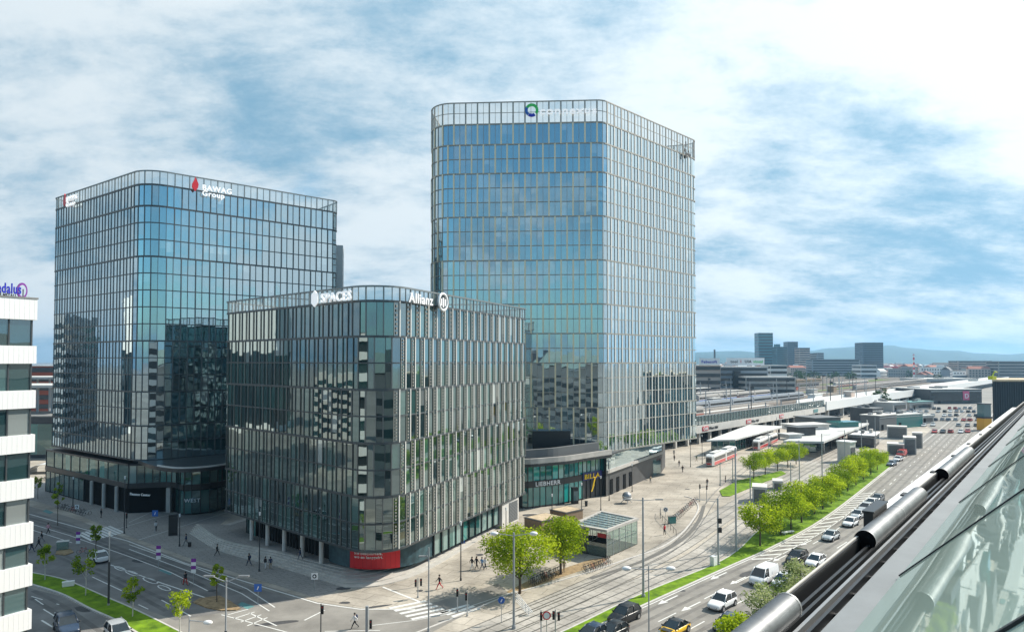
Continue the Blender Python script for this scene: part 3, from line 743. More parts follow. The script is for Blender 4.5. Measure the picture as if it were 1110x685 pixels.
def tower(root, ol, z0, storeys, bay, glass, frame_of, rim_h, rim_rows, fin, groups, blinds, split=0.5, vent=None, rnd_seed=1, rim_glass='glass_rim', slab_h=0.42, sub_w=0.09):
    """Curtain wall on an outline: storeys = list of heights; groups = storey indices where the bays shift by half."""
    rr = random.Random(rnd_seed)
    nb = max(8, round(ol.L / bay)); bw = ol.L / nb
    zs = [z0]
    for h in storeys: zs.append(zs[-1] + h)
    ztop = zs[-1]
    camv = Vector((0, 0))
    panes = []; mats = {}
    FR = {}
    def fr(n):
        k = frame_of(n)
        return FR.setdefault(k, MB())
    shift = 0.0
    for k, h in enumerate(storeys):
        if k in groups: shift = 0.5 - shift
        za, zb = zs[k], zs[k + 1]
        row_blind = rr.random()
        for i in range(nb):
            q0 = (i + shift) * bw
            p, n, t = ol.at(q0)
            mid, nm, _ = ol.at(q0 + bw / 2)
            vis = (camv - mid).dot(nm) > -2
            if vis:
                # main fin
                mb = fr(n)
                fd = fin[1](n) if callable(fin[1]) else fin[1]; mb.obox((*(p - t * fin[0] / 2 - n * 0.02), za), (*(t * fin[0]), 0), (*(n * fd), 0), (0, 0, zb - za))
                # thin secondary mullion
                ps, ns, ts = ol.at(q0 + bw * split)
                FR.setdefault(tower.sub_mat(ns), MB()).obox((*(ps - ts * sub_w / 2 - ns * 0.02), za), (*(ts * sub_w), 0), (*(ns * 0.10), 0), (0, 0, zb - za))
            w = MB()
            cuts = [0.0, split, 1.0]
            blind_bay = rr.random() < blinds
            tone = rr.random()
            for a, b in zip(cuts, cuts[1:]):
                pa, na, _ = ol.at(q0 + bw * a, -0.05); pb, nb_, _ = ol.at(q0 + bw * b, -0.05)
                c = (min(1, max(0, tone + rr.uniform(-.2, .2))), rr.random(), rr.random(), 0.0)
                zlo, zhi = za + 0.0, zb
                is_v = vent and b == 1.0
                if is_v:
                    w.face([(*pa, zlo), (*pb, zlo), (*pb, zhi), (*pa, zhi)], 1, c)
                elif blind_bay:
                    zm = zhi - (zhi - zlo) * rr.choice((0.35, 0.5, 0.7, 1.0))
                    w.face([(*pa, zm), (*pb, zm), (*pb, zhi), (*pa, zhi)], 0, (c[0], c[1], c[2], rr.uniform(0.35, 0.95)))
                    if zm > zlo: w.face([(*pa, zlo), (*pb, zlo), (*pb, zm), (*pa, zm)], 0, c)
                else:
                    w.face([(*pa, zlo), (*pb, zlo), (*pb, zhi), (*pa, zhi)], 0, c)
            dist = math.hypot(mid.x, mid.y)
            face_ = max(0.0, (camv - mid).dot(nm) / dist)
            panes.append((face_ * bw * h / dist ** 2 if vis else -dist, w, mid, (za + zb) / 2))
        # slab line
    for n_key in list(FR):
        pass
    sl_ = MB()
    for k in range(len(zs)):
        grp = (k in groups) or k in (0, len(zs) - 1)
        band(sl_, ol, zs[k] - (0.18 if grp else 0.10), zs[k] + (0.12 if grp else 0.08), -0.06, 0.09 if grp else 0.06)
    sl_.build('slab_edge', 'slab' if False else tower.slab_mat, root)
    for k, mb in FR.items(): mb.build('facade_frame', k, root)
    gm = [glass, vent or 'louvre_grey']
    panes.sort(key=lambda q: -q[0])
    for _, w, *_r in panes[:100]: w.build('window', gm, root, col_attr=True)
    rest = MB()
    for _, w, *_r in panes[100:]:
        for f, m_, c in zip(w.f, w.m, w.c): rest.face([w.v[i] for i in f], m_, c)
    o = rest.build('window', gm, root, col_attr=True); o['kind'] = 'stuff'
    # core and roof
    core = MB(); core.prism([tuple(p) for p in ol.ring(-0.3)], z0 + 0.05, ztop - 0.25); core.build('roof', 'roof_grey', root)
    # open screen round the roof
    rm = MB(); zt = ztop + rim_h
    band(rm, ol, zt - 0.22, zt, -0.08, 0.14)
    for j in range(1, rim_rows): band(rm, ol, ztop + rim_h * j / rim_rows - 0.06, ztop + rim_h * j / rim_rows + 0.06, -0.04, 0.06)
    rg = MB()
    for i in range(nb):
        for hf in (0.0, 0.5):
            p, n, t = ol.at((i + hf) * bw); wd = fin[0] if hf == 0 else 0.09
            rm.obox((*(p - t * wd / 2 - n * 0.08), ztop), (*(t * wd), 0), (*(n * (0.2 if hf == 0 else 0.14)), 0), (0, 0, rim_h - 0.1))
            pb, _, _ = ol.at((i + hf + 0.5) * bw)
            rg.face([(*p, ztop + 0.1), (*pb, ztop + 0.1), (*pb, zt - 0.2), (*p, zt - 0.2)], 0, (rr.random(), rr.random(), rr.random(), 0))
    rm.build('roof_screen_frame', tower.rim_mat, root); rg.build('roof_screen_glass', rim_glass, root, col_attr=True)
    return zs, zt
tower.slab_mat = 'frame_dark'; tower.rim_mat = 'rim_grey'; tower.sub_mat = lambda n: 'frame_dark'

# footprints measured from the rooflines
def roofpt(px, py, z): return at(px, py, z).to_2d()
ZT2, ZT1, ZT3 = 87.0, 65.7, 38.8
def line_x(p, d, q, e):
    den = d.x * e.y - d.y * e.x; w = q - p
    return p + d * ((w.x * e.y - w.y * e.x) / den)

# --- tall tower
a_, b_ = roofpt(486.8, 113.0, ZT2), roofpt(649, 109.3, ZT2)
c_, e_ = roofpt(657.5, 110.9, ZT2), roofpt(756.3, 154.4, ZT2)
A2 = line_x(a_, b_ - a_, c_, e_ - c_); dl = (a_ - b_).normalized(); dr = (e_ - c_).normalized()
C2 = a_ + dl * 5.2; B2 = e_ + dr * 2.0
OL2 = Outline([(A2, 3.0), (B2, 2.5), (Vector((-14, 199)), 4), (C2, 5.5)])
t2 = thing('office_tower', 'tallest of the three glass towers, blue front and bright sky-reflecting side', 'office tower', (0, 0, 0), group='glass office towers')
nrm_left = Vector((dl.y, -dl.x)); nrm_left = nrm_left if nrm_left.y < 0 else -nrm_left
tower.slab_mat = 'fin_bronze'; tower.rim_mat = 'fin_bronze'
st2 = [3.27] * 21 + [4.65]
tower.sub_mat = lambda n: 'fin_bronze' if n.x < 0.35 else 'fin_sunlit'
zs2, zt2 = tower(t2, OL2, 8.9, st2, 2.68, 'glass_tall', lambda n: 'fin_champagne' if n.x < 0.35 else 'fin_sunlit', 5.0, 2, (0.34, lambda n: 0.16 if n.x < 0.35 else 0.10), {3, 6, 8, 10, 13, 16, 19, 21}, 0.11, split=0.5, rnd_seed=5)  # sunny face takes paler fins and mullions, sunlight put into their colour
# --- mid tower
a_, b_ = roofpt(59.5, 215.0, ZT1), roofpt(146, 186, ZT1)
c_, e_ = roofpt(181, 186.3, ZT1), roofpt(365, 217.8, ZT1)
A1_ = line_x(a_, b_ - a_, c_, e_ - c_); dl1 = (a_ - b_).normalized(); dr1 = (e_ - c_).normalized()
C1 = a_ + dl1 * 1.0; B1 = e_ + dr1 * 0.6
OL1 = Outline([(A1_, 5.0), (B1, 1.5), (Vector((-66, 186)), 4), (C1, 1.5)])
t1 = thing('office_tower', 'mid-height glass tower with red flame emblem and white letters under its roof rim', 'office tower', (0, 0, 0), group='glass office towers')
tower.slab_mat = 'frame_dark'; tower.rim_mat = 'rim_grey'
tower.sub_mat = lambda n: 'frame_mid'
zs1, zt1 = tower(t1, OL1, 10.1, [3.25] * 15 + [4.15], 2.72, 'glass_mid', lambda n: 'frame_mid', 2.7, 1, (0.17, lambda n: 0.14 if n.x > 0 else 0.06), {2, 4, 7, 12, 15}, 0.06, split=0.45, rnd_seed=8)
# --- low block
a_, b_ = roofpt(246.4, 326.7, ZT3), roofpt(384, 309.9, ZT3)
c_, e_ = roofpt(427, 309.0, ZT3), roofpt(570.5, 334.4, ZT3)
A3 = line_x(a_, b_ - a_, c_, e_ - c_); dl3 = (a_ - b_).normalized(); dr3 = (e_ - c_).normalized()
C3 = a_ + dl3 * 0.6; B3 = e_ + dr3 * 0.4
OL3 = Outline([(A3, 4.4), (B3, 1.2), (Vector((-30, 150)), 3), (C3, 1.2)])
t3 = thing('office_block', 'low dark glass block with a red banner at its rounded street corner', 'office block', (0, 0, 0), group='glass office towers')
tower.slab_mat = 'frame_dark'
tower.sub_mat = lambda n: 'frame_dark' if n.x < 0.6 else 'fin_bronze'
zs3, zt3 = tower(t3, OL3, 4.5, [3.46] * 8 + [4.62], 2.3, 'glass_low', lambda n: 'fin_sunlit' if n.x > 0.6 else 'frame_grey', 2.0, 1, (0.16, lambda n: 0.13 if n.x > 0.6 else 0.07), {2, 4, 6, 8}, 0.04, split=0.62, vent=None, rnd_seed=12, sub_w=0.07)  # fins and mullions painted paler on the sunny side, darker on the shaded one
# perforated vent leaves between the panes of the low block's sunny side
vn = MB()
nb3 = round(OL3.L / 2.3); bw3 = OL3.L / nb3; sh = 0.0
for k in range(9):
    if k in (2, 4, 6, 8): sh = 0.5 - sh
    for i in range(nb3):
        p, n, t = OL3.at((i + sh + 0.80) * bw3)
        if n.x > 0.6:
            for j in range(7):
                h = (zs3[k + 1] - zs3[k] - 0.5) / 7
                vn.obox((*(p - t * 0.15 + n * 0.02), zs3[k] + 0.3 + j * h), (*(t * 0.22), 0), (*(n * 0.06), 0), (0, 0, h * 0.55))
o_ = vn.build('vent_slat', 'fin_bronze', t3); o_['kind'] = 'stuff'

# --- signs on the rims
def on_face(ol_pt, px, zref):
    pass
def face_point(A, d, px):
    """Point on the vertical facade plane (through A along d, plan) that shows at photo column px."""
    k = (px - CXP) / F
    s = (k * A.y - A.x) / (d.x - k * d.y)
    return A + d * s
def sign_row(px, A, d, py, size, txt, material, parent, depth=0.12, sx=1.0, rev=False):
    p = face_point(A, d, px); n = Vector((d.y, -d.x)); n = n if n.dot(-p) > 0 else -n
    z = zat(p.y, py); x = d if (Vector((d.x, d.y, 0)).cross(Vector((0, 0, 1)))).to_2d().dot(n) > 0 else -d
    q = p + n * 0.75
    return lettering(txt, size, (q.x, q.y, z), (x.x, x.y, 0), material, parent, depth, sx=sx), q, x, n, z
# low block: name on the shaded side with a round emblem
s_, q_, x_, n_, z_ = sign_row(352.5, A3, dl3, 328.5, 1.75, 'SPACES', 'sign_added_glow', t3, sx=1.12)
e = MB(); c = Vector((*(q_ - x_ * 1.6), z_ + 0.62))
hexa = [c + Vector((x_.x * math.cos(u) * 0.9, x_.y * math.cos(u) * 0.9, 1.15 * math.sin(u))) for u in [math.pi / 6 + math.pi / 3 * i for i in range(6)]]
nn = Vector((n_.x, n_.y, 0)); e.face(hexa, 0); e.face([p - nn * 0.15 for p in reversed(hexa)], 0)
for i in range(6): e.face([hexa[i - 1], hexa[i - 1] - nn * 0.15, hexa[i] - nn * 0.15, hexa[i]], 0)
e.build('emblem', 'sign_added_glow', t3)
s_, q_, x_, n_, z_ = sign_row(437.5, A3, dr3, 327.6, 1.9, 'Allianz', 'white_sign', t3, sx=1.05)
e = MB(); c = Vector((*(q_ + x_ * 9.0), z_ + 0.7)); nn = Vector((n_.x, n_.y, 0))
e.torus(c, nn, 1.2, 0.19, 24, 6)
for k, (dx, hh) in enumerate(((-0.55, 1.0), (0.0, 1.4), (0.55, 1.0))): e.obox(c + Vector((x_.x * (dx - 0.16), x_.y * (dx - 0.16), -hh * 0.55)), (x_.x * 0.32, x_.y * 0.32, 0), nn * 0.1, (0, 0, hh))
e.build('emblem', 'white_sign', t3)
e = MB(); ring = [c - nn * 0.12 + Vector((x_.x * 1.2 * math.cos(u), x_.y * 1.2 * math.cos(u), 1.2 * math.sin(u))) for u in [2 * math.pi * i / 24 for i in range(24)]]
e.face(ring, 0); e.build('emblem_disc', 'frame_dark', t3)
# mid tower: red flame and two lines of white letters, repeated small on the other side
def flame(c, x, w, h, parent):
    e = MB(); prof = [(0, 1.0), (0.28, 0.55), (0.5, 0.05), (0.42, -0.45), (0.0, -1.0), (-0.45, -0.5), (-0.42, 0.0), (-0.15, 0.5)]
    f = [c + Vector((x.x * a * w, x.y * a * w, b * h / 2)) for a, b in prof]; n = Vector((x.x, x.y, 0)).cross(Vector((0, 0, 1))) * 0.2
    e.face(f, 0); e.face([p - n for p in reversed(f)], 0)
    for i in range(len(f)): e.face([f[i - 1], f[i - 1] - n, f[i] - n, f[i]], 0)
    e.build('emblem', 'sign_red', parent)
s_, q_, x_, n_, z_ = sign_row(215.5, A1_, dr1, 206.5, 1.5, 'BAWAG', 'sign_added_glow', t1)
lettering('Group', 1.5, (q_.x, q_.y, z_ - 1.15), (x_.x, x_.y, 0), 'sign_added_glow', t1, 0.12)
flame(Vector((*(q_ - x_ * 1.3), z_ + 0.9)), x_, 1.3, 2.9, t1)
s_, q_, x_, n_, z_ = sign_row(73, A1_, dl1, 220.0, 1.5, 'BAWAG', 'sign_added_glow', t1)
lettering('Group', 1.5, (q_.x, q_.y, z_ - 1.15), (x_.x, x_.y, 0), 'sign_added_glow', t1, 0.12)
flame(Vector((*(q_ - x_ * 1.0), z_ + 0.6)), x_, 1.4, 2.8, t1)
# tall tower: green and blue ring with pale letters
s_, q_, x_, n_, z_ = sign_row(585, A2, dl, 125.5, 2.3, 'connexus', 'sign_added_glow', t2, sx=1.3)
def arc_sign(c, x, n, r, w, a0, a1, material, parent):
    e = MB(); k = 14; nn = Vector((n.x, n.y, 0)) * 0.2
    P = lambda rad, u: c + Vector((x.x * rad * math.cos(u), x.y * rad * math.cos(u), rad * math.sin(u)))
    for i in range(k):
        u, v = a0 + (a1 - a0) * i / k, a0 + (a1 - a0) * (i + 1) / k
        q = [P(r - w, u), P(r, u), P(r, v), P(r - w, v)]
        e.face(q, 0); e.face([p - nn for p in reversed(q)], 0); e.face([q[1], q[1] - nn, q[2] - nn, q[2]], 0); e.face([q[3], q[3] - nn, q[0] - nn, q[0]], 0)
    e.build('emblem', material, parent)
c = Vector((*(q_ - x_ * 1.7), z_ + 1.0))
arc_sign(c, x_, n_, 1.5, 0.6, R(-35), R(150), 'sign_green', t2); arc_sign(c, x_, n_, 1.5, 0.6, R(150), R(232), 'sign_blue', t2); arc_sign(c, x_, n_, 1.5, 0.7, R(236), R(305), 'letter_blue', t2)
p = face_point(A2, dr, 741.5); n_ = Vector((dr.y, -dr.x)); q_ = p + n_ * 0.7; z_ = zat(q_.y, 165)
e = MB()
for dx, dz, w, h in ((0, 1.3, 0.5, 1.5), (-0.5, 0.0, 1.0, 0.8), (0.1, -1.5, 0.6, 1.6), (0.9, -0.6, 0.9, 0.5), (1.9, -0.9, 0.6, 0.9), (1.4, 0.2, 0.4, 0.5)):
    e.obox((q_.x + dr.x * dx, q_.y + dr.y * dx, z_ + dz), (dr.x * w, dr.y * w, 0), (n_.x * 0.1, n_.y * 0.1, 0), (0, 0, h))
e.build('emblem', 'near_black', t2)

# ------------------------------------------------------------------ bases of the towers
def wall_run(mb, pts, z0, z1, th=0.25, mi=0):
    for a, b in zip(pts, pts[1:]):
        a, b = Vector(a), Vector(b); t = (b - a).normalized(); n = Vector((t.y, -t.x)) * th
        mb.obox((*a, z0), (*(b - a), 0), (*(-n), 0), (0, 0, z1 - z0), mi)
def panes_run(mb, pts, z0, z1, w=1.6, out=0.0, seed=1, blind=0.05):
    rr = random.Random(seed)
    for a, b in zip(pts, pts[1:]):
        a, b = Vector(a), Vector(b); L_ = (b - a).length; k = max(1, round(L_ / w)); t = (b - a) / L_; n = Vector((t.y, -t.x)) * out
        for i in range(k):
            p, q = a + t * L_ * i / k + n, a + t * L_ * (i + 1) / k + n
            mb.face([(*p, z0), (*q, z0), (*q, z1), (*p, z1)], 0, (rr.random(), rr.random(), rr.random(), 0.6 if rr.random() < blind else 0))
def posts_run(mb, pts, z0, z1, w=1.6, wd=0.1, dp=0.14, mi=0):
    for a, b in zip(pts, pts[1:]):
        a, b = Vector(a), Vector(b); L_ = (b - a).length; k = max(1, round(L_ / w)); t = (b - a) / L_; n = Vector((t.y, -t.x))
        for i in range(k + 1):
            p = a + t * L_ * i / k
            mb.obox((*(p - t * wd / 2 - n * 0.03), z0), (*(t * wd), 0), (*(n * dp), 0), (0, 0, z1 - z0), mi)
def sub(ol, q0, q1, out, step=1.0):
    k = max(2, int(abs(q1 - q0) / step)); return [ol.at(q0 + (q1 - q0) * i / k, out)[0] for i in range(k + 1)]
def q_of(ol, p):
    return min(((ol.at(ol.L * i / 800)[0] - p).length, ol.L * i / 800) for i in range(800))[1]

# low block base: terrace with steps, recessed ground floor, columns, banner
up_px = [(212, 572), (240, 590), (300, 603), (345, 615), (377, 622), (400, 619), (450, 600), (510, 573), (545, 556)]
lo_px = [(205, 578), (238, 597), (300, 614), (345, 627.5), (377, 637.5), (402, 637), (455, 622), (512, 590), (552, 563)]
up_w, lo_w = smooth_line(px_line(up_px), 1.5), smooth_line(px_line(lo_px), 1.5)
up_w, lo_w = resample(up_w, 40), resample(lo_w, 40)
terr = thing('terrace_steps', 'pale stone steps curving round the corner of the low glass block', 'steps')
back = [Vector((2, 140)), Vector((-40, 146)), Vector((-50, 118))]
for k in range(6):
    f = k / 5; mb = MB(); mb.prism([tuple(l.lerp(u, f)) for l, u in zip(lo_w, up_w)] + [tuple(b) for b in back], 0.0 if k == 0 else 0.12 * k + 0.002, 0.12 * (k + 1), 0)
    mb.build('step', 'concrete_step', terr)
mb = MB(); mb.prism([tuple(u + (Vector((-14, 120)) - u).normalized() * 0.4) for u in up_w] + [tuple(b + (Vector((-20, 125)) - b).normalized() * 1.5) for b in back], 0.722, 0.76); mb.build('terrace_paving', 'walk_slabs', terr)
ZG = 0.76
qa = q_of(OL3, A3); qC = q_of(OL3, C3); qB = q_of(OL3, B3)
IN = Outline([(A3 + (Vector((-18, 125)) - A3).normalized() * 4.4, 6.0), (B3 + Vector((-2.2, -1.0)), 0.8), (Vector((-28, 145)), 2), (C3 + Vector((3.6, 0.3)), 0.8)])
ia = q_of(IN, A3); iC = q_of(IN, C3 + Vector((3.4, 0.2))); iB = q_of(IN, B3 + Vector((-2, -1)))
if iC > ia: iC -= IN.L
if iB < ia: iB += IN.L
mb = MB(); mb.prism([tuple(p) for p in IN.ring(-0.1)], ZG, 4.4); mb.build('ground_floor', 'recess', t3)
mb = MB(); mb.prism([tuple(p) for p in OL3.ring(0.05)], 4.36, 4.52); mb.build('soffit', 'frame_grey', t3)
sh_l = [IN.at(q, 0.06)[0] for q in [iC + (ia - 13 - iC) * i / 24 for i in range(25)]]
mb = MB(); panes_run(mb, sh_l[:5], ZG, 4.3, 1.6, seed=3); mb.build('shop_window', 'glass_shop', t3, col_attr=True)
mb = MB(); posts_run(mb, sh_l, ZG, 4.3, 2.4, 0.12, 0.12); mb.build('shopfront_frame', 'frame_dark', t3)
k0 = [IN.at(q, 1.7)[0] for q in [iC + 5 + (ia - 9 - iC - 5) * i / 4 for i in range(5)]]
for p in k0:
    mb = MB(); mb.tube((p.x, p.y, ZG), (p.x, p.y, 4.36), 0.33, n=12); mb.build('column', 'concrete_pale', t3)
bn = [IN.at(q, 0.7)[0] for q in [ia - 8.5 + 17.0 * i / 30 for i in range(31)]]
def ribbon(pts, z0, z1, th=0.12):
    mb = MB()
    for a, b in zip(pts, pts[1:]):
        t = (b - a).normalized(); n = Vector((t.y, -t.x)) * th
        mb.face([(*(a + n), z0), (*(b + n), z0), (*(b + n), z1), (*(a + n), z1)]); mb.face([(*(a + n), z1), (*(b + n), z1), (*b, z1), (*a, z1)])
    return mb
ban = ribbon(bn[8:20], ZG + 0.15, 4.3).build('banner', 'red_banner', t3)
ribbon(bn[0:9], ZG + 0.15, 4.3).build('banner_panel', 'banner_teal', t3); ribbon(bn[19:], ZG + 0.15, 4.3).build('banner_panel', 'banner_teal', t3)
mb = MB(); mb.sheet([tuple(p) for p in bn] + [tuple(IN.at(ia, -3)[0])], 4.31); mb.build('banner_head', 'frame_dark', t3)
def curved_text(txt, s0, z, size, material, ol=IN, out=1.58, sx=1.0):
    me = text_mesh(txt, size, 0.02)
    for v in me.vertices:
        p, n, t = ol.at(s0 + v.co.x * sx, out + v.co.z); z_ = z + v.co.y; v.co = (p.x, p.y, z_)
    me.materials.clear(); me.materials.append(MATS[material]); o = bpy.data.objects.new('lettering', me); COL.objects.link(o); o.parent = ban
curved_text('Bei uns', ia - 3.3, 3.35, 0.5, 'white_sign', out=0.86)
curved_text('Sie bestimmen,', ia - 3.3, 2.85, 0.5, 'white_sign', out=0.86)
curved_text('wo es langgeht.', ia - 3.3, 2.35, 0.5, 'white_sign', out=0.86)
# sunny side shops
sr = [IN.at(q, 0.9)[0] for q in [ia + 8.7 + (iB - 9 - ia - 8.7) * i / 10 for i in range(11)]]
for a, b in zip(sr[:-1:2] , sr[2::2]):
    mb = MB(); panes_run(mb, [a, b], ZG + 0.2, 3.9, 1.5, 0.0, seed=int(a.x * 7) % 50, blind=0.5); mb.build('shop_window', 'glass_shop', t3, col_attr=True)
mb = MB(); posts_run(mb, sr, ZG, 4.3, 1.7, 0.16, 0.2); wall_run(mb, [p for p in sr], 3.9, 4.34, 0.1); mb.build('shopfront_frame', 'frame_dark', t3)
ew = [IN.at(iB - 8.5, 1.4)[0], IN.at(iB - 2.0, 1.6)[0]]
mb = MB(); wall_run(mb, ew, 0.1, 4.3, 1.5); mb.build('end_wall', 'concrete_pale', t3)
t_ = (ew[1] - ew[0]).normalized(); n_ = Vector((t_.y, -t_.x))
mb = MB()
for j in range(14): mb.obox((*(ew[0] + t_ * 2.6 + n_ * 0.02), 0.5 + j * 0.25), (*(t_ * 3.4), 0), (*(n_ * 0.06), 0), (0, 0, 0.16))
mb.build('louvre_grille', 'louvre_grey', t3)

# mid tower base: glazed gallery over a dark arcade, curved corner shop and canopy
def gpx(*px): return [at(*p).to_2d() for p in px]
gl_ = face_point(A1_, dl1, 56); ga_ = A1_ + dl1 * 3.5
low = [C1 + dl1 * -1.0 + Vector((-0.6, -1.0)), A1_ + dl1 * 3.5 + Vector((-0.5, -0.8))]
t_ = (low[1] - low[0]).normalized(); n_ = Vector((t_.y, -t_.x)); n_ = n_ if n_.y < 0 else -n_
P0 = [low[0] - n_ * 0.5, low[1] - n_ * 0.5]
en = A1_ + dr1 * 5.5 + Vector((0.3, -0.5))
cur = smooth_line([P0[1], en] + gpx((200, 558), (235, 554), (258, 545)), 1.2)
gal = [P0[0]] + cur
body = [tuple(p) for p in gal] + [(-38, 160), (-70, 180), tuple(C1 + Vector((2, 6)))]
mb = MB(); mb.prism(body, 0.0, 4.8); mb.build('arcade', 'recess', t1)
mb = MB(); mb.prism([tuple(Vector(p)) for p in body], 4.8, 9.3); mb.build('gallery', 'dark_panel', t1)
mb = MB(); panes_run(mb, gal, 5.7, 9.0, 2.0, 0.12, seed=21, blind=0.12); mb.build('gallery_window', 'glass_shop', t1, col_attr=True)
mb = MB(); posts_run(mb, gal, 5.6, 9.1, 4.0, 0.12, 0.25); wall_run(mb, gal, 9.0, 9.35, -0.3); wall_run(mb, gal, 4.7, 5.7, -0.34); mb.build('gallery_frame', 'dark_panel', t1)
L1 = (P0[1] - P0[0]).length
mb = MB(); panes_run(mb, [P0[0], P0[0] + t_ * L1 * 0.5], 0.2, 4.5, 2.4, 0.14, seed=4); mb.build('shop_window', 'glass_white_block', t1, col_attr=True)
mb = MB(); posts_run(mb, [P0[0], P0[0] + t_ * L1 * 0.5], 0.0, 4.6, 2.4, 0.12, 0.25); mb.build('shopfront_frame', 'dark_panel', t1)
for f in (0.62, 0.76, 0.90):
    p = P0[0] + t_ * L1 * f + n_ * 0.55; mb = MB(); mb.tube((p.x, p.y, 0), (p.x, p.y, 4.75), 0.35, n=10); mb.build('column', 'concrete', t1)
p = cur[6] + Vector((-0.2, -0.7)); mb = MB(); mb.box((p.x, p.y, 0), (0.8, 0.8, 4.7)); mb.build('column', 'concrete', t1)
cs = cur[len(cur) // 3:]
mb = MB(); panes_run(mb, cs, 0.3, 4.5, 2.0, 0.14, seed=9); mb.build('shop_window', 'glass_shop', t1, col_attr=True)
mb = MB(); posts_run(mb, cs, 0.0, 4.6, 4.0, 0.1, 0.25); mb.build('shopfront_frame', 'dark_panel', t1)
p = at(146, 535.5, 4.9); q = at(172, 537, 4.9); lettering('Finance Center', 0.62, (p.x - 0.3, p.y - 1.0, 4.95), ((q - p).x, (q - p).y, 0), 'white_sign', t1, 0.05)
p = at(192, 552, 2.0).to_2d(); cc_ = min(range(len(cs) - 1), key=lambda i: (cs[i] - p).length); d_ = (cs[cc_ + 1] - cs[cc_]).normalized(); n2 = Vector((d_.y, -d_.x))
q = cs[cc_] + n2 * 0.35; lettering('WEST', 1.0, (q.x, q.y, 2.4), (d_.x, d_.y, 0), 'white_sign', t1, 0.04)
# canopy that bridges from the tower to the low block, pale upper edge
ca_ = [at(150, 499, 10.0).to_2d(), at(170, 508, 9.6).to_2d(), at(200, 512, 9.4).to_2d(), at(243, 508, 9.4).to_2d(), at(262, 500, 9.4).to_2d()]
ca_ = smooth_line(ca_, 1.2)
mb = MB(); mb.prism([tuple(p) for p in ca_] + [(-42, 150), (-60, 140)], 9.4, 10.05); mb.build('canopy', 'dark_panel', t1)
mb = MB(); wall_run(mb, ca_[len(ca_) // 3:], 10.06, 10.32, 0.3); mb.build('canopy_edge', 'concrete_pale', t1)

# tall tower base: curved two-storey shop front, long dark wing under the bright side, plant box
pc_px = [(566, 551), (572, 551), (585, 549.5), (605, 547), (622, 543.5), (640, 539.5), (655, 536.5)]
pc = smooth_line(px_line(pc_px), 1.2)
wing = px_line([(657, 538), (717, 512)])
back2 = [(42, 188), (-10, 190), (-8, 168)]
fullp = [tuple(p) for p in pc] + [tuple(p) for p in wing] + back2
mb = MB(); mb.prism(fullp, 0, 8.85); mb.build('podium', 'dark_wall', t2)
cut = int(len(pc) * 0.72)
for nm, za, zb, sd in (('shop_window', 0.35, 4.0, 31), ('gallery_window', 5.3, 8.3, 32)):
    mb = MB(); panes_run(mb, pc[:cut] if za < 1 else pc, za, zb, 2.5, 0.1, seed=sd, blind=0.12); mb.build(nm, 'glass_teal', t2, col_attr=True)
mb = MB(); posts_run(mb, pc, 0, 8.5, 3.2, 0.14, 0.22); wall_run(mb, pc, 4.05, 5.25, -0.3); mb.build('shopfront_frame', 'dark_panel', t2)
mb = MB()
cpr = offset(pc, -2.2); mb.prism([tuple(p) for p in cpr] + [tuple(pc[-1] + Vector((4, 12))), (-6, 172)], 8.4, 9.0)
mb.build('canopy', 'dark_panel', t2)
mb = MB(); wall_run(mb, cpr, 8.9, 10.0, 0.5); mb.build('canopy_edge', 'concrete', t2)
mb = MB(); wall_run(mb, offset(pc, 1.5), 9.0, 11.2, 1.0); mb.build('parapet', 'louvre_grey', t2)
text_on_line('LIEBHERR', pc, 2.6, 4.25, 1.2, 0.36, 'white_sign', t2, 1.05)
j_ = int(len(pc) * 0.66); d_ = (pc[min(len(pc) - 1, j_ + 4)] - pc[j_]).normalized(); n2 = Vector((d_.y, -d_.x)); q = pc[j_] + n2 * 0.5
mb = MB(); mb.obox((*(q - d_ * 0.3), 4.0), (*(d_ * 6.2), 0), (*(-n2 * 0.1), 0), (0, 0, 1.6)); mb.build('sign_board', 'sign_navy', t2)
lettering('BILLA', 1.4, (q.x + n2.x * 0.1, q.y + n2.y * 0.1, 4.3), (d_.x, d_.y, 0), 'sign_yellow', t2, 0.06, sx=1.3)
mb = MB(); q2 = q + d_ * 2.6 + n2 * 0.12
for a, b in (((0.6, 4.2), (-0.1, 2.4)), ((0.25, 2.9), (-0.5, 1.5))):
    mb.obox((*(q2 + d_ * b[0]), b[1]), (*(d_ * 0.35), 0), (*(n2 * 0.06), 0), (d_.x * (a[0] - b[0]), d_.y * (a[0] - b[0]), a[1] - b[1]))
mb.build('arrow_sign', 'sign_yellow', t2)
mb = MB(); wtop = wing; panes_run(mb, wtop, 5.6, 8.5, 2.4, 0.12, seed=44); mb.build('gallery_window', 'glass_mid', t2, col_attr=True)
wd_ = (wing[1] - wing[0]); wl_ = wd_.length; wt_ = wd_ / wl_; wn_ = Vector((wt_.y, -wt_.x))
mb = MB(); wall_run(mb, wtop, 4.9, 5.6, -0.5); mb.build('wing_cornice', 'concrete', t2)
for f in (0.06, 0.16, 0.27, 0.37):
    mb = MB(); p = wing[0] + wt_ * wl_ * f + wn_ * 0.05; mb.obox((*p, 0), (*(wt_ * 1.4), 0), (*(wn_ * 0.08), 0), (0, 0, 3.3)); mb.build('door', 'recess', t2)
mb = MB(); p = wing[0] + wt_ * wl_ * 0.82 + wn_ * 0.06; panes_run(mb, [p, p + wt_ * wl_ * 0.16], 0.1, 4.0, 1.5, 0.0, seed=2); mb.build('shop_window', 'glass_white_block', t2, col_attr=True)
pb = [at(577, 500, 9.0).to_2d(), at(617, 499, 9.0).to_2d()]
mb = MB(); Yb = 150.5; xa, xb = (577 - CXP) / F * Yb, (618 - CXP) / F * Yb; zb_ = zat(Yb, 466.5)
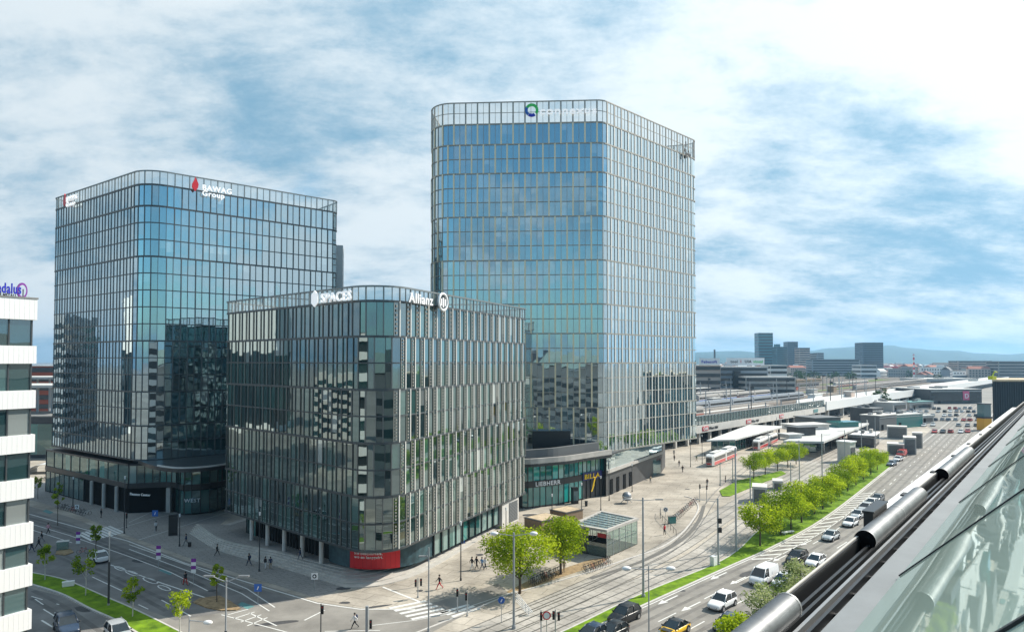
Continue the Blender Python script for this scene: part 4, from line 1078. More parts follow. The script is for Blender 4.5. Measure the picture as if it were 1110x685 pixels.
mb.obox((xa, Yb - 1, 9.0), (xb - xa, 0.3, 0), (0, 4.0, 0), (0, 0, zb_ - 9.0)); mb.build('plant_box', 'dark_panel', t2)

# slim pale stair tower that shows behind the mid tower
p = pt(368.5, 268, 172); st = thing('stair_tower', 'slim pale block rising just behind the mid-height tower', 'building', (p.x, p.y, 0))
mb = MB(); mb.box((0, 0, 0), (1.7, 6, p.z), 0.2); mb.build('wall', 'white_paint', st)
mb = MB()
for j in range(14): mb.box((-0.2, -3.06, 20 + j * 2.6), (0.7, 0.08, 1.3), 0.2)
mb.build('window_strip', 'band_glass', st)

# ------------------------------------------------------------------ white block with ribbon windows at the frame's edge
wf = Vector((0.54, 0.84)); wc = (-37.6, 54.0)
wb = thing('office_block', 'white block with horizontal ribbon windows and blue rooftop letters', 'office block')
ws = Vector((-0.84, 0.54)); P = Vector(wc)
zt_ = zat(54.0, 324.5)
levels = [(324.5, 347), (375, 394), (422.7, 442), (470.5, 489.5), (518, 539), (565.5, 588), (611, 634), (660, 681)]
core = MB(); core.obox((*(P - wf * 0.6 + ws * 0.6), 0), (*(-wf * 20), 0), (*(ws * 16), 0), (0, 0, zt_ - 0.3)); core.build('wall', 'dark_panel', wb)
zprev = None
for k, (a, b) in enumerate(levels + [(708, 730), (757, 780)]):
    za, zb = zat(54.0, a), zat(54.0, b)
    mb = MB(); mb.obox((*P, zb), (*(-wf * 21), 0), (*(ws * 17), 0), (0, 0, za - zb)); mb.build('spandrel', 'white_paint', wb)
    ins = 0.28
    zn = zb; zl = zat(54.0, (levels + [(708, 730), (757, 780), (800, 820)])[k + 1][0])
    pts_ = [P - wf * 8.0 - ws * -ins, P - wf * ins + ws * ins, P - wf * ins + ws * 6]
    mb = MB(); panes_run(mb, pts_[:2], zl, zn, 1.45, 0.0, seed=60 + k, blind=0.25); panes_run(mb, pts_[1:], zl, zn, 1.45, 0.0, seed=80 + k)
    mb.build('window', 'glass_white_block', wb, col_attr=True)
    mb = MB(); posts_run(mb, pts_, zl, zn, 1.45, 0.1, 0.1); mb.build('window_frame', 'frame_dark', wb)
mb = MB()
for k, (a, b) in enumerate(levels):
    za, zb = zat(54.0, a), zat(54.0, b); n_ = Vector((wf.y, -wf.x))
    for i in range(60):
        p = P - wf * (0.15 + i * 0.34) + n_ * 0.0; mb.obox((*p, zb + 0.04), (*(-wf * 0.05), 0), (*(n_ * 0.006), 0), (0, 0, za - zb - 0.08))
mb.build('spandrel_rib', 'white_paint', wb)['kind'] = 'stuff'
mb = MB(); mb.obox((*(P + wf * 0.05 - ws * 0.05), zt_), (*(-wf * 21.1), 0), (*(ws * 17.1), 0), (0, 0, 0.12)); mb.build('roof', 'roof_grey', wb)
n_ = Vector((wf.y, -wf.x))
q = P - wf * 2.6 - n_ * 0.3
zl = zat(54.0, 317)
lettering('Dedalus', 1.1, (*(q - wf * 0.55 + n_ * 0.1), zl - 0.2), (wf.x, wf.y, 0), 'letter_blue', wb, 0.06, sx=0.52)
lettering('METALL', 0.4, (*(q + wf * 0.3 + n_ * 0.1), zl - 0.52), (wf.x, wf.y, 0), 'near_black', wb, 0.04, sx=0.6)
e = MB(); c = Vector((*(q + wf * 1.75 - n_ * 0.25), zl + 0.1)); nn = Vector((n_.x, n_.y, 0))
for i in range(24):
    u, v = 2 * math.pi * i / 24, 2 * math.pi * (i + 1) / 24; P_ = lambda r, w: c + Vector((wf.x * 0.36 * r * math.cos(w), wf.y * 0.36 * r * math.cos(w), 0.62 * r * math.sin(w)))
    e.face([P_(0.72, u), P_(1, u), P_(1, v), P_(0.72, v)]); e.face([P_(1, u), P_(1, u) - nn * 0.15, P_(1, v) - nn * 0.15, P_(1, v)])
e.build('emblem', 'sign_purple', wb)
e = MB(); e.tube((*(q + wf * 1.7), zt_), (*(q + wf * 1.7), zl + 0.2), 0.04); e.tube((*(q + wf * 0.2), zt_), (*(q + wf * 0.2), zl), 0.04); e.tube((*(q - wf * 1.5), zt_), (*(q - wf * 1.5), zl), 0.04); e.build('sign_bracket_frame', 'frame_dark', wb)

# neighbours beyond the frame that the glass mirrors
def mirror_block(label, c, size, rz, m1, m2, bandh, name='office_block'):
    t = thing(name, label, 'office block', (c[0], c[1], 0), rz)
    mb = MB(); mb.box((0, 0, 0), size); mb.build('wall', m1, t)
    mb = MB(); z = 2.5
    while z < size[2] - 2:
        mb.box((0, 0, z), (size[0] + 0.1, size[1] + 0.1, bandh * 0.5)); z += bandh
    o = mb.build('window_band', m2, t); return t
mirror_block('plain white slab tower mirrored in the facades of the glass towers', (-232, 152), (16, 22, 54), 0.2, 'white_paint', 'band_glass', 60)
mirror_block('long grey office block mirrored low in the mid-height tower', (-215, 205), (30, 60, 45), 0.1, 'city_d', 'band_glass', 3.4)
mirror_block('pale office block mirrored low in the dark side of the low block', (-190, 96), (24, 46, 24), 0.15, 'city_a', 'band_glass', 3.4)
# ------------------------------------------------------------------ street lamps and poles
def lamp(label, base, ztop, arms, sleeve=0.0, arm_len=2.0, az=0.0, group='street lamps', r=0.09, dark=False, head='flat', rise=0.5):
    t = thing('street_lamp', label, 'street lamp', (base.x, base.y, 0), az, group)
    mb = MB(); mb.tube((0, 0, 0), (0, 0, ztop), r, r * 0.65, 10); mb.tube((0, 0, 0), (0, 0, 0.35), r * 1.6, r * 1.5, 10)
    mb.build('pole', 'pole_dark' if dark else 'pole_grey', t)
    if sleeve: mb = MB(); mb.tube((0, 0, 0.3), (0, 0, sleeve), r * 1.25, r * 1.15, 10); mb.build('sleeve', 'pole_dark', t)
    for s in arms:
        mb = MB(); mb.path([(0, 0, ztop - 0.35), (s * arm_len * 0.5, 0, ztop - 0.35 + rise * 0.45), (s * arm_len, 0, ztop - 0.35 + rise)], [0.05, 0.045, 0.04], 6); mb.build('arm', 'pole_grey', t)
        mb = MB()
        if head == 'dome': mb.ball((s * (arm_len + 0.15), 0, ztop - 0.4 + rise), 0.36, 12, 8, 0, (1.25, 0.8, 0.62)); mb.build('lamp_head', 'white_paint', t)
        else: mb.box((s * (arm_len + 0.3), 0, ztop - 0.4 + rise), (0.95, 0.3, 0.12)); mb.build('lamp_head', 'steel_grey', t)
    if not arms:
        mb = MB(); mb.tube((0, 0, ztop), (0, 0, ztop + 0.5), 0.11, 0.14, 10); mb.build('lamp_head', 'lamp_clear', t)
    return t
def base_top(px, py, ptop): b = at(px, py); return b, zat(b.y, ptop)
def lampp(label, px, py, ptop, arms, **k):
    b, z = base_top(px, py, ptop); return lamp(label, b, z, arms, **k)
lampp('grey two-armed lamp with a dark sleeve standing in front of the gravel island', 244, 745, 626, (-1, 1), sleeve=5.0, arm_len=1.25, r=0.1)
lampp('plain lamp pole, dark below and pale above, on the grass median behind the dark car', 117.6, 656.7, 580, (), sleeve=5.2, r=0.1)
lampp('lamp with one long arm and a big white dome head at the grass median end', 204.5, 725, 668, (1,), arm_len=1.6, head='dome', r=0.08, rise=-0.15)
lampp('tall two-armed lamp in front of the larger plaza tree, tram signals clamped to it', 557, 681, 577, (-1, 1), arm_len=2.0, r=0.15, sleeve=0, head='dome', rise=0.3)
lampp('tall two-armed lamp on the verge beside the glass pavilion', 697.4, 647, 539, (-1, 1), arm_len=1.7, r=0.16, rise=0.1)
lampp('two-armed lamp with glassy dome heads at the kerb next to the black car', 703.7, 731, 613, (-1, 1), arm_len=1.9, head='dome', r=0.08, rise=0.15)
lampp('slender pole lamp with one small head beside the zebra crossing', 464.6, 684, 593, (-1,), arm_len=0.3, r=0.09, rise=-0.6)
for lab_, px, py, pt_ in [
    ('black plaza lamp nearest the low block, beside the four people walking', 499.5, 629, 569), ('black plaza lamp in front of the bright shop sign corner at the low block end', 548.5, 584, 553),
    ('black plaza lamp in front of the curved teal shop windows', 598.4, 562.6, 538), ('black plaza lamp beside the tall info column', 630.5, 561.5, 526),
    ('black plaza lamp in front of the yellow shop letters', 651.3, 553, 518.6), ('black plaza lamp between the yellow letters and the silver globe', 660.3, 542.6, 499),
    ('black plaza lamp standing before the dark wing of the tall tower', 685.2, 533, 505), ('black plaza lamp by the far end of the dark wing', 748.6, 506, 479),
    ('black plaza lamp close to the front of the red tram', 761.2, 502.5, 473), ('thin black lamp in front of the columns of the low block', 281, 619, 558.5),
    ('thin dark lamp near the arcade of the mid tower, by the crossing', 134.6, 578, 519), ('dark lamp beside the black totem on the walkway', 194.5, 592, 560),
    ('dark lamp by the parked bicycles in front of the mid tower', 79, 550, 519.5), ('dark lamp far up the side street beside the white shelter', 51.6, 515, 497)]:
    lampp(lab_, px, py, pt_, (), r=0.085, dark=True)
# tram and traction poles
def pole_px(label, px, py, ptop, r=0.14, arm=None, bits=()):
    b, z = base_top(px, py, ptop)
    t = thing('traction_pole', label, 'pole', (b.x, b.y, 0), 0, 'traction poles along the tram tracks')
    mb = MB(); mb.tube((0, 0, 0), (0, 0, z), r, r * 0.7, 10); mb.tube((0, 0, 0), (0, 0, 0.25), r * 1.8, r * 1.8, 10); mb.build('pole', 'pole_grey', t)
    if arm: mb = MB(); mb.tube((0, 0, z - 0.5), (arm[0], arm[1], z - 0.2), 0.045, 0.035, 6); mb.tube((0, 0, z - 0.1), (arm[0], arm[1], z - 0.2), 0.02, 0.02, 5); mb.build('bracket_arm', 'pole_grey', t)
    for h in bits: mb = MB(); mb.box((0.2, -0.1, h), (0.55, 0.35, 0.7)); mb.build('signal_box', 'near_black', t)
    return t
for a in [('tall traction pole with black signal boxes, next to the white cabinet on the verge', 778.6, 612, 540, 0.16, (-3.2, 0.5), (4.6, 5.9)),
          ('tall traction pole at the verge, near the first round tree', 798, 597.5, 485, 0.15, (-3, 0.6), ()),
          ('traction pole behind the louvred concrete block', 813.4, 546, 504, 0.13, None, ()), ('traction pole beside the small lawn, just off the red tram', 780.7, 526, 501, 0.12, (2.5, 0), ()),
          ('dark traction pole at the tip of the small lawn', 794.3, 523, 496, 0.12, None, ()), ('traction pole in the gap past the lawn', 857.3, 530, 501, 0.13, None, ()),
          ('traction pole on the tracks before the bus station roof', 866.6, 522, 477, 0.13, (-2.5, 0.5), ()), ('tall traction pole in front of the bus station hall', 891.2, 516, 470, 0.14, (2.5, 0.3), ()),
          ('traction pole by the second red tram', 833, 498, 468, 0.12, None, ()), ('traction pole behind the tram shelter, near the viaduct', 842, 472, 452, 0.12, None, ()),
          ('traction pole beside the pale kiosk frame at the stop', 916, 502, 466, 0.13, (-2, 0.4), ()), ('traction pole between kiosk and concrete blocks', 934, 494, 458, 0.13, None, ()),
          ('traction pole beside the tram stop roof', 949, 486, 452, 0.13, None, ())]: pole_px(*a)

# ------------------------------------------------------------------ traffic signals and signs
def signal(label, px, py, ptop, heads=((0.0, 0),), dark=False, r=0.06):
    b, z = base_top(px, py, ptop)
    t = thing('traffic_light', label, 'traffic light', (b.x, b.y, 0), 0, 'traffic lights at the crossing')
    mb = MB(); mb.tube((0, 0, 0), (0, 0, z), r, r, 8); mb.tube((0, 0, 0), (0, 0, 0.2), r * 2, r * 2, 8); mb.build('pole', 'pole_dark' if dark else 'pole_grey', t)
    for k, (dx, dz) in enumerate(heads):
        mb = MB(); mb.box((dx, -0.16, z - 1.0 + dz), (0.24, 0.2, 0.86))
        h = mb.build('signal_head', 'near_black', t)
        for j, m in enumerate(('recess', 'recess', 'lamp_tail')):
            mb = MB(); mb.tube((dx, -0.265, z - 0.85 + dz + j * 0.28), (dx, -0.285, z - 0.85 + dz + j * 0.28), 0.075, 0.075, 10); mb.build('lens', m, h)
    return t
signal('slim traffic light in front of the sunlit crossing below the low block corner', 347.7, 690, 654, ((0.2, 0),), True)
signal('thick grey signal post beside the walker with a backpack', 397.6, 700, 656.5, ((0.42, -1.2),), False, 0.17)
signal('pedestrian light at the plaza edge, first of the pair behind the zebra', 495.8, 663, 637, ((0, 0.1),))
signal('pedestrian light at the plaza edge, second of the pair behind the zebra', 506.4, 667.5, 640, ((-0.1, 0),))
signal('signal post with two small heads next to the low block steps', 453, 647.5, 626, ((-0.25, 0), (0.4, 0.1)))
signal('traffic light beside the round no-entry sign on the tram bed', 602, 690, 660, ((-0.2, 0), (0.35, -0.1)))
signal('tram signal to the near side of the round no-entry sign', 586.5, 688, 661, ((0, 0),))
signal('signal post close to the dark kerb curve of the plaza', 766, 545, 525, ((0, 0),))
signal('small signal post at the crossing beside the mid tower lamp', 137, 572, 555, ((0.1, 0),), True)
signal('signal post by the tram turnoff, next to the low railing', 758.5, 543.5, 524, ((0, 0),))

def disc_sign(label, px, py, pz, rad, kind, cat='sign', square=False):
    b, z = base_top(px, py, pz)
    t = thing('traffic_sign', label, cat, (b.x, b.y, 0), 0, None)
    mb = MB(); mb.tube((0, 0, 0), (0, 0, z + rad), 0.035, 0.035, 7); mb.build('post', 'pole_grey', t)
    def disc(r, y, m, nm):
        mb = MB()
        if square and r == rad: mb.box((0, y - 0.015, z - r), (2 * r, 0.03, 2 * r))
        else: mb.tube((0, y, z), (0, y - 0.03, z), r, r, 20, smooth=False)
        return mb.build(nm, m, t)
    if kind == 'blue': disc(rad, -0.05, 'sign_blue', 'panel'); mb = MB(); mb.obox((-0.08 * 1.6, -0.1, z - rad * 0.5), (0.12, 0, 0), (0, -0.01, 0), (0.15, 0, rad * 0.9)); mb.build('arrow_mark', 'white_sign', t)
    elif kind == 'ring': disc(rad, -0.05, 'sign_red', 'panel'); disc(rad * 0.72, -0.085, 'white_sign', 'panel_face')
    elif kind == 'round': disc(rad, -0.05, 'white_sign', 'panel'); disc(rad * 0.62, -0.085, 'near_black', 'pictogram'); disc(rad * 0.3, -0.12, 'white_sign', 'pictogram')
    return t
disc_sign('square white sign with a dark round emblem below the stone steps', 341, 639.5, 624, 0.42, 'round', square=True)
disc_sign('blue direction sign on a thin post beside the curved kerb in the shade', 279.6, 654, 636.5, 0.45, 'blue', square=True)
disc_sign('round blue sign on a thin post in front of the larger plaza tree', 543.6, 674.5, 650, 0.38, 'blue')
disc_sign('round white sign with a red ring on the tram bed', 592.5, 692, 666.5, 0.45, 'ring')
disc_sign('small blue column sign at the foot of the mid tower entrance', 168, 578, 556, 0.5, 'blue', square=True)
disc_sign('dark round sign on a thin post by the curved kerb near the bicycle rack', 721.5, 560, 552, 0.45, 'round')
disc_sign('small white sign on a post among the bicycles of the side street', 83.5, 558, 549, 0.4, 'round', square=True)
# purple and white street banners
def banner(label, px, py, ptop, nlet):
    b, z = base_top(px, py, ptop)
    t = thing('street_banner', label, 'banner', (b.x, b.y, 0), 0.1, 'purple and white street banners')
    mb = MB(); mb.tube((0, 0, 0), (0, 0, z + 0.05), 0.035, 0.035, 7); mb.build('post', 'pole_grey', t)
    for k, m in enumerate(('sign_purple', 'white_sign', 'sign_purple', 'white_sign')):
        mb = MB(); h = 0.46; mb.box((0, -0.03, z - 0.46 * (k + 1)), (0.6, 0.04, 0.455)); mb.build('cloth', m, t)
banner('purple and white banner sign before the lamp by the black totem', 171.6, 620, 591, 0); banner('purple and white banner sign next to the cyclist on the shaded street', 209.6, 634, 605, 0); banner('purple and white banner sign above the zebra crossing in the side street', 84.6, 594, 576, 0)
# totems, cabinets, bins
t = thing('info_totem', 'tall black advertising totem on the shaded walkway', 'totem', tuple(at(187.5, 580)), 0.4)
mb = MB(); mb.box((0, 0, 0), (1.35, 0.5, 3.4)); mb.build('body', 'near_black', t); mb = MB(); mb.box((0, -0.27, 0.5), (1.1, 0.04, 2.6)); mb.build('screen', 'dark_panel', t)
t = thing('info_totem', 'dark info column with a pale screen beside the curved teal shop', 'totem', tuple(at(623, 545.5)), 0.35)
mb = MB(); mb.box((0, 0, 0), (1.25, 1.0, 3.3)); mb.build('body', 'near_black', t); mb = MB(); mb.box((0, -0.53, 0.7), (1.0, 0.05, 1.9)); mb.build('screen', 'lift_glass', t)
t = thing('info_totem', 'blue sign column standing by the shops of the low block', 'totem', tuple(at(501.5, 590)), 0.2)
mb = MB(); mb.box((0, 0, 0), (0.7, 0.3, 3.0)); mb.build('body', 'sign_blue', t); mb = MB(); mb.box((0, -0.17, 1.9), (0.5, 0.03, 0.6)); mb.build('pictogram', 'white_sign', t)
t = thing('switch_cabinet', 'white cabinet on the green verge beside the traction pole', 'cabinet', tuple(at(773.5, 613)), 0.75)
mb = MB(); mb.box((0, 0, 0.05), (1.0, 0.6, 1.3)); mb.box((0, 0, 1.35), (1.08, 0.68, 0.06)); mb.build('body', 'white_paint', t); mb = MB(); mb.box((0, -0.31, 0.15), (0.9, 0.02, 1.1)); mb.build('door', 'white_sign', t)
t = thing('switch_cabinet', 'small white box lying on the grass median in the shade', 'cabinet', tuple(at(74, 636)), 0.5)
mb = MB(); mb.box((0, 0, 0.15), (1.3, 0.45, 0.55)); mb.build('body', 'white_paint', t); mb = MB(); mb.box((0, 0, 0.7), (1.36, 0.5, 0.05)); mb.build('lid', 'white_sign', t)
t = thing('glass_kiosk', 'waist-high pale glass box beside the dark post at the side street', 'kiosk', tuple(at(68, 596)), 0.4)
mb = MB(); mb.box((0, 0, 0), (1.5, 0.9, 1.35)); mb.build('body', 'pavilion_glass', t); mb = MB(); mb.box((0, 0, 1.35), (1.6, 1.0, 0.06)); mb.build('roof', 'concrete_pale', t)
t = thing('litter_bin', 'dark litter bin on the sunlit plaza below the yellow letters', 'bin', tuple(at(635.5, 548.5)), 0.2)
mb = MB(); mb.tube((0, 0, 0.05), (0, 0, 0.95), 0.27, 0.3, 12); mb.build('body', 'near_black', t); mb = MB(); mb.tube((0, 0, 0.95), (0, 0, 1.05), 0.33, 0.33, 12); mb.build('lid', 'pole_dark', t)
t = thing('bench', 'flat white slab bench on the verge grass under the trees', 'bench', tuple(at(854, 579)), 0.5)
mb = MB(); mb.box((0, 0, 0.4), (2.6, 0.6, 0.12)); mb.build('seat', 'white_paint', t)
for s in (-1, 1): mb = MB(); mb.box((s * 0.95, 0, 0.08), (0.2, 0.5, 0.32)); mb.build('leg', 'concrete', t)

# silver globe on a trestle
gp_ = at(679.5, 545)
t = thing('globe_sculpture', 'silver and dark globe on a low trestle in the sunny plaza', 'sculpture', (gp_.x, gp_.y, 0))
mb = MB(); mb.ball((0, 0, 1.35), 0.95, 20, 14); mb.build('globe', 'steel_grey', t)
mb = MB(); mb.torus((0, 0, 1.35), (0.3, -0.2, 1), 0.97, 0.06, 28, 6); mb.build('ring', 'white_paint', t)
for a in (0.5, 2.6, 4.7): mb = MB(); mb.tube((math.cos(a) * 1.3, math.sin(a) * 1.0, 0), (math.cos(a) * 0.5, math.sin(a) * 0.5, 0.75), 0.06, 0.06, 6); mb.build('leg', 'pole_grey', t)

# ------------------------------------------------------------------ metro pavilion of glass and the low timber boxes behind it
FR, BR = at(657.8, 604.6).to_2d(), at(690.7, 589.8).to_2d(); FL, BLc = at(621.8, 568.6, 4.0).to_2d(), at(651.5, 554.4, 4.0).to_2d()
t = thing('metro_pavilion', 'glass entrance pavilion with a flat glazed roof beside the plaza trees', 'pavilion')
c4 = [FL, FR, BR, BLc]
for a, b, nm in ((FR, BR, 'glass_wall'), (BR, BLc, 'glass_wall'), (BLc, FL, 'glass_wall')):
    mb = MB(); mb.face([(*a, 0.1), (*b, 0.1), (*b, 3.75), (*a, 3.75)]); w = mb.build(nm, 'pavilion_glass', t)
    mb = MB(); posts_run(mb, [a, b], 0, 3.8, 1.9, 0.07, 0.07); wall_run(mb, [a, b], 1.9, 1.97, 0.06); mb.build('glazing_frame', 'pole_grey', w)
f0 = FL.lerp(FR, 0.42)
mb = MB(); mb.face([(*f0, 0.1), (*FR, 0.1), (*FR, 2.0), (*f0, 2.0)]); mb.build('balustrade', 'pavilion_glass', t)
mb = MB(); mb.sheet([tuple(p) for p in c4], 0.035); mb.build('stair_well', 'recess', t)
mb = MB(); wall_run(mb, [FL, f0], 0.0, 3.8, 0.3); mb.build('wall', 'dark_wall', t)
mb = MB(); p = FL.lerp(FR, 0.6) + (BR - FR).normalized() * 1.2; q = FL.lerp(FR, 0.98) + (BR - FR).normalized() * 1.2
mb.obox((*p, 2.5), (*(q - p), 0), (*((BR - FR).normalized() * 0.15), 0), (0, 0, 0.6)); mb.build('sign_board', 'sign_red', t)
mb = MB(); cen = sum(c4, Vector((0, 0))) / 4; rf = [c + (c - cen).normalized() * 0.3 for c in c4]
for a, b in zip(rf, rf[1:] + rf[:1]):
    a2, b2 = a + (cen - a).normalized() * 0.8, b + (cen - b).normalized() * 0.8
    mb.prism([tuple(a), tuple(b), tuple(b2), tuple(a2)], 3.8, 4.15)
mb.build('roof_border', 'concrete', t)
inn = [c + (cen - c).normalized() * 0.55 for c in c4]
mb = MB()
for i in range(7):
    u0, u1 = i / 7 + 0.006, (i + 1) / 7 - 0.006
    for v0, v1 in ((0.0, 0.49), (0.51, 1.0)):
        P_ = lambda u, v: (inn[0].lerp(inn[1], v)).lerp(inn[3].lerp(inn[2], v), u)
        mb.sheet([tuple(P_(u0, v0)), tuple(P_(u0, v1)), tuple(P_(u1, v1)), tuple(P_(u1, v0))], 4.02)
mb.build('roof_glazing', 'screen_glass', t)
mb = MB()
for i in range(8):
    a, b = inn[0].lerp(inn[3], i / 7), inn[1].lerp(inn[2], i / 7); d_ = (inn[3] - inn[0]).normalized() * 0.07
    mb.obox((*(a - d_), 3.9), (*(b - a), 0), (*(d_ * 2), 0), (0, 0, 0.2))
mb.build('roof_frame', 'pole_grey', t)
for lab_, cpx, sz, rz in (('low brown clad box behind the plaza trees, front one of two', (590, 577), (5.2, 4.2, 2.0), 0.75), ('low brown clad box with a rusty top behind the pavilion', (615, 565), (4.6, 4.0, 1.6), 0.75)):
    b = at(*cpx); t = thing('planter_box', lab_, 'planter', (b.x, b.y + 2.2, 0), rz)
    mb = MB(); mb.box((0, 0, 0), sz); mb.build('cladding', 'wood_brown', t)
    mb = MB(); mb.box((0, 0, sz[2]), (sz[0] + 0.2, sz[1] + 0.2, 0.12)); mb.build('rim', 'dark_wall', t)
    mb = MB(); mb.box((0, 0, sz[2] + 0.122), (sz[0] - 0.5, sz[1] - 0.5, 0.05)); mb.build('soil', 'stone_tan', t)

# louvred concrete vent blocks
def vent_block(label, x0, x1, ybase, ytop, depth, rz, name='vent_block'):
    b0, b1 = at(x0, ybase).to_2d(), at(x1, ybase).to_2d(); z = zat(b0.y, ytop); w = (b1 - b0).length
    t = thing(name, label, 'vent block', ((b0.x + b1.x) / 2, (b0.y + b1.y) / 2, 0), rz, 'louvred concrete vent blocks')
    mb = MB()
    mb.box((0, depth / 2, 0), (w, depth, z - 0.3)); mb.box((0, depth / 2, z - 0.3), (w + 0.1, depth + 0.1, 0.3)); mb.box((w / 2 - 0.15, -0.06, 0), (0.3, 0.12, z - 0.3)); mb.box((-w / 2 + 0.15, -0.06, 0), (0.3, 0.12, z - 0.3))
    mb.build('wall', 'concrete_pale', t)
    mb = MB()
    for j in range(12): mb.box((0, -0.03, 0.2 + j * (z - 0.7) / 12), (w - 0.7, 0.05, (z - 0.7) / 12 * 0.75))
    mb.build('louvre_grille', 'louvre_grey', t)
vent_block('louvred concrete block beside the first tree of the verge row', 816, 831, 545, 527.5, 4.5, -0.35)
vent_block('smaller pale block just behind the louvred one near the verge', 838, 848, 531, 521, 3.5, -0.35)
vent_block('wide grey louvred block behind the tram stop roof', 963, 982, 475.5, 462, 5, -0.5)
vent_block('louvred block beside the ramp with the red van', 980.5, 992.5, 492.5, 474, 6, -0.5)
vent_block('narrow louvred block standing apart on the asphalt, beyond the ramp', 990, 999.5, 485.5, 469, 4, -0.5)
vent_block('low concrete ramp portal with the red van in front of it', 963, 979, 493, 481, 6, -0.5, 'ramp_portal')

# bicycles
def bike_mesh():
    mb = MB()
    for x in (-0.52, 0.52): mb.torus((x, 0, 0.34), (0, 1, 0), 0.32, 0.025, 12, 4)
    for a, b in (((-0.52, 0, .34), (-0.15, 0, .85)), ((-0.52, 0, .34), (0, 0, .3)), ((0, 0, .3), (-0.18, 0, .95)), ((0, 0, .3), (0.38, 0, .85)), ((-0.15, 0, .82), (0.38, 0, .85)), ((0.52, 0, .34), (0.36, 0, 1.0))): mb.tube(a, b, 0.022, 0.022, 5, 1)
    mb.tube((0.34, -0.28, 1.02), (0.34, 0.28, 1.02), 0.02, 0.02, 5); mb.box((-0.2, 0, 0.94), (0.26, 0.13, 0.06))
    return mb
bike_cols = ['near_black', 'paint_silver', 'paint_red', 'paint_navy', 'paint_white']
bike0 = [bike_mesh().build('bicycle', ['tyre', c]) for c in bike_cols]
used_b = set()
def bike(px, py, rz, label, group):
    k = rnd.randrange(len(bike0)); b = at(px, py)
    o = bike0[k] if k not in used_b else bike0[k].copy()
    if k in used_b: COL.objects.link(o)
    used_b.add(k); o.location = (b.x, b.y, 0); o.rotation_euler = (R(rnd.uniform(-6, 6)), 0, rz + rnd.uniform(-0.15, 0.15)); tag(o, label, 'bicycle', group)
for i in range(14): f = i / 13; bike(576 + 29 * f, 634 - 13 * f, 2.0, 'bicycle parked in the dense row between the two plaza trees', 'bicycles between the plaza trees')
for i in range(11): f = i / 10; bike(634 + 27 * f, 620.5 - 10 * f, 2.0, 'bicycle parked at the rack along the glass pavilion', 'bicycles along the pavilion')
for i in range(14): f = i / 13; bike(731 + 23 * f, 564 - 20 * f, 0.4, 'bicycle parked in the long row on the plaza beside the curved kerb', 'bicycles beside the curved kerb')
for i in range(12): f = i / 11; bike(66 + 28 * f, 550.5 + 8 * f, 0.9, 'bicycle parked in front of the arcade of the mid tower', 'bicycles by the mid tower arcade')
for i in range(7): f = i / 6; bike(46 + 20 * f, 521 - 1 * f, 0.7, 'bicycle parked at the white shelter up the side street', 'bicycles at the side street shelter')
bike(90, 600, 0.5, 'dark moped-like bicycle standing at the corner behind the white hatchback', None)
t = thing('rental_stand', 'teal end post of the bicycle rack by the curved kerb', 'bike stand', tuple(at(728.5, 567)), 0.4)
mb = MB(); mb.box((0, 0, 0), (1.4, 0.5, 1.2)); mb.build('body', 'teal_glass', t); mb = MB(); mb.box((0, 0, 1.2), (1.5, 0.6, 0.08)); mb.build('cap', 'dark_wall', t)
t = thing('bike_shelter', 'low white arched shelter far up the side street', 'shelter', tuple(at(55, 512)), 0.2)
mb = MB(); k = 10; w = 9.0
for i in range(k):
    a, b = math.pi * i / k, math.pi * (i + 1) / k
    P_ = lambda u, y, r=1.0: (-math.cos(u) * w / 2 * r, y, 0.8 + math.sin(u) * 1.7 * r)
    mb.face([P_(a, -2), P_(b, -2), P_(b, 3), P_(a, 3)]); mb.face([P_(b, -2, 0.96), P_(a, -2, 0.96), P_(a, 3, 0.96), P_(b, 3, 0.96)]); mb.face([P_(a, -2), P_(a, -2, 0.96), P_(b, -2, 0.96), P_(b, -2)])
mb.build('roof', 'white_paint', t)
for s in (-1, 1): mb = MB(); mb.box((s * w / 2 * 0.95, 0.5, 0), (0.15, 4, 0.9)); mb.build('post', 'pole_grey', t)
# curved railing on the plaza edge
rp = smooth_line(px_line([(716, 556), (716, 562), (724, 571), (733, 581)]), 1.0)
mb = MB()
for a, b in zip(rp, rp[1:]): mb.tube((*a, 1.0), (*b, 1.0), 0.04, 0.04, 6)
for p in rp[::2]: mb.tube((*p, 0), (*p, 1.0), 0.035, 0.035, 6)
tag(mb.build('railing', 'pole_dark'), 'dark curved hand railing where the plaza meets the tram bed', 'railing')
# clamp-on tram switch gear on the lamp
b = at(557, 681)
mb = MB()
for k in range(5): mb.tube((0.2, 0, 4.0 - k * 0.25), (2.0 - k * 0.12, -1.2 + 0.2 * k, 2.2 - k * 0.12), 0.035, 0.035, 6)
for k in range(3): mb.tube((0.9 + k * 0.35, -0.55 - k * 0.22, 3.4 - k * 0.4), (0.9 + k * 0.35, -0.55 - k * 0.22, 2.4 - k * 0.32), 0.03, 0.03, 6)
o = mb.build('ladder_frame', 'white_paint'); o.location = (b.x, b.y, 0); tag(o, 'white slanting lattice leaning out from the lamp by the tram bed', 'lattice')

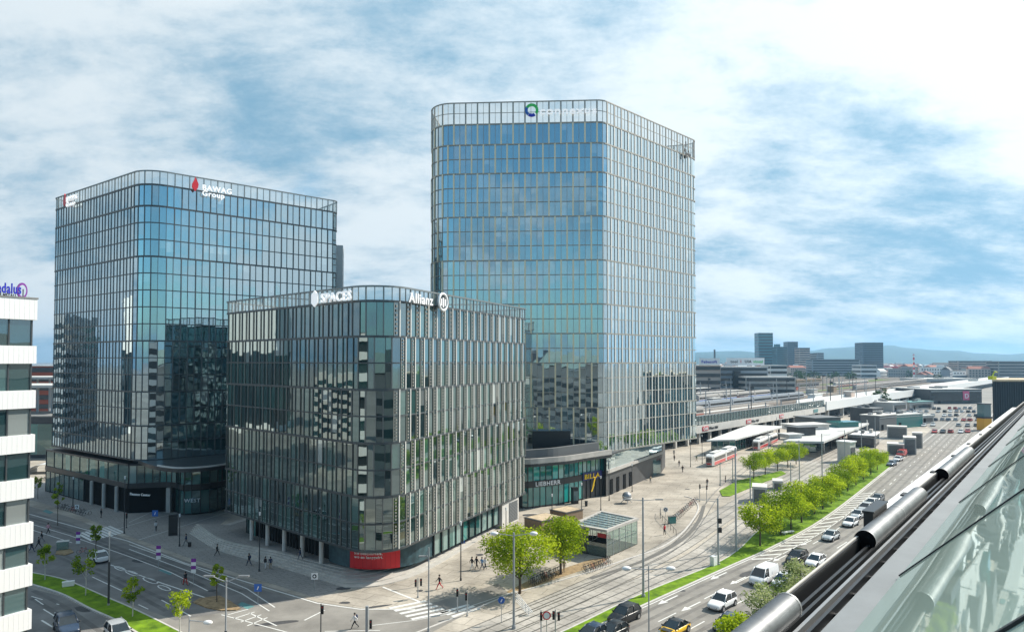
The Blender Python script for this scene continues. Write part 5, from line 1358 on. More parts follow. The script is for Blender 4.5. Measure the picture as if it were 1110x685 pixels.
# ------------------------------------------------------------------ trees
def crown(mb, blobs, n, size, seed, droop=0.0):
    rr = random.Random(seed); tot = sum(b[1][0] * b[1][1] * b[1][2] for b in blobs)
    for c, rad in blobs:
        k = int(n * rad[0] * rad[1] * rad[2] / tot); tone = rr.uniform(0.08, 0.85)
        for _ in range(k):
            d = Vector((rr.gauss(0, 1), rr.gauss(0, 1), rr.gauss(0, 1))).normalized() * (rr.random() ** 0.45)
            p = Vector(c) + Vector((d.x * rad[0], d.y * rad[1], d.z * rad[2]))
            a = Vector((rr.gauss(0, 1), rr.gauss(0, 1), rr.gauss(0, 0.6))).normalized(); b = a.orthogonal().normalized(); b = (Matrix.Rotation(rr.uniform(0, 6.28), 3, a) @ b)
            s = size * rr.uniform(0.6, 1.35); e = a * s; f = b * s * 0.62
            mb.face([p - e, p - f * 0.8, p + e, p + f * 0.8], 0, (min(1, max(0, tone + rr.uniform(-0.3, 0.3))), 0, 0, 0))
def blob_set(seed, h0, h1, rad, n, flat=0.8):
    rr = random.Random(seed); out = []
    for i in range(n):
        t = (i + 0.5) / n; z = h0 + (h1 - h0) * t
        w = rad * math.sin(math.pi * (0.18 + 0.72 * t)) ** 0.7
        u = i * 2.4 + rr.uniform(-0.4, 0.4); k = w * rr.uniform(0.3, 0.92)
        r = rad * rr.uniform(0.22, 0.48); out.append(((k * math.cos(u), k * math.sin(u), z), (r, r, r * flat)))
    return out
def tree(name, label, cat, loc, height, rad, clear, leaf, n, lsize, seed, bark='bark', group=None, rt=0.14, nb=16, flat=0.8):
    t = thing(name, label, cat, loc, rnd.uniform(0, 6.28), group)
    blobs = blob_set(seed, clear + rad * 0.25, height - rad * 0.25, rad, nb, flat)
    mb = MB(); mb.path([(0, 0, 0), (0.03, 0.02, clear * 0.6), (0.0, 0.05, clear), (0.08, 0, (clear + height) / 2), (0, 0, height * 0.92)], [rt, rt * 0.85, rt * 0.75, rt * 0.5, rt * 0.15], 8)
    rr = random.Random(seed)
    for c, r in blobs[::2]:
        z0 = rr.uniform(clear * 0.85, clear + (c[2] - clear) * 0.5); mb.path([(0, 0, z0), (c[0] * 0.5, c[1] * 0.5, (z0 + c[2]) / 2 + 0.1), c], [rt * 0.45, rt * 0.28, rt * 0.1], 5)
    mb.build('trunk', bark, t)
    cr = MB(); crown(cr, blobs, n, lsize, seed); cr.build('crown', leaf, t, col_attr=True)
    return t
pa = at(563.4, 643)
tree('plaza_tree', 'larger lime-green plaza tree standing behind the tall two-armed lamp', 'tree', tuple(pa), zat(pa.y, 571), 4.4, 2.0, 'leaf_lime', 7500, 0.17, 31, rt=0.2, nb=26, group='broad plaza trees')
pb_ = at(608, 622)
tree('plaza_tree', 'lime-green plaza tree between bicycles and the glass pavilion', 'tree', tuple(pb_), zat(pb_.y, 559), 4.2, 2.1, 'leaf_lime', 7200, 0.17, 37, rt=0.2, nb=26, group='broad plaza trees')
row = [(824, 592), (846, 580), (857.5, 574), (869, 566.5), (883, 557.5), (892, 552), (901, 546), (910, 539), (919, 532.5), (928, 526), (936, 520), (944, 514.5), (951, 509.5)]
proto = []
for k in range(3): proto.append(None)
for i, (px, py) in enumerate(row):
    b = at(px, py); k = i % 3; sc = rnd.uniform(0.82, 1.12) * (1.06 if i == 0 else 1.0)
    lab_ = f'rounded street tree in the verge row, {nth(i)} counted from the white cabinet'
    if proto[k] is None:
        t = tree('street_tree', lab_, 'tree', (b.x, b.y, 0.09), 7.0, 3.6, 2.1, 'leaf_lime' if k != 1 else 'leaf_green', 3900, 0.17, 50 + k, rt=0.15, nb=20, group='street trees along the verge', flat=0.72); proto[k] = t
        t.scale = (sc,) * 3
    else: dup(proto[k], lab_, (b.x, b.y, 0.09), rnd.uniform(0, 6.28), sc, 'street trees along the verge')
for i, (px, py) in enumerate([(817, 519.5), (829.5, 515), (843, 511), (854, 507.5), (863, 503.5)]):
    b = at(px, py); dup(proto[(i + 1) % 3], f'tree on the small lawn by the tram stop, {nth(i)} from the lawn tip', (b.x, b.y, 0.14), rnd.uniform(0, 6), 0.92, 'trees on the small lawn')
# saplings of the median
sap = [(48.7, 629, 592, 'slim sapling on the grass median closest to the white block', 1.1), (92.7, 646, 597, 'spreading sapling on the median in front of the white hatchback', 1.45), (143.7, 669, 626, 'slim sapling on the median beside the tall lamp pole', 1.15),
       (195, 690, 640, 'bushy sapling at the sunny end of the grass median', 1.5), (104, 599, 570, 'small sapling standing by the zebra crossing', 0.95), (235, 653, 613, 'sapling on the gravel island in the street', 1.0),
       (41, 541, 517, 'small dark sapling up the side street beyond the road', 1.1), (62.5, 570, 522, 'sapling with dark guard beside the side street crossing', 1.1)]
for i, (px, py, ptop, lab_, rad) in enumerate(sap):
    b = at(px, py); h = zat(b.y, ptop)
    tree('sapling', lab_, 'sapling', (b.x, b.y, 0.12), h, rad, h * 0.42, 'leaf_green' if i not in (3, 5) else 'leaf_lime', 700, 0.15, 70 + i, bark='bark_white' if i < 4 else 'bark', group=None, rt=0.06, nb=9, flat=1.0)
# street trees on the near pavement, seen from above
near = [(800, 690, 8.2, 2.3, 'leaf_lime', 'lime-green treetop poking up beside the dark car at the rail'), (838, 655, 8.4, 2.8, 'leaf_blossom', 'blossoming treetop between the white van and the silver tube'),
        (868, 626, 8.2, 2.6, 'leaf_blossom', 'blossoming treetop behind the dark estate car, next to the rail')]
for i, (px, py, h, rad, lf, lab_) in enumerate(near):
    b = at(px, py, 6.5); tree('pavement_tree', lab_, 'tree', (b.x, b.y, 0.12), h, rad, 3.0, lf, 4200, 0.15, 90 + i, rt=0.13, nb=20, group=None)
for px, py, h, lab_ in ((952.0, 441.0, 9, 'dark round tree in the station yard, first of a pair'), (958, 441.5, 9, 'dark round tree in the station yard, second of a pair')):
    pass

# ------------------------------------------------------------------ vehicles
STY = {  # half length, half width, belt, roof, bonnet height, cabin rear/front at belt, roof rear/front
    'suv': (2.3, 0.93, 1.0, 1.66, 1.03, -2.08, 1.05, -1.62, 0.2), 'van': (2.5, 0.97, 1.12, 2.02, 1.15, -2.42, 1.85, -2.34, 0.98),
    'coupe': (2.15, 0.91, 0.86, 1.36, 0.84, -1.85, 1.05, -0.9, 0.0), 'hatch': (2.12, 0.88, 0.90, 1.46, 0.92, -1.95, 1.08, -1.3, 0.05)}
def car_lower(style):
    Lh, W_, zb, zr, hood, cab0, cab1, r0, r1 = STY[style]
    body = MB(); st = []
    for x in (-Lh, -Lh + 0.06, -Lh + 0.35, -1.2, 0.0, cab1 - 0.15, cab1 + 0.1, Lh - 0.45, Lh - 0.07, Lh):
        ax = abs(x); e = 0.0 if ax < Lh - 0.5 else (0.07 if ax < Lh - 0.2 else (0.16 if ax < Lh - 0.01 else 0.2))
        top = zb if x <= cab1 else hood - ((x - cab1) / (Lh - cab1)) ** 1.6 * 0.27
        if ax > Lh - 0.03: top -= 0.10
        lo = 0.22 + (0.06 if ax > Lh - 0.2 else 0); w = W_ - e
        st.append([(x, -w * 0.93, lo), (x, -w, lo + 0.22), (x, -w * 1.0, top - 0.22), (x, -w * 0.95, top - 0.03), (x, -w * 0.7, top), (x, w * 0.7, top), (x, w * 0.95, top - 0.03), (x, w, top - 0.22), (x, w, lo + 0.22), (x, w * 0.93, lo)])
    k = 10; vs = [p for s in st for p in s]; fs = []
    for i in range(len(st) - 1):
        for j in range(k): a, b = i * k + j, i * k + (j + 1) % k; fs.append((a, b, b + k, a + k)[::-1])
    fs += [tuple(range(k)), tuple(range((len(st) - 1) * k, len(st) * k))[::-1]]
    body.faces(vs, fs, 0, smooth=True); return body
def car_cabin(style):
    """(roof and pillars, glass)"""
    Lh, W_, zb, zr, hood, cab0, cab1, r0, r1 = STY[style]
    wt = W_ * 0.74; roof = [(r0, -wt, zr), (r1, -wt, zr), (r1, wt, zr), (r0, wt, zr)]; base = [(cab0, -W_ * 0.92, zb - 0.03), (cab1, -W_ * 0.92, zb - 0.03), (cab1, W_ * 0.92, zb - 0.03), (cab0, W_ * 0.92, zb - 0.03)]
    rf = MB(); xm = (r0 + r1) / 2
    g1 = [[(x, y * wt * f, zr + h) for y in (-1, -0.55, 0.55, 1)] for x, f, h in ((r0 - 0.06, 0.97, -0.04), (r0 + 0.25, 1.0, 0.01), (xm, 1.01, 0.035), (r1 - 0.2, 1.0, 0.005), (r1 + 0.05, 0.97, -0.05))]
    for r_ in g1: r_[0] = (r_[0][0], r_[0][1], r_[0][2] - 0.04); r_[3] = (r_[3][0], r_[3][1], r_[3][2] - 0.04)
    for i in range(4):
        for j in range(3): rf.face([g1[i][j], g1[i + 1][j], g1[i + 1][j + 1], g1[i][j + 1]], 0, smooth=True)
    for a, b in zip(base, roof): rf.tube(a, b, 0.055, 0.045, 6)
    for s in (-1, 1):
        rf.tube(((cab0 + cab1) / 2 - 0.1, s * W_ * 0.925, zb), (xm - 0.05, s * wt * 1.01, zr - 0.03), 0.045, 0.045, 6)
        rf.tube((r0, s * wt, zr - 0.02), (r1, s * wt, zr - 0.02), 0.05, 0.05, 6)
    if style == 'van':
        for s in (-1, 1): rf.face([(cab0 + 0.02, s * W_ * 0.955, zb - 0.06), (0.45, s * W_ * 0.955, zb - 0.06), (0.3, s * wt * 1.06, zr), (r0, s * wt * 1.06, zr)][::s])
        rf.face([(cab0 - 0.03, -W_ * 0.93, zb - 0.05), (r0 - 0.04, -wt, zr), (r0 - 0.04, wt, zr), (cab0 - 0.03, W_ * 0.93, zb - 0.05)])
    glass = MB(); g_ = [(p[0] * 0.985, p[1] * 0.985, p[2]) for p in base] + [(p[0] * 0.985, p[1] * 0.985, p[2] - 0.02) for p in roof]
    glass.faces(g_, [(0, 1, 5, 4), (1, 2, 6, 5), (2, 3, 7, 6), (3, 0, 4, 7)], 0); return rf, glass
def make_car(style, paint, label, loc, head, roof_paint=None, group='cars on the boulevard', scale=1.0, cat='car', name='parked_car'):
    Lh, W_, zb = STY[style][:3]
    t = thing(name, label, cat, (loc.x, loc.y, 0.012), math.atan2(head[1], head[0]), group); t.scale = (scale,) * 3
    o = car_lower(style).build('body', 'paint_' + paint, t)
    md_ = o.modifiers.new('smooth', 'SUBSURF'); md_.levels = md_.render_levels = 2
    rf, glass = car_cabin(style)
    rf.build('roof', 'paint_' + (roof_paint or paint), t, weld=True); glass.build('window_glass', 'car_glass', t)
    if roof_paint: mb = MB(); mb.box((1.5, 0, 0.815), (0.8, 1.2, 0.012)); mb.build('bonnet', 'paint_' + roof_paint, t)
    for sx in (-1, 1):
        for sy in (-1, 1):
            c = (sx * Lh * 0.62, sy * (W_ - 0.08), 0.33)
            mb = MB(); mb.tube((c[0], c[1] - sy * 0.1, 0.36), (c[0], c[1] + sy * 0.085, 0.36), 0.41, 0.41, 18); mb.build('wheel_arch', 'near_black', t)
            mb = MB(); mb.tube((c[0], c[1] - sy * 0.1, c[2]), (c[0], c[1] + sy * 0.11, c[2]), 0.33, 0.33, 18); w = mb.build('wheel', 'tyre', t)
            mb = MB(); mb.tube((c[0], c[1] + sy * 0.10, c[2]), (c[0], c[1] + sy * 0.125, c[2]), 0.22, 0.22, 14); mb.build('rim', 'rim_alloy', w)
    hz_ = 0.66 if style in ('suv', 'van') else 0.6
    for sy in (-1, 1):
        mb = MB(); mb.ball((Lh - 0.17, sy * W_ * 0.64, hz_), 0.17, 10, 6, 0, (0.8, 1.1, 0.5)); mb.build('headlight', 'lamp_clear', t)
        mb = MB(); mb.ball((-Lh + 0.13, sy * W_ * 0.68, hz_ + 0.12), 0.15, 10, 6, 0, (0.6, 1.1, 0.7)); mb.build('tail_light', 'lamp_tail', t)
        mb = MB(); mb.ball((0.85, sy * (W_ + 0.06), zb + 0.06), 0.11, 8, 6, 0, (0.7, 1.0, 0.7)); mb.build('wing_mirror', 'near_black', t)
    mb = MB(); mb.box((Lh - 0.05, 0, 0.36), (0.08, W_ * 1.05, 0.2)); mb.build('grille', 'near_black', t)
    mb = MB(); mb.box((Lh, 0, 0.44), (0.03, 0.5, 0.11)); mb.build('number_plate', 'plate_white', t)
    mb = MB(); mb.box((0, 0, 0.2), (Lh * 1.7, W_ * 1.95, 0.12)); mb.build('underbody', 'near_black', t)
    return t
hd = (-0.707, -0.707)
def car(px, py, style, paint, label, head=hd, **k): return make_car(style, paint, label, at(px, py, 0.012), head, **k)
car(677, 672, 'suv', 'black', 'black estate car beside the verge, under the glassy dome lamp')
car(641, 693, 'hatch', 'navy', 'dark blue car just behind the black estate, cut by the lower frame')
car(664, 690, 'hatch', 'black', 'dark car half out of view between the blue car and the verge lamp', head=(-0.707, -0.707))
car(731, 686, 'coupe', 'yellow', 'yellow car with a black roof and bonnet', roof_paint='black')
car(783, 657.5, 'suv', 'white', 'white car driving ahead of the white van')
car(789, 681, 'hatch', 'navy', 'dark car half hidden by the lime-green treetop')
car(828, 631, 'van', 'white', 'white delivery van in the middle lane', cat='van', name='delivery_van', scale=1.05)
car(849, 634, 'hatch', 'silver', 'pale car seen through the blossoming treetop beside the van')
car(864, 608.5, 'suv', 'black', 'dark off-road car following the white van')
car(884, 612, 'hatch', 'white', 'pale car behind the blossoming treetop, beside the dark off-road car')
car(900.5, 584.5, 'hatch', 'silver', 'silver car alone at the end of the queue, ahead of the dark tube end')
for i, (px, py, c, w) in enumerate([(922, 569.5, 'white', 'white'), (930, 561, 'silver', 'silver'), (938.5, 554, 'silver', 'grey-silver'), (944.5, 548, 'white', 'white'), (951.5, 543, 'grey', 'dark grey')]):
    car(px, py, 'hatch' if i != 2 else 'suv', c, f'{w} car in the tight queue beside the tube, {nth(i)} from its front')
car(966.5, 504.5, 'hatch', 'bluegrey', 'blue-grey car at the far end of the verge trees', group=None)
car(973.5, 499.5, 'hatch', 'white', 'white car between the blue-grey car and the red van', group=None)
car(977.5, 494.5, 'van', 'red', 'red van at the concrete ramp portal', cat='van', name='delivery_van', group=None)
car(106, 607.5, 'hatch', 'white', 'white hatchback on the shaded street beside the median', head=(-0.6, 0.55), group=None, scale=1.05)
car(72, 684, 'suv', 'navy', 'dark blue estate car on the near carriageway below the grass median', head=(0.55, -0.62), group=None, scale=1.05)
car(128, 692, 'suv', 'silver', 'pale car cut by the lower frame beside the median end', head=(0.6, -0.6), group=None)
# the distant car park: one low mesh per car
def small_car(paint):
    body = car_lower('hatch'); rf, glass = car_cabin('hatch'); b = MB(); b.faces(body.v, body.f, 0); b.faces(rf.v, rf.f, 0); b.faces(glass.v, glass.f, 1)
    for sx in (-1, 1):
        for sy in (-1, 1): b.tube((sx * 1.35, sy * 0.72, 0.33), (sx * 1.35, sy * 0.9, 0.33), 0.33, 0.33, 8, 2)
    return b.build('parked_car', ['paint_' + paint, 'car_glass', 'tyre'])
cols = ['white', 'silver', 'grey', 'black', 'bluegrey', 'red', 'beige', 'navy']
protoC = {}
word = {'white': 'white', 'silver': 'silver', 'grey': 'grey', 'black': 'black', 'bluegrey': 'blue-grey', 'red': 'red', 'beige': 'beige', 'navy': 'dark blue'}
rowsP = [(469, 1004, 1050, 6), (462, 992, 1058, 8), (456, 998, 1060, 9), (451, 990, 1058, 11), (447, 985, 1056, 12), (443.5, 990, 1052, 12)]
for r_, (py, x0, x1, n) in enumerate(rowsP):
    cnt = {}
    for i in range(n):
        if rnd.random() < 0.12: continue
        c = rnd.choice(cols[:6] if rnd.random() < 0.85 else cols); b = at(x0 + (x1 - x0) * (i + rnd.uniform(-0.12, 0.12)) / (n - 1), py + rnd.uniform(-0.4, 0.4))
        j = cnt.get(c, 0); cnt[c] = j + 1
        lab_ = f'{nth(j)} {word[c]} car in the {nth(r_)} row of the distant car park'
        if c not in protoC: o = protoC[c] = small_car(c)
        else: o = protoC[c].copy(); COL.objects.link(o)
        o.location = (b.x, b.y, 0.01); o.rotation_euler = (0, 0, rnd.choice((0.87, 0.87 + math.pi)) + rnd.uniform(-0.06, 0.06)); tag(o, lab_, 'car', 'cars in the distant car park')

# cars strewn over the forecourt between bus station and car park
cnt = {}
for i in range(34):
    px, py = rnd.uniform(905, 1000), rnd.uniform(441.5, 452); c = rnd.choice(cols[:6]); b = at(px, py); j = cnt.get(c, 0); cnt[c] = j + 1
    o = protoC.get(c)
    if o is None: o = protoC[c] = small_car(c)
    else: o = o.copy(); COL.objects.link(o)
    o.location = (b.x, b.y, 0.01); o.rotation_euler = (0, 0, rnd.choice((0.87, 0.87 + math.pi, 2.4)) + rnd.uniform(-0.1, 0.1)); tag(o, f'{word[c]} car among those strewn over the forecourt behind the bus station', 'car', f'{word[c]} cars on the station forecourt')
# trams
def tram(label, px0, px1, mods, doors=3):
    a, b = at(*px0).to_2d(), at(*px1).to_2d(); d = (a - b).normalized(); L_ = (a - b).length
    t = thing('tram', label, 'tram', (b.x, b.y, 0), math.atan2(d.y, d.x), 'red and white trams at the stop')
    seg = L_ / mods
    for k in range(mods):
        x0, x1 = k * seg + 0.25, (k + 1) * seg - (0.25 if k < mods - 1 else 0); nose = 1.1 if k == mods - 1 else 0.0; tail = 1.0 if k == 0 else 0.0
        def sect(x, s, zt=3.25): return [(x, -1.2 * s, 0.35), (x, -1.2 * s, zt - 0.3), (x, -0.95 * s, zt), (x, 0.95 * s, zt), (x, 1.2 * s, zt - 0.3), (x, 1.2 * s, 0.35)]
        st = [sect(x0 - 0 + 0, 1 if not tail else 0.72), sect(x0 + 0.5, 1), sect(x1 - 0.9, 1), sect(x1, 1 if not nose else 0.7, 3.25 if not nose else 2.9)]
        mb = MB(); vs = [p for s in st for p in s]; fs = []; ms = []
        for i in range(3):
            for j in range(6): q, w = i * 6 + j, i * 6 + (j + 1) % 6; mb.faces([vs[q], vs[w], vs[w + 6], vs[q + 6]], [(3, 2, 1, 0)], 0)
        mb.faces(st[0], [tuple(range(6))]); mb.faces(st[-1], [tuple(range(6))[::-1]])
        bd = mb.build('body', 'tram_white', t)
        mb = MB(); mb.box(((x0 + x1) / 2 - (0.4 if nose else 0), 0, 0.45), (x1 - x0 - 1.3, 2.46, 0.85)); mb.build('red_skirt', 'tram_red', bd)
        mb = MB(); mb.box(((x0 + x1) / 2 - (0.4 if nose else 0), 0, 1.5), (x1 - x0 - 1.4, 2.45, 1.0)); mb.build('window_band', 'car_glass', bd)
        mb = MB(); mb.box(((x0 + x1) / 2, 0, 3.26), ((x1 - x0) * 0.55, 1.5, 0.4)); mb.build('roof_unit', 'roof_pale', bd)
    mb = MB(); mb.box((L_ - 0.22, 0, 1.25), (0.5, 1.5, 1.2)); mb.build('windscreen', 'car_glass', t)
    mb = MB(); mb.box((L_ - 0.15, 0, 0.55), (0.45, 1.55, 0.55)); mb.build('front_panel', 'tram_red', t)
    for s in (-1, 1): mb = MB(); mb.tube((L_ + 0.05, s * 0.6, 0.85), (L_ + 0.1, s * 0.6, 0.85), 0.1, 0.1, 10); mb.build('headlight', 'lamp_clear', t)
    mb = MB(); mb.tube((L_ * 0.4, 0, 3.6), (L_ * 0.4 + 0.8, 0, 4.3), 0.03, 0.03, 5); mb.tube((L_ * 0.4 + 0.8, 0, 4.3), (L_ * 0.4, 0, 5.1), 0.03, 0.03, 5); mb.build('pantograph', 'pole_dark', t)
tram('red and white tram stopped in front of the glass stop building', (768.5, 506), (795, 495), 2)
tram('red and white tram further along the stop, passing its columns', (819, 488), (840, 478.5), 2)

# ------------------------------------------------------------------ people
def person_mesh(pose):
    sk = bpy.data.meshes.new('sk'); V, E, RD = [], [], []
    def add(p, r, link=None):
        V.append(p); RD.append(r)
        if link is not None: E.append((link, len(V) - 1))
        return len(V) - 1
    st = {'stand': 0.07, 'walk': 0.33, 'stride': 0.42}[pose]
    pel = add((0, 0, 0.95), 0.135); ch = add((0.02, 0, 1.2), 0.13, pel); sh_ = add((0.03, 0, 1.42), 0.12, ch); nk = add((0.04, 0, 1.52), 0.055, sh_); hd_ = add((0.06, 0, 1.66), 0.095, nk); add((0.05, 0, 1.74), 0.08, hd_)
    for s in (-1, 1):
        f = s * st
        hip = add((0, s * 0.09, 0.9), 0.10, pel); kn = add((f * 0.5 + 0.06, s * 0.10, 0.49), 0.068, hip); an = add((f - (0.06 if f < 0 else 0), s * 0.10, 0.09 + (0.06 if f < 0 and st > .2 else 0)), 0.045, kn); add((f + 0.15 - (0.06 if f < 0 else 0), s * 0.11, 0.05), 0.042, an)
        so_ = add((0.02, s * 0.19, 1.40), 0.07, sh_); el = add((-f * 0.45 - 0.02, s * 0.25, 1.14), 0.047, so_); wr = add((-f * 0.7 + 0.07, s * 0.25, 0.91), 0.034, el); add((-f * 0.75 + 0.10, s * 0.245, 0.84), 0.036, wr)
    sk.from_pydata(V, E, []); o = bpy.data.objects.new('sk', sk); COL.objects.link(o)
    m = o.modifiers.new('skin', 'SKIN'); o.modifiers.new('sub', 'SUBSURF').levels = 1
    for i, r in enumerate(RD): sk.skin_vertices[0].data[i].radius = (r, r * (0.8 if i in (1, 2) else 1.0) if i not in (0, 1, 2) else r * 1.1)
    sk.skin_vertices[0].data[0].use_root = True
    bpy.context.view_layer.update()
    me = bpy.data.meshes.new_from_object(o.evaluated_get(bpy.context.evaluated_depsgraph_get())); bpy.data.objects.remove(o)
    bm = bmesh.new(); bm.from_mesh(me)
    # fingers and a thumb on each hand
    for s in (-1, 1):
        f = s * st; hx, hy, hz = -f * 0.75 + 0.10, s * 0.245, 0.84
        for j in range(5):
            dx = (j - 1.5) * 0.017; ln = (0.055, 0.07, 0.075, 0.062, 0.05)[j]
            p0 = Vector((hx + dx, hy, hz - 0.02)) if j < 4 else Vector((hx + 0.03, hy - s * 0.01, hz + 0.02)); p1 = p0 + (Vector((0.012, -s * 0.012, -ln)) if j < 4 else Vector((0.03, -s * 0.015, -0.045)))
            q = MB(); q.tube(p0, p1, 0.009, 0.006, 5); vs_ = [bm.verts.new(v) for v in q.v[:10]]
            for i in range(5): bm.faces.new((vs_[i], vs_[(i + 1) % 5], vs_[5 + (i + 1) % 5], vs_[5 + i]))
            bm.faces.new(vs_[5:])
    bm.to_mesh(me); bm.free()
    for n in ('cloth_black',) * 2 + ('skin', 'tyre'): me.materials.append(MATS[n])
    for p in me.polygons:
        c = p.center; p.use_smooth = True
        p.material_index = 3 if c.z < 0.085 and abs(c.y) < 0.2 else (2 if c.z > 1.47 or (c.z < 0.93 and abs(c.y) > 0.19) else (0 if c.z < 0.93 else 1))
    me.name = 'person'; return me
PM = {k: person_mesh(k) for k in ('stand', 'walk', 'stride')}
hair = MB(); hair.ball((0.03, 0, 1.70), 0.112, 10, 7, 0, (1.0, 0.95, 0.85)); hair.ball((-0.02, 0, 1.64), 0.095, 8, 6, 0, (0.8, 1, 1.1))
hair_me = hair.build('hair', 'hair_dark'); HM = hair_me.data; bpy.data.objects.remove(hair_me)
def person(px, py, pose, top, bottom, label, az, z=0.0, sc=1.0):
    b = at(px, py, z); o = bpy.data.objects.new('person', PM[pose]); COL.objects.link(o)
    o.location = (b.x, b.y, z + 0.01); o.rotation_euler = (0, 0, az); o.scale = (sc,) * 3
    for i, m in ((0, 'cloth_' + bottom), (1, 'cloth_' + top)): o.material_slots[i].link = 'OBJECT'; o.material_slots[i].material = MATS[m]
    h = bpy.data.objects.new('hair', HM); COL.objects.link(h); h.parent = o
    tag(o, label, 'person'); return o
PPL = [(29, 595.5, 'walk', 'blue', 'white', 'person in pale blue walking close to the white block', 0.5), (34, 598.5, 'walk', 'black', 'navy', 'dark-clothed person walking beside the one in pale blue', 0.4), (42, 594, 'stride', 'black', 'black', 'black-clothed walker in mid-stride next to the sapling by the white block', 3.4),
       (45.2, 587.5, 'walk', 'black', 'grey', 'walker in black just above the striding one', 3.6), (52, 578.5, 'walk', 'pink', 'black', 'person in a pale pink top crossing from the side street', 1.2), (109.5, 561, 'stand', 'black', 'black', 'lone dark figure in front of the arcade columns', 1.0),
       (169, 575.5, 'walk', 'white', 'black', 'person in a white top at the blue column sign', 2.0), (201.8, 591, 'walk', 'navy', 'grey', 'person in navy pulling a suitcase on the shaded walkway', 3.3), (235.3, 602, 'walk', 'black', 'black', 'all-black walker on the shaded walkway before the steps', 0.3),
       (270, 613, 'walk', 'black', 'navy', 'walker with a dark bag at the foot of the steps', 2.8), (287.5, 616.5, 'stand', 'black', 'white', 'person with pale trousers, one of two at the foot of the steps', 1.0), (293.2, 617, 'stand', 'navy', 'tan', 'taller person, other of the two at the foot of the steps', 2.0),
       (325.5, 606.5, 'walk', 'navy', 'navy', 'person in dark blue on the terrace above the steps', 3.2), (384.6, 681, 'stride', 'white', 'black', 'walker in a white shirt with a dark backpack in the sun', 3.6), (476.5, 638.5, 'stride', 'black', 'red', 'walker in red trousers crossing the sunny pavement', 3.5),
       (511.5, 617.5, 'walk', 'black', 'white', 'person in white trousers, first of the four walking together', 0.6), (516.5, 617, 'walk', 'black', 'black', 'person all in black, second of the four walking together', 0.7), (522.3, 617, 'walk', 'blue', 'navy', 'person in a blue top, third of the four walking together', 0.5),
       (525.8, 617.5, 'walk', 'white', 'black', 'person in a pale top, last of the four walking together', 0.8), (536, 612.5, 'walk', 'black', 'black', 'dark figure partly behind the larger plaza tree', 0.4), (611.5, 620, 'stand', 'tan', 'tan', 'person in brown standing under the smaller plaza tree', 1.4),
       (720.5, 579.5, 'stand', 'red', 'black', 'person in a red top by the curved railing', 2.2), (730.6, 494, 'walk', 'grey', 'black', 'walker on the far plaza beyond the dark wing, farther of two', 1.2), (731, 499.5, 'stand', 'black', 'black', 'walker on the far plaza, nearer of the two by the wing', 4.2),
       (736.2, 505.5, 'walk', 'black', 'navy', 'dark walker alone between wing and plaza lamp', 4.0), (740, 512, 'stride', 'black', 'black', 'hunched walker in black nearest the plaza lamp', 4.0), (705.2, 523.5, 'stand', 'tan', 'grey', 'person in tan near the far doors of the dark wing', 2.0),
       (755, 500, 'walk', 'green', 'tan', 'person in green near the tram front', 0.2), (764, 497, 'stand', 'black', 'navy', 'person waiting right at the tram front', 0.0), (766.6, 527, 'walk', 'black', 'grey', 'walker crossing the tracks before the tram', 4.4), (786.6, 523, 'stand', 'black', 'black', 'dark figure standing at the lawn tip', 3.0),
       (201, 634, 'walk', 'black', 'red', 'person in black and red riding a bicycle on the shaded street', 2.6)]
for px, py, pose, top, bot, lab_, az in PPL:
    z = 0.76 if (px, py) == (325.5, 606.5) else 0.0
    person(px, py, pose, top, bot, lab_, az, z, rnd.uniform(0.96, 1.06))
for (px, py), lab_, rz in (((384.6, 681), 'dark backpack on the back of the walker in the white shirt', 3.6), ((270, 613), 'dark bag on the back of the walker at the steps', 2.8)):
    b = at(px, py); d = Vector((math.cos(rz), math.sin(rz))); mb = MB(); mb.ball((0, 0, 0), 0.2, 10, 8, 0, (0.65, 0.8, 1.2)); o = mb.build('backpack', 'cloth_navy'); o.location = (b.x - d.x * 0.2, b.y - d.y * 0.2, 1.28); o.rotation_euler = (0, 0, rz); tag(o, lab_, 'backpack')
b = at(205.5, 592.5); t = thing('suitcase', 'dark wheeled suitcase beside the person in navy', 'suitcase', tuple(b), 0.3)
mb = MB(); mb.box((0, 0, 0.08), (0.45, 0.28, 0.66)); mb.build('shell', 'near_black', t); mb = MB(); mb.tube((-0.15, 0, 0.74), (-0.15, 0, 1.05), 0.015, 0.015, 5); mb.tube((0.15, 0, 0.74), (0.15, 0, 1.05), 0.015, 0.015, 5); mb.tube((-0.15, 0, 1.05), (0.15, 0, 1.05), 0.015, 0.015, 5); mb.build('handle', 'pole_grey', t)
b = at(201, 634); o = bike0[2].copy(); COL.objects.link(o); o.location = (b.x, b.y, 0); o.rotation_euler = (0, 0, 2.6); tag(o, 'red bicycle ridden along the shaded street', 'bicycle', '')
del o['group']
# ------------------------------------------------------------------ tram stop hall, bus station, viaduct, yard
def slab(mb, poly, z0, z1): mb.prism([tuple(p) for p in poly], z0, z1)
t = thing('stop_hall', 'glass waiting hall with a long flat pale roof behind the first tram', 'tram stop')
ra_ = [at(766, 477.5, 4.6).to_2d(), at(797, 476.5, 4.6).to_2d(), at(852, 462, 4.6).to_2d(), at(812, 460.5, 4.6).to_2d()]
mb = MB(); slab(mb, ra_, 4.3, 4.7); mb.build('roof', 'roof_pale', t)
ga, gb, gc = at(771, 490).to_2d(), at(797, 489).to_2d(), at(808, 486).to_2d()
mb = MB(); panes_run(mb, [ga, gb, gc], 0.2, 4.25, 2.2, 0, seed=3); mb.build('glass_wall', 'glass_shop', t, col_attr=True)
mb = MB(); posts_run(mb, [ga, gb, gc], 0, 4.3, 2.2, 0.12, 0.12); mb.build('glazing_frame', 'pole_grey', t)
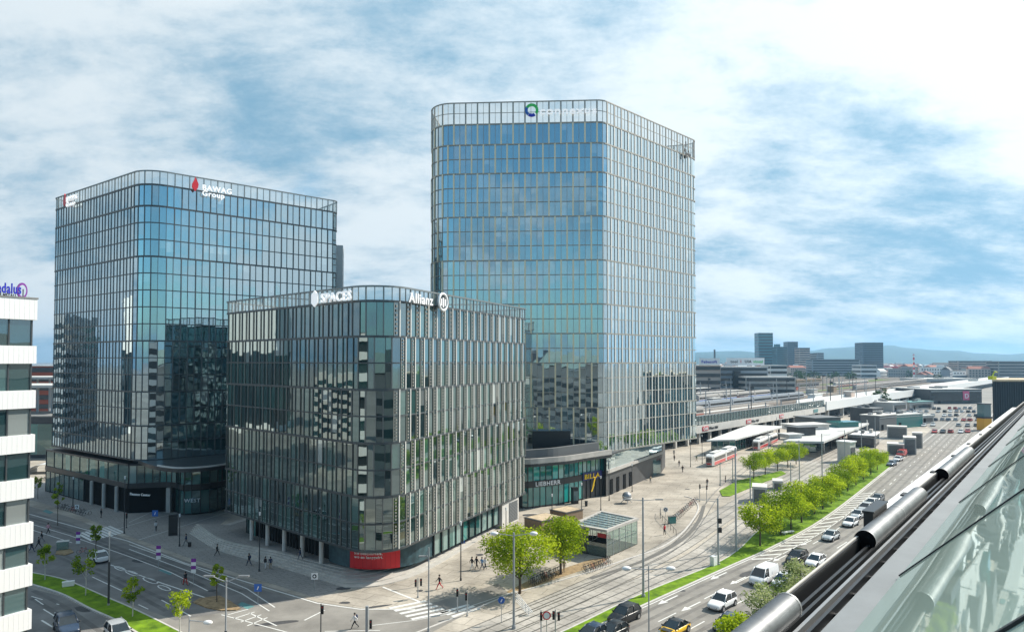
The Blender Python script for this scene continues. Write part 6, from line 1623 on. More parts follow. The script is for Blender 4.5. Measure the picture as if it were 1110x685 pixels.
for f in (0.1, 0.35, 0.6, 0.85):
    p = gc.lerp(at(850, 474).to_2d(), f); mb = MB(); mb.box((p.x, p.y, 0), (0.5, 0.5, 4.3)); mb.build('column', 'pole_dark', t)
mb = MB(); p, q = gc, at(845, 475).to_2d(); wall_run(mb, [p + Vector((0, 6)), q + Vector((0, 6))], 0, 4.2, 0.3); mb.build('wall', 'dark_wall', t)

t = thing('bus_station', 'bus station with broad white roofs and dark glazed halls', 'bus station')
rb = [at(849, 478.5, 5.2).to_2d(), at(893, 479, 5.2).to_2d(), at(942, 459, 5.2).to_2d(), at(902, 459, 5.2).to_2d()]
mb = MB(); slab(mb, rb, 4.8, 5.4); mb.build('roof', 'roof_pale', t)
for px0, py0, sx, sy, sz, m in ((872, 472, 7, 5, 2.4, 'dark_wall'), (878, 466, 14, 7, 1.6, 'concrete_pale'), (893, 461, 12, 10, 2.6, 'louvre_grey'), (918, 463, 9, 5, 1.6, 'teal_glass'), (860, 475, 5, 4, 1.0, 'roof_pale')):
    p = at(px0, py0, 5.4); mb = MB(); mb.box((p.x, p.y + sy / 2, 5.4), (sx, sy, sz), 0.35); mb.box((p.x, p.y + sy / 2, 5.4 + sz), (sx + 1, sy + 1, 0.3), 0.35); mb.build('roof_unit', m, t)
h0, h1 = at(866, 491).to_2d(), at(884, 490.5).to_2d()
mb = MB(); slab(mb, [h0, h1, h1 + Vector((12, 17)), h0 + Vector((12, 17))], 0, 4.8); mb.build('hall', 'dark_wall', t)
mb = MB(); panes_run(mb, [h0, h1, h1 + Vector((12, 17))], 0.3, 4.5, 2.2, 0.08, seed=5); mb.build('glass_wall', 'glass_white_block', t, col_attr=True)
pr = [at(893, 490).to_2d(), at(940, 468).to_2d()]
for k in range(9):
    p = pr[0].lerp(pr[1], k / 8); mb = MB(); mb.box((p.x, p.y, 0), (0.45, 0.45, 4.8), 0.8); mb.build('column', 'pole_dark' if k % 2 else 'concrete_pale', t)
mb = MB(); wall_run(mb, [p + Vector((-3, 3)) for p in pr], 0, 4.4, 0.4); mb.build('wall', 'dark_wall', t)
mb = MB(); p = at(913, 473, 3); mb.box((p.x, p.y, 2.8), (7, 0.3, 1.2), 0.8); mb.build('sign_board', 'sign_red', t)

# open kiosk frame, tram stop roof, small station houses
def kiosk(label, px, py, sx, sy, sz, rz, wall, roof, openf=True, name='kiosk', cat='kiosk', glass=True):
    b = at(px, py); t = thing(name, label, cat, (b.x, b.y + sy / 2, 0), rz)
    mb = MB(); mb.box((0, 0, 0), (sx, sy, sz)); mb.build('wall', wall, t)
    mb = MB(); mb.box((0, 0, sz), (sx + 0.5, sy + 0.5, 0.35)); mb.build('roof', roof, t)
    for k in range(3 if sx > 6 else 0):
        mb = MB(); mb.box((sx * (-0.3 + 0.28 * k), sy * (0.15 - 0.2 * (k % 2)), sz + 0.352), (sx * 0.12, sy * 0.18, 0.7 + 0.3 * k)); mb.build('roof_unit', ('steel_grey', 'louvre_grey', 'concrete')[k], t)
    if sx > 6:
        mb = MB(); mb.box((-sx * 0.33, -sy / 2 - 0.04, 0), (1.6, 0.12, 2.4)); mb.build('door', 'end_black', t)
        mb = MB(); mb.box((0, -sy / 2 - 0.03, sz * 0.86), (sx * 0.98, 0.1, sz * 0.05)); mb.build('fascia_strip', 'concrete_pale', t)
    if glass:
        mb = MB(); mb.box((0, -sy / 2 - 0.03, sz * 0.25), (sx * 0.8, 0.1, sz * 0.5)); mb.build('window', 'band_glass', t)
        mb = MB(); mb.box((sx / 2 + 0.03, 0, sz * 0.25), (0.1, sy * 0.8, sz * 0.5)); mb.build('window', 'band_glass', t)
    return t
kiosk('white framed lift cabin among the tracks before the verge tree tops', 921, 501, 3.6, 3.6, 5.6, 0.7, 'concrete_pale', 'white_paint')
kiosk('long white-roofed tram shelter with dark posts near the louvred blocks', 948, 485, 8, 14, 3.8, -0.6, 'dark_wall', 'white_paint', name='tram_shelter', cat='tram stop')
kiosk('dark blue glazed station box between bus station and louvred blocks', 946, 463, 9, 10, 8, 0.6, 'dark_wall', 'louvre_grey', name='station_box', cat='building')
kiosk('grey louvred station box beside the blue one', 958, 466, 14, 8, 6, 0.6, 'louvre_grey', 'concrete_pale', name='station_box', cat='building', glass=False)
kiosk('teal glass sales hall at the edge of the car park', 981, 463.5, 20, 9, 5.5, 0.5, 'teal_glass', 'roof_pale', name='sales_hall', cat='building', glass=False)
kiosk('flat pale-roofed garage at the end of the car park', 1003, 459, 9, 7, 3.5, 0.5, 'concrete', 'roof_pale', name='sales_hall', cat='building')
kiosk('pale flat station house behind the bus station', 967, 446, 16, 20, 5, 0.6, 'city_a', 'roof_pale', name='station_house', cat='building')
kiosk('low teal shed behind the car park rows', 996, 444, 26, 9, 4.5, 0.55, 'concrete', 'cycle_teal', name='station_house', cat='building')
t = kiosk('dark glazed furniture shop beyond the car park with a pink sign', 1033, 437.5, 38, 40, 9.5, 0.12, 'dark_wall', 'roof_pale', name='retail_shop', cat='shop')
mb = MB(); mb.box((7, -20.3, 2.5), (4.6, 0.4, 6)); sb = mb.build('sign_board', 'pink_sign', t)
lettering('D', 4.2, (5.7, -20.6, 3.8), (1, 0, 0), 'white_sign', sb, 0.1)
mb = MB()
for z in (2.0, 5.6): mb.box((0, -20.12, z), (36, 0.3, 1.8))
mb.build('window', 'band_glass', t)
kiosk('long pale warehouse roof behind the furniture shop', 1030, 421, 60, 40, 10, 0.1, 'city_a', 'roof_pale', name='warehouse', cat='warehouse')
kiosk('long blue-grey warehouse far along the boulevard', 1060, 414, 90, 40, 9, 0.1, 'city_d', 'roof_pale', name='warehouse', cat='warehouse')

# lift tower in orange and glass, dark corrugated block with a yellow digger
b = at(1067, 466); t = thing('lift_tower', 'small lift tower, orange below and glazed above, at the end of the street', 'lift tower', (b.x, b.y, 0), 0.2)
zl_ = zat(b.y, 438); zm_ = zat(b.y, 453)
mb = MB(); mb.box((0, 0, 0), (3.7, 3.7, zm_)); mb.build('base', 'orange', t); mb = MB(); mb.box((0, 0, zm_), (3.4, 3.4, zl_ - zm_)); mb.build('cabin', 'lift_glass', t)
mb = MB(); mb.box((0, 0, zm_ - 0.02), (4.2, 4.2, 0.7)); mb.box((0, 0, zl_), (3.8, 3.8, 0.35)); mb.build('roof', 'dark_panel', t)
Yk = 185.0; zt_k = zat(Yk, 411.5); x0k = (1075 - CXP) / F * Yk
t = thing('hall_block', 'dark corrugated block with a yellow roof edge rising behind the black rail', 'building', (x0k, Yk, 0), 0)
u_ = Vector((0.8, -0.6)); v_ = Vector((0.62, 0.78))
mb = MB(); mb.obox((0, 0, 0), (v_.x * 24, v_.y * 24, 0), (22, 0, 0), (0, 0, zt_k - 0.5)); mb.build('wall', 'corrugated', t)
mb = MB()
for i in range(34): mb.box((0.3 + i * 0.64, -0.08, 0), (0.3, 0.2, zt_k - 0.6))
mb.build('cladding_rib', 'corrugated', t)
mb = MB(); mb.obox((-0.3, -0.3, zt_k - 0.5), (v_.x * 25, v_.y * 25, 0), (22.6, 0, 0), (0, 0, 0.5)); mb.build('roof', 'stone_tan', t)
d_ = thing('roof_crane', 'small yellow-green lifting arm on the dark corrugated block', 'crane', (x0k + 1.4, Yk + 2, zt_k), 0.4)
mb = MB(); mb.box((0, 0, 0), (1.6, 1.3, 0.9)); mb.build('base', 'yellow_green', d_); mb = MB(); mb.tube((0, 0, 0.8), (1.1, 0, 2.2), 0.2, 0.16, 6); mb.tube((1.1, 0, 2.2), (2.2, 0, 2.0), 0.14, 0.1, 6); mb.build('arm', 'yellow_green', d_)

# railway viaduct with station front
t = thing('railway_viaduct', 'long pale railway viaduct with red station signs and dark openings', 'viaduct')
vd = Vector((0.669, 0.743)); v0 = at(758, 481.5).to_2d() - vd * 70; v1 = v0 + vd * 70 + vd * 133; vn_ = Vector((-vd.y, vd.x))
mb = MB(); wall_run(mb, [v0, v1], 3.9, 6.5, -0.4); mb.build('fascia', 'concrete_pale', t)
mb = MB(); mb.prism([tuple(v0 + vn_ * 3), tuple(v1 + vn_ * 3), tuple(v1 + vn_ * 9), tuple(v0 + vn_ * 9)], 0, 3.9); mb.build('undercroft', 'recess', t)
mb = MB(); wall_run(mb, [v0 + vn_ * 0.4, v1 + vn_ * 0.4], 6.5, 9.6, 0.05); mb.build('glass_screen', 'screen_glass', t)
mb = MB(); posts_run(mb, [v0 + vn_ * 0.3, v1 + vn_ * 0.3], 6.5, 9.8, 2.6, 0.14, 0.14); wall_run(mb, [v0 + vn_ * 0.3, v1 + vn_ * 0.3], 9.6, 9.85, 0.2); mb.build('screen_frame', 'pole_grey', t)
for k in range(24):
    p = v0 + vd * (4 + k * 8.4) + vn_ * 0.8; mb = MB(); mb.box((p.x, p.y, 0), (0.9, 0.9, 3.9), 0.84); mb.build('column', 'concrete_pale', t)
def vsign(px, w, m, txt=None, h=1.5):
    f = face_point(v0, vd, px); p = f - vn_ * 0.46; mb = MB(); mb.obox((*(p), 4.5), (*(vd * w), 0), (*(-vn_ * 0.1), 0), (0, 0, h)); s = mb.build('sign_board', m, t)
    if txt:
        q = p - vn_ * 0.16 + vd * 0.4; lettering(txt, h * 0.95, (q.x, q.y, 4.75), (vd.x, vd.y, 0), 'white_sign', s, 0.04, sx=1.2)
for px in (759.5, 807, 843):
    vsign(px, 4.4, 'sign_red', 'ÖBB')
    f = face_point(v0, vd, px) + vd * 5 - vn_ * 0.5; lettering('Wien Hbf', 1.35, (f.x, f.y, 4.7), (vd.x, vd.y, 0), 'near_black', t, 0.04, sx=1.2) if px != 843 else None
vsign(880, 6, 'cycle_teal')
# the bare deck that carries on
t = thing('railway_bridge', 'white parapet railway bridge running on from the station viaduct', 'bridge')
w0 = v1; w1 = v0 + vd * 900
mb = MB(); wall_run(mb, [w0 - vn_ * 0.3, w1 - vn_ * 0.3], 4.6, 9.0, -0.6); mb.build('parapet', 'white_paint', t)
mb = MB(); mb.prism([tuple(w0 + vn_ * 0.5), tuple(w1 + vn_ * 0.5), tuple(w1 + vn_ * 14), tuple(w0 + vn_ * 14)], 5.0, 7.6); mb.build('deck', 'concrete_pale', t)
mb = MB(); mb.prism([tuple(w0 + vn_ * 7), tuple(w1 + vn_ * 7), tuple(w1 + vn_ * 12), tuple(w0 + vn_ * 12)], 0, 5.0); mb.build('undercroft', 'dark_wall', t)
for k in range(18):
    p = w0 + vd * (8 + k * 24) + vn_ * 1.5; mb = MB(); mb.box((p.x, p.y, 0), (1.6, 1.6, 5.0), 0.84); mb.build('column', 'concrete_pale', t)
mb = MB(); wall_run(mb, [w0 + vn_ * 13.4, w1 + vn_ * 13.4], 7.6, 9.2, 0.4); mb.build('parapet', 'white_paint', t)

ZY = 6.4
yd = MB(); yd.sheet([tuple(v0 + vn_ * 0.9 - vd * 60), tuple(v1 + vn_ * 0.9), tuple(w1 + vn_ * 15), tuple(w1 + vn_ * 260), tuple(v0 + vn_ * 230 - vd * 60)], ZY); struct(yd.build('railway_yard', 'ballast'))
tr = MB()
for k in range(22):
    o0 = vn_ * (14 + k * 9.0 + (3 if k % 3 == 0 else 0)); 
    for g_ in (0, 1.5): a, b = v0 + o0 + vn_ * g_, w1 + o0 + vn_ * g_ * 1.0; tr.obox((*a, ZY + 0.01), (*(b - a), 0), (*(vn_ * 0.12), 0), (0, 0, 0.16))
struct(tr.build('railway_track', 'rail_steel'))
pf = 0
for off_, s0, s1, col_ in ((10, 20, 190, 'roof_pale'), (38, 40, 230, 'roof_pale'), (70, 60, 260, 'concrete'), (102, 80, 280, 'roof_pale')):
    t = thing('platform_canopy', f'long flat platform roof in the railway yard, {nth(pf)} from the viaduct edge', 'platform roof', group='platform roofs in the railway yard'); pf += 1
    a, b = v0 + vd * s0 + vn_ * off_, v0 + vd * s1 + vn_ * off_
    mb = MB(); wall_run(mb, [a, b], ZY, ZY + 0.9, -6); mb.build('platform', 'concrete', t)
    if off_ > 60: mb = MB(); wall_run(mb, [a + vn_ * 0.3, b + vn_ * 0.3], ZY + 4.3, ZY + 4.7, -5.4); mb.build('roof', col_, t)
    for k in range(0, 9): p = a.lerp(b, (k + 0.5) / 9) + vn_ * 3; mb = MB(); mb.box((p.x, p.y, ZY + 0.9), (0.4, 0.4, 3.4 if off_ > 60 else 2.6)); mb.build('column', 'pole_grey', t)
# trains standing in the yard
def train(label, s0, off_, n, col_, stripe):
    p = v0 + vd * s0 + vn_ * off_
    t = thing('train', label, 'train', (p.x, p.y, ZY + 0.16), math.atan2(vd.y, vd.x), None)
    for k in range(n):
        mb = MB(); x = k * 25.0
        mb.prism([(x + 0.4, -1.4), (x + 24.4, -1.4), (x + 24.4, 1.4), (x + 0.4, 1.4)], 0.5, 3.4); mb.prism([(x + 0.4, -1.1), (x + 24.4, -1.1), (x + 24.4, 1.1), (x + 0.4, 1.1)], 3.4, 3.9); c = mb.build('coach', col_, t)
        mb = MB(); mb.box((x + 12.4, 0, 1.7), (22.5, 2.86, 0.9)); mb.build('window_band', 'car_glass', c)
        mb = MB(); mb.box((x + 12.4, 0, 0.6), (23.5, 2.86, 0.5)); mb.build('stripe', stripe, c)
for a_ in [('pale and red commuter train nearest the viaduct screen', 60, 19, 2, 'city_a', 'brick_red'), ('grey train standing between the first platform roofs', 120, 34, 6, 'city_d', 'roof_dark'), ('red train in the middle of the railway yard', 70, 55, 3, 'brick_red', 'roof_pale'),
          ('pale train with blue stripe along the yard centre', 190, 62, 4, 'city_a', 'sign_blue'), ('dark grey freight train on the yard tracks', 240, 88, 9, 'roof_dark', 'city_b'), ('red and grey train near the far platform roofs', 120, 98, 4, 'brick_red', 'city_d'),
          ('pale train at the back of the yard', 200, 122, 4, 'city_a', 'brick_red'), ('grey goods wagons far along the yard', 420, 46, 10, 'city_b', 'roof_dark'), ('pale train far along the yard', 470, 76, 4, 'city_a', 'brick_red'), ('brown goods wagons at the far edge of the yard', 380, 130, 9, 'wood_brown', 'roof_dark')]: train(*a_)
gs = MB()
for s0_, o0_, L_, w_ in ((70, 68, 120, 5), (230, 110, 180, 8), (330, 60, 220, 6), (150, 140, 200, 10), (520, 100, 250, 12), (60, 112, 90, 6)):
    a, b = v0 + vd * s0_ + vn_ * o0_, v0 + vd * (s0_ + L_) + vn_ * o0_; gs.sheet([tuple(a), tuple(b), tuple(b + vn_ * w_), tuple(a + vn_ * w_ * 0.6)], ZY + 0.012)
struct(gs.build('grass_strip', 'grass'))
cp = MB()
for s0_, o0_, L_, w_ in ((40, 24, 160, 5), (180, 44, 200, 7), (90, 78, 170, 6), (300, 20, 260, 8), (280, 132, 220, 9)):
    a, b = v0 + vd * s0_ + vn_ * o0_, v0 + vd * (s0_ + L_) + vn_ * o0_; cp.sheet([tuple(a), tuple(b), tuple(b + vn_ * w_), tuple(a + vn_ * w_)], ZY + 0.008)
struct(cp.build('yard_path', 'concrete_pale'))
for i in range(34):
    s_ = rnd.uniform(30, 460); o_ = rnd.choice((14, 26, 48, 68, 82, 106, 136, 150)) + rnd.uniform(-3, 3); p = v0 + vd * s_ + vn_ * o_
    if p.x / p.y < 0.272: continue
    w, d, h = rnd.uniform(4, 12), rnd.uniform(3, 6), rnd.uniform(2.5, 5); wn = rnd.choice((('concrete', 'grey'), ('white_paint', 'white'), ('brick_red', 'red'), ('wood_brown', 'brown'), ('city_c', 'tan')))
    t = thing('yard_hut', f'small {wn[1]} trackside hut in the railway yard, {nth(i)} of the huts', 'hut', (p.x, p.y, ZY), 0.84, 'trackside huts')
    mb = MB(); mb.box((0, 0, 0), (w, d, h)); mb.build('wall', wn[0], t); mb = MB(); mb.box((0, 0, h), (w + 0.6, d + 0.6, 0.3)); mb.build('roof', 'roof_dark' if i % 2 else 'roof_pale', t)
# catenary masts
mm = MB(); mm.tube((0, 0, 0), (0, 0, 11), 0.24, 0.18, 6); mm.tube((0, 0, 9.2), (-2.6, 1.9, 9.4), 0.06, 0.05, 5); mm.tube((0, 0, 7.6), (-2.6, 1.9, 9.2), 0.05, 0.05, 5)
m0 = mm.build('catenary_mast', 'pole_grey'); first = True
gm_ = MB(); gm_.tube((0, 0, 0), (0, 0, 12.5), 0.22, 0.16, 6); gm_.box((0.5, 0, 10.5), (1.6, 0.3, 1.0)); gm0 = gm_.build('catenary_mast', 'pole_dark'); gfirst = True
for r_ in range(6):
    for i in range(14):
        s = 20 + i * (24 + r_ * 5) + rnd.uniform(-4, 4); p = v0 + vd * s + vn_ * (8 + r_ * 26 + rnd.uniform(-2, 2))
        if p.x / p.y < 0.262 or p.y > 1000: continue
        dark = (i + r_) % 4 == 1
        if dark: o = gm0 if gfirst else gm0.copy(); gf = gfirst; gfirst = False
        else: o = m0 if first else m0.copy(); gf = first; first = False
        if not gf: COL.objects.link(o)
        o.location = (p.x, p.y, ZY); o.rotation_euler = (0, 0, rnd.uniform(-0.2, 0.2))
        tag(o, f'{"dark" if dark else "grey"} catenary mast, {nth(i)} along the {nth(r_)} line of masts beyond the viaduct', 'mast', 'catenary masts in the railway yard')

# station mall with sign boards
def far_box(name, label, cat, x0, x1, ytop, Y, depth, wall, roof='roof_dark', z0=0.0, rz=0.0, bands=0, band_m='band_glass', group=None, floor_h=3.6):
    xa, xb = (x0 - CXP) / F * Y, (x1 - CXP) / F * Y; zt = zat(Y, ytop)
    t = thing(name, label, cat, ((xa + xb) / 2, Y, 0), rz, group); w = xb - xa
    mb = MB(); mb.box((0, depth / 2, z0), (w, depth, zt - z0)); mb.build('wall', wall, t)
    mb = MB(); mb.box((0, depth / 2, zt), (w + 0.3, depth + 0.3, max(0.3, w * 0.012))); mb.build('roof', roof, t)
    for k in range(bands):
        z = z0 + (zt - z0) * (k + 0.35) / bands; h = (zt - z0) / bands * 0.5
        mb = MB(); mb.box((0, -0.08, z), (w * 0.96, 0.3, h)); mb.box((w / 2, depth / 2, z), (0.3, depth * 0.94, h)); mb.box((-w / 2, depth / 2, z), (0.3, depth * 0.94, h)); mb.build('window_band', band_m, t)
    return t, xa, xb, zt
t, xa, xb, zt = far_box('station_mall', 'low tan station mall with stacked terraces beyond the viaduct', 'mall', 752, 781, 396, 470, 30, 'city_c', 'roof_pale', 6.4, 0.0, 4)
mb = MB(); w = 14; p = pt(769, 392, 469); mb.box((p.x - t.location.x, -1, p.z - 2.2), (w, 0.5, 4.6)); sb = mb.build('sign_board', 'white_sign', t)
lettering('Fabasoft', 2.6, (p.x - t.location.x - 5.6, -1.35, p.z - 0.9), (1, 0, 0), 'letter_blue', sb, 0.05, sx=1.1)
t, xa, xb, zt = far_box('office_building', 'grey banded office building under a long white sign board', 'office building', 780, 832, 398, 480, 28, 'city_d', 'roof_pale', 6.4, 0.0, 5)
mb = MB(); p = pt(808, 392, 479); mb.box((p.x - t.location.x, -1, p.z - 2.4), (26.5, 0.5, 5)); sb = mb.build('sign_board', 'white_sign', t)
for tx, dx, m in (('tool', -10.5, 'near_black'), ('I', -3.6, 'sign_red'), ('UIA', -0.6, 'near_black'), ('visual', 5.4, 'sign_green')): lettering(tx, 2.7, (p.x - t.location.x + dx, -1.35, p.z - 0.8), (1, 0, 0), m, sb, 0.05)
mb = MB(); p0 = pt(799, 425, 478); zz = pt(799, 402, 478).z; mb.box((p0.x - t.location.x, -1.5, ZY), (4.6, 2.8, zz - ZY)); mb.build('lift_shaft', 'dark_panel', t)
t, xa, xb, zt = far_box('office_building', 'white building with three rows of square windows beyond the yard', 'office building', 835, 853, 396, 520, 20, 'white_paint', 'roof_pale', 6.4, 0, 5)
t, xa, xb, zt = far_box('parking_deck', 'pale car deck with slanted screens below the white building', 'car deck', 808, 862, 409, 462, 16, 'concrete', 'roof_pale', 6.4, 0, 3)
# skyline
for a in [('skyscraper', 'tall teal glass tower on the horizon', 'tower', 822.5, 838, 361, 1500, 26, 'tower_teal', 'roof_dark', 0, 0, 14), ('skyscraper', 'teal tower with a stepped sloping top beside the tallest one', 'tower', 842, 853.5, 376, 1450, 26, 'tower_teal', 'roof_dark', 0, 0, 14),
          ('skyscraper', 'slim dark blue tower between the stepped and the reddish ones', 'tower', 854, 865, 370.5, 1500, 24, 'tower_dark', 'roof_dark', 0, 0, 16), ('apartment_tower', 'reddish stepped apartment tower on the horizon', 'apartment tower', 866.5, 878, 377, 1400, 24, 'city_c', 'roof_dark', 0, 0, 12),
          ('apartment_tower', 'brownish apartment tower next to the reddish one', 'apartment tower', 879, 885, 383, 1420, 20, 'city_b', 'roof_dark', 0, 0, 10), ('apartment_tower', 'pair of grey apartment towers before the hills', 'apartment tower', 886, 893, 382.5, 1500, 22, 'city_d', 'roof_dark', 0, 0, 10),
          ('skyscraper', 'broad dark blue tower standing alone before the highest hill', 'tower', 935.5, 957.5, 371.5, 1250, 30, 'tower_dark', 'roof_dark', 0, 0, 15)]:
    t, xa, xb, zt = far_box(*a)
    if 'stepped sloping' in a[1]:
        mb = MB(); w = xb - xa; mb.obox((-w / 2, 4, zt), (w * 0.4, 0, 0), (0, 12, 0), (0, 0, 6)); mb.build('roof_step', 'tower_teal', t)
far_box('chimney_stack', 'thin dark chimney on the horizon just beside the tall glass tower', 'chimney', 774, 775.6, 379, 1500, 3, 'roof_dark', 'roof_dark', 0, 0, 0)
far_box('retail_shop', 'long red-fronted shed before the hills', 'shop', 951, 986, 397.5, 1420, 30, 'sign_red', 'sign_red', 0, 0, 0); far_box('retail_shop', 'short red-fronted shed beyond the long red one', 'shop', 998, 1007, 399, 1350, 30, 'sign_red', 'sign_red', 0, 0, 0)
far_box('office_building', 'white block with red writing below the lone dark blue tower', 'office building', 933, 950, 396, 900, 24, 'white_paint', 'roof_pale', 0, 0, 4)
far_box('chimney_stack', 'slim red and white striped mast among the distant roofs', 'mast', 990.2, 991.3, 384, 1100, 2, 'sign_red', 'white_sign', 0, 0, 5, 'white_sign')
far_box('apartment_block', 'long blue-grey apartment block in front of the forested hill', 'apartment block', 880, 932, 390, 1050, 22, 'city_d', 'roof_dark', 0, 0, 8)
far_box('apartment_block', 'long reddish apartment block beyond the warehouse roofs', 'apartment block', 1038, 1075, 391.5, 1100, 24, 'city_c', 'roof_dark', 0, 0, 8)
far_box('apartment_block', 'grey apartment block behind the dark corrugated block', 'apartment block', 1082, 1125, 392, 900, 24, 'city_b', 'roof_dark', 0, 0, 7)
# orange-red building and station roofs in the gap beside the white block
far_box('apartment_block', 'orange-red building in the gap between white block and mid tower', 'apartment block', 20, 62, 397, 330, 20, 'brick_red', 'roof_pale', 0, 0, 6)
for i, (x0, x1, yt, Y, lab_) in enumerate([(10, 66, 409, 250, 'pale station roof, upper one in the gap beside the white block'), (10, 66, 418, 215, 'pale station roof, lower one in the gap beside the white block')]):
    xa, xb = (x0 - CXP) / F * Y, (x1 - CXP) / F * Y; z = zat(Y, yt); t = thing('station_roof', lab_, 'station roof', ((xa + xb) / 2, Y, 0), 0.1)
    mb = MB(); mb.box((0, 8, z - 0.6), (xb - xa + 14, 20, 0.8)); mb.build('roof', 'roof_pale', t)
    for k in (-2, -1, 0, 1, 2): mb = MB(); mb.box((k * 4.2, 2, 0), (0.5, 0.5, z - 0.6)); mb.build('column', 'pole_grey', t)
t, xa, xb, zt = far_box('station_building', 'dark glazed station front closing the side street', 'station building', -20, 80, 452, 205, 20, 'dark_wall', 'roof_grey', 0, 0, 0)
mb = MB(); panes_run(mb, [Vector((-30, -0.2)), Vector((30, -0.2))], 1.0, zt - 2, 2.4, 0.1, seed=8); mb.build('window', 'glass_shop', t, col_attr=True)

# the rest of the city: separate small houses
styles = [('city_a', 'roof_red', 'pale'), ('city_b', 'roof_dark', 'grey'), ('city_c', 'roof_red', 'reddish'), ('city_d', 'roof_dark', 'blue-grey'), ('white_paint', 'roof_pale', 'white')]
def house_mesh(w, d, h, wall, roofm, seed):
    mb = MB(); mb.box((0, 0, 0), (w, d, h)); rr = random.Random(seed)
    if rr.random() < 0.55:
        for s in (1,): mb.faces([(-w / 2, -d / 2, h), (w / 2, -d / 2, h), (w / 2, d / 2, h), (-w / 2, d / 2, h), (-w / 2, 0, h + 3.5), (w / 2, 0, h + 3.5)], [(0, 1, 5, 4), (2, 3, 4, 5), (1, 2, 5), (3, 0, 4)], 1)
    else: mb.box((0, 0, h), (w + 0.4, d + 0.4, 0.6), 0, 1); mb.box((w * 0.2, 0, h + 0.6), (w * 0.25, d * 0.4, 2.5), 0, 0)
    n = max(2, int(h / 3.4))
    for k in range(n):
        m = max(2, int(w / 3.4))
        for j in range(m): mb.box((-w / 2 + (j + 0.5) * w / m, -d / 2 - 0.03, 1.2 + k * (h - 1) / n), (w / m * 0.5, 0.1, 1.6), 0, 2)
    return mb
cnt = {}
hm = {}
for i in range(230):
    Y = 900 * (2900 / 900) ** (rnd.random() ** 0.9); px = rnd.uniform(757, 1125); st_ = rnd.randrange(5); X = (px - CXP) / F * Y
    if Y < 1150 and px < 1000 and abs((Vector((X, Y)) - v0).dot(vn_) - 100) < 170: Y = rnd.uniform(1200, 2600); X = (px - CXP) / F * Y
    key = (st_, i % 5)
    if key not in hm:
        w, d, h = rnd.uniform(12, 40), rnd.uniform(10, 20), rnd.uniform(7, 19); o = house_mesh(w, d, h, *styles[st_][:2], i).build('town_house', [styles[st_][0], styles[st_][1], 'band_glass']); hm[key] = o
    else: o = hm[key].copy(); COL.objects.link(o)
    o.location = (X, Y, 0); o.rotation_euler = (0, 0, rnd.choice((0.0, 0.5, 0.85, -0.4)) + rnd.uniform(-0.1, 0.1)); o.scale = (1, 1, rnd.uniform(0.8, 1.25))
    tag(o, f'{styles[st_][2]} town house among the roofs between the railway yard and the hills', 'house', f'{styles[st_][2]} town houses before the hills')
# trees between the houses
def far_tree(seed, leaf):
    cr = MB(); crown(cr, blob_set(seed, 2.5, 10, 4.6, 9), 420, 0.75, seed); return cr
ft0 = thing('yard_tree', 'leafy tree among the far roofs', 'tree'); mb = MB(); mb.tube((0, 0, 0), (0, 0, 6), 0.3, 0.15, 6); mb.build('trunk', 'bark', ft0); far_tree(5, 0).build('crown', 'leaf_dark', ft0, col_attr=True)
bpy.context.view_layer.update()
ftp = [(952.5, 443, 0), (958.5, 443, 0), (1022, 413, 0), (1027, 412, 0), (1032, 412, 0), (1036, 412, 0), (1016, 416, 0)] + [(rnd.uniform(862, 925), rnd.uniform(408, 414), 0) for _ in range(26)] + [(rnd.uniform(960, 1100), rnd.uniform(402, 410), 0) for _ in range(30)] + [(rnd.uniform(800, 925), rnd.uniform(409, 417), 0) for _ in range(24)]
for i, (px, py, _z) in enumerate(ftp):
    b = at(px, py)
    lab_ = ('dark round tree in the station yard, first of a pair', 'dark round tree in the station yard, second of a pair')[i] if i < 2 else (f'tree beside the pale warehouse roof, {nth(i - 2)} in line' if i < 7 else 'leafy tree among the far roofs before the hills')
    gp = None if i < 7 else 'leafy trees among the far roofs'
    if i == 0: ft0.location = b; tag(ft0, lab_, 'tree')
    else: dup(ft0, lab_, tuple(b), rnd.uniform(0, 6), rnd.uniform(0.8, 1.3) * (1 if i < 2 else 1.15), gp)
# hills
hl = MB(); n = 90
def ridge(x, k):
    return max(0, 0.55 + 0.45 * math.sin(x * 1.7 + k * 2.1) + 0.25 * math.sin(x * 4.3 + k) + 0.12 * math.sin(x * 9.7 + 2 * k) + 0.06 * math.sin(x * 23 + k))
prof = [(700, 388), (760, 381.5), (800, 380.5), (840, 384), (862, 386), (880, 380), (900, 377.5), (925, 376), (945, 377.5), (965, 374.5), (985, 377), (1010, 379.5), (1035, 380), (1060, 383), (1090, 384), (1120, 382.5), (1200, 380), (1300, 386)]
def top_at(px):
    for (a, ya), (b, yb) in zip(prof, prof[1:]):
        if a <= px <= b: u = (px - a) / (b - a); u = u * u * (3 - 2 * u); return ya + (yb - ya) * u
    return 388
rows_ = 8; verts = []; fs = []
for i in range(n + 1):
    px = 650 + 700 * i / n
    zt = max(12, zat(8200, top_at(px))) 
    for j in range(rows_ + 1):
        f = j / rows_; Y = 5200 + 3000 * f + (math.sin(i * 0.9 + j) * 120); z = zt * (math.sin(f * math.pi / 2) ** 1.4) * (1 + 0.10 * math.sin(i * 1.3 + j * 1.7) * (1 - f)); X = (px - CXP) / F * Y
        verts.append((X, Y, z if j else -5))
    verts.append(((px - CXP) / F * 9800, 9800, -5))
m_ = rows_ + 2
for i in range(n):
    for j in range(m_ - 1): a = i * m_ + j; fs.append((a, a + m_, a + m_ + 1, a + 1))
hl.faces(verts, fs, 0, smooth=True); struct(hl.build('hills', 'hill_forest'))

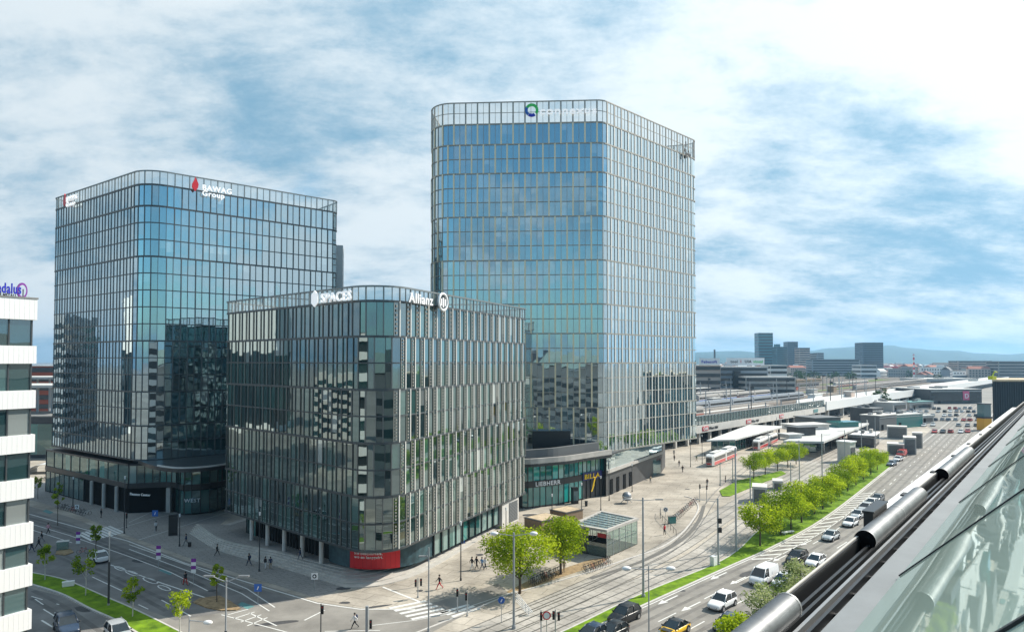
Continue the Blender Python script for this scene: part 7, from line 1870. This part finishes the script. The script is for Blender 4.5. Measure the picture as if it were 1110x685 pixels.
# ------------------------------------------------------------------ our own roof edge: rails, tubes, sill and sloping glass
K = 0.70
tdir = Vector((0.636, 0.772)); ndir = Vector((-0.772, 0.636))
def RP(s, n, dz): p = tdir * s + ndir * n; return Vector((p.x, p.y, H - dz))
DZ = 3.2 * K
nO, nT, nL, nG = DZ / 1.045, DZ / 1.083, DZ / 1.314, DZ / 1.55
S0, S1 = 0.0, 46.0
hb = thing('roof_house', 'grey roof edge and sloping glass roof of the building under the viewer', 'building')
mb = MB(); a = RP(-60, nO - 0.25, DZ + 0.55); b = RP(60, nO - 0.25, DZ + 0.55); c = RP(60, -26, 0); d = RP(-60, -26, 0)
mb.prism([(a.x, a.y), (b.x, b.y), (c.x, c.y), (d.x, d.y)], 0, H - DZ - 0.32); mb.build('wall', 'city_a', hb)
mb = MB()
for z in range(3, int(H - DZ - 3), 4):
    p, q = RP(-60, nO - 0.2, 0), RP(60, nO - 0.2, 0); mb.obox((p.x, p.y, z), (*(q - p).to_2d(), 0), (*(-ndir * 0.1), 0), (0, 0, 2.0))
mb.build('window_band', 'band_glass', hb)
def bar(n0, n1, z0, z1, m, name, s0=S0 - 4, s1=S1, parent=hb):
    mb = MB(); p = RP(s0, n0, DZ - z0); q = RP(s1, n0, DZ - z0); mb.obox(p, q - p, (ndir * (n1 - n0)).to_3d(), (0, 0, z1 - z0)); return mb.build(name, m, parent)
bar(nL - 0.02, nO, -0.31, -0.20, 'rail_black', 'gutter')
bar(nG - 0.02, nL - 0.02, -0.31, -0.03, 'sill_grey', 'sill')
bar(nO - 0.03, nO, -0.20, 0.03, 'rail_black', 'gutter_lip'); bar(nO - 0.012, nO + 0.012, 0.031, 0.045, 'kerb', 'lip_edge')
for k, f in enumerate((0.30, 0.5, 0.68, 0.86)): n0 = nL + (nT - nL) * f; bar(n0 - 0.016, n0 + 0.016, -0.17, -0.09 + 0.015 * k, 'steel_grey' if k == 1 else 'rail_black', 'track_bar')
for i in range(40):
    mb = MB(); p = RP(1.2 + i * 0.72, nL + 0.03, DZ + 0.2); q = RP(1.2 + i * 0.72, nT - 0.06, DZ + 0.2); mb.obox(p, (q - p), (tdir * 0.05).to_3d(), (0, 0, 0.05)); mb.build('track_bracket', 'rail_black', hb)
tube_n = nT - 0.01
def stube(label, s0, s1, mat_='silver_sheet'):
    t = thing('blind_housing', label, 'metal tube', tuple(RP(s0, tube_n, DZ)), math.atan2(tdir.y, tdir.x), 'silver tubes on the roof rail')
    r = 0.125; L_ = s1 - s0
    mb = MB(); mb.tube((0, 0, 0), (L_, 0, 0), r, r, 28, cap=False); mb.build('casing', mat_, t)
    for x in (0.0, L_): mb = MB(); mb.tube((x + (-0.006 if x == 0 else -0.02), 0, 0), (x + (0.02 if x == 0 else 0.006), 0, 0), r * 0.97, r * 0.97, 28, smooth=False); mb.build('end_cap', 'end_black', t)
    for x in [L_ * k / 2 for k in (0, 1, 2)]: mb = MB(); mb.tube((x - 0.015, 0, 0), (x + 0.015, 0, 0), r * 1.03, r * 1.03, 28, cap=False); mb.build('clamp_ring', 'steel_grey', t)
    for x in (L_ * 0.2, L_ * 0.5, L_ * 0.8): mb = MB(); mb.box((x, -0.05, -0.2), (0.06, 0.1, 0.12)); mb.build('bracket', 'steel_grey', t)
def s_of(py, n0, dz): Y = 740 * dz / (py - 391); return (Y - 0.636 * n0) / 0.772
stube('silver tube closest to the viewer at the lower frame edge', 0.2, s_of(655, tube_n, DZ)); stube('long silver tube with a dark open end beside the queue of cars', s_of(584, tube_n, DZ), s_of(535, tube_n, DZ)); stube('silver tube farther up the rail, beside the white cornice', s_of(514, tube_n, DZ), s_of(489, tube_n, DZ))
bx = thing('motor_box', 'small black box on the rail just above the long silver tube', 'box', tuple(RP(s_of(560, nO + 0.12, DZ), nO + 0.08, DZ + 0.1)), math.atan2(tdir.y, tdir.x))
mb = MB(); mb.box((0, 0, 0), (0.9, 0.12, 0.26)); mb.build('casing', 'near_black', bx); mb = MB(); mb.box((0, 0, 0.26), (0.94, 0.15, 0.02)); mb.build('lid', 'rail_black', bx)
DC = 3.62 * K; nC = DC / 0.955; sC = s_of(556, nC, DC)
t = thing('white_cornice', 'flat white cornice beyond the silver tube, with small dark vents', 'cornice')
mb = MB(); p = RP(sC, nO + 0.03, DC); q = RP(S1, nO + 0.03, DC); mb.obox(p - Vector((0, 0, 0.4)), q - p, (ndir * (nC - nO - 0.03)).to_3d(), (0, 0, 0.4)); mb.build('slab', 'white_paint', t)
for k in range(6): p = RP(sC + 2.2 + k * 3.4, nC - 0.12, DC); mb = MB(); mb.box(p, (0.30, 0.08, 0.03), math.atan2(tdir.y, tdir.x)); mb.build('vent', 'near_black', t)
# sloping glass
tn = math.tan(R(44)); run = 6.0
pw = 6.8 * K
sg = MB(); sf = MB(); k0 = -3
rr = random.Random(3)
s1_ = s_of(622, nG, DZ)
for k in range(-3, 9):
    sa, sb = s1_ + (k - 1) * pw, s1_ + k * pw
    a, b = RP(sa, nG, DZ), RP(sb, nG, DZ); c, d = RP(sb, nG - run, DZ - run * tn), RP(sa, nG - run, DZ - run * tn)
    g_ = MB(); g_.face([b, a, d, c], 0, (rr.random(), rr.random(), rr.random(), 0)); pn = g_.build('roof_pane', 'glass_roof', hb, col_attr=True)
    m_ = MB(); u = (d - a).normalized(); nrm = -(b - a).cross(u).normalized(); m_.obox(a - tdir.to_3d() * 0.016 + nrm * 0.002, u * (d - a).length, tdir.to_3d() * 0.032, nrm * 0.012); m_.build('glazing_seam', 'near_black', hb)
mb = MB(); a, b, c, d = RP(-40, nG - 0.05, DZ + 0.05), RP(60, nG - 0.05, DZ + 0.05), RP(60, nG - run - 0.05, DZ - run * tn + 0.05), RP(-40, nG - run - 0.05, DZ - run * tn + 0.05)
mb.obox(a - Vector((0, 0, 0.25)), b - a, d - a, (0, 0, 0.18)); mb.build('roof_deck', 'dark_wall', hb)

# ------------------------------------------------------------------ air
hz = bpy.data.materials.new('haze'); hz.use_nodes = True; nt = hz.node_tree; nt.nodes.remove(nt.nodes['Principled BSDF'])
pv = nt.nodes.new('ShaderNodeVolumePrincipled'); pv.inputs['Color'].default_value = (0.40, 0.70, 1.0, 1); pv.inputs['Density'].default_value = 1.15e-4; pv.inputs['Anisotropy'].default_value = 0.3
nt.links.new(pv.outputs[0], nt.nodes['Material Output'].inputs['Volume']); MATS['haze'] = hz
mb = MB(); mb.obox((-9200, -9200, -6.5), (18400, 0, 0), (0, 23400, 0), (0, 0, 262)); h_ = mb.build('haze', 'haze'); h_['kind'] = 'stuff'
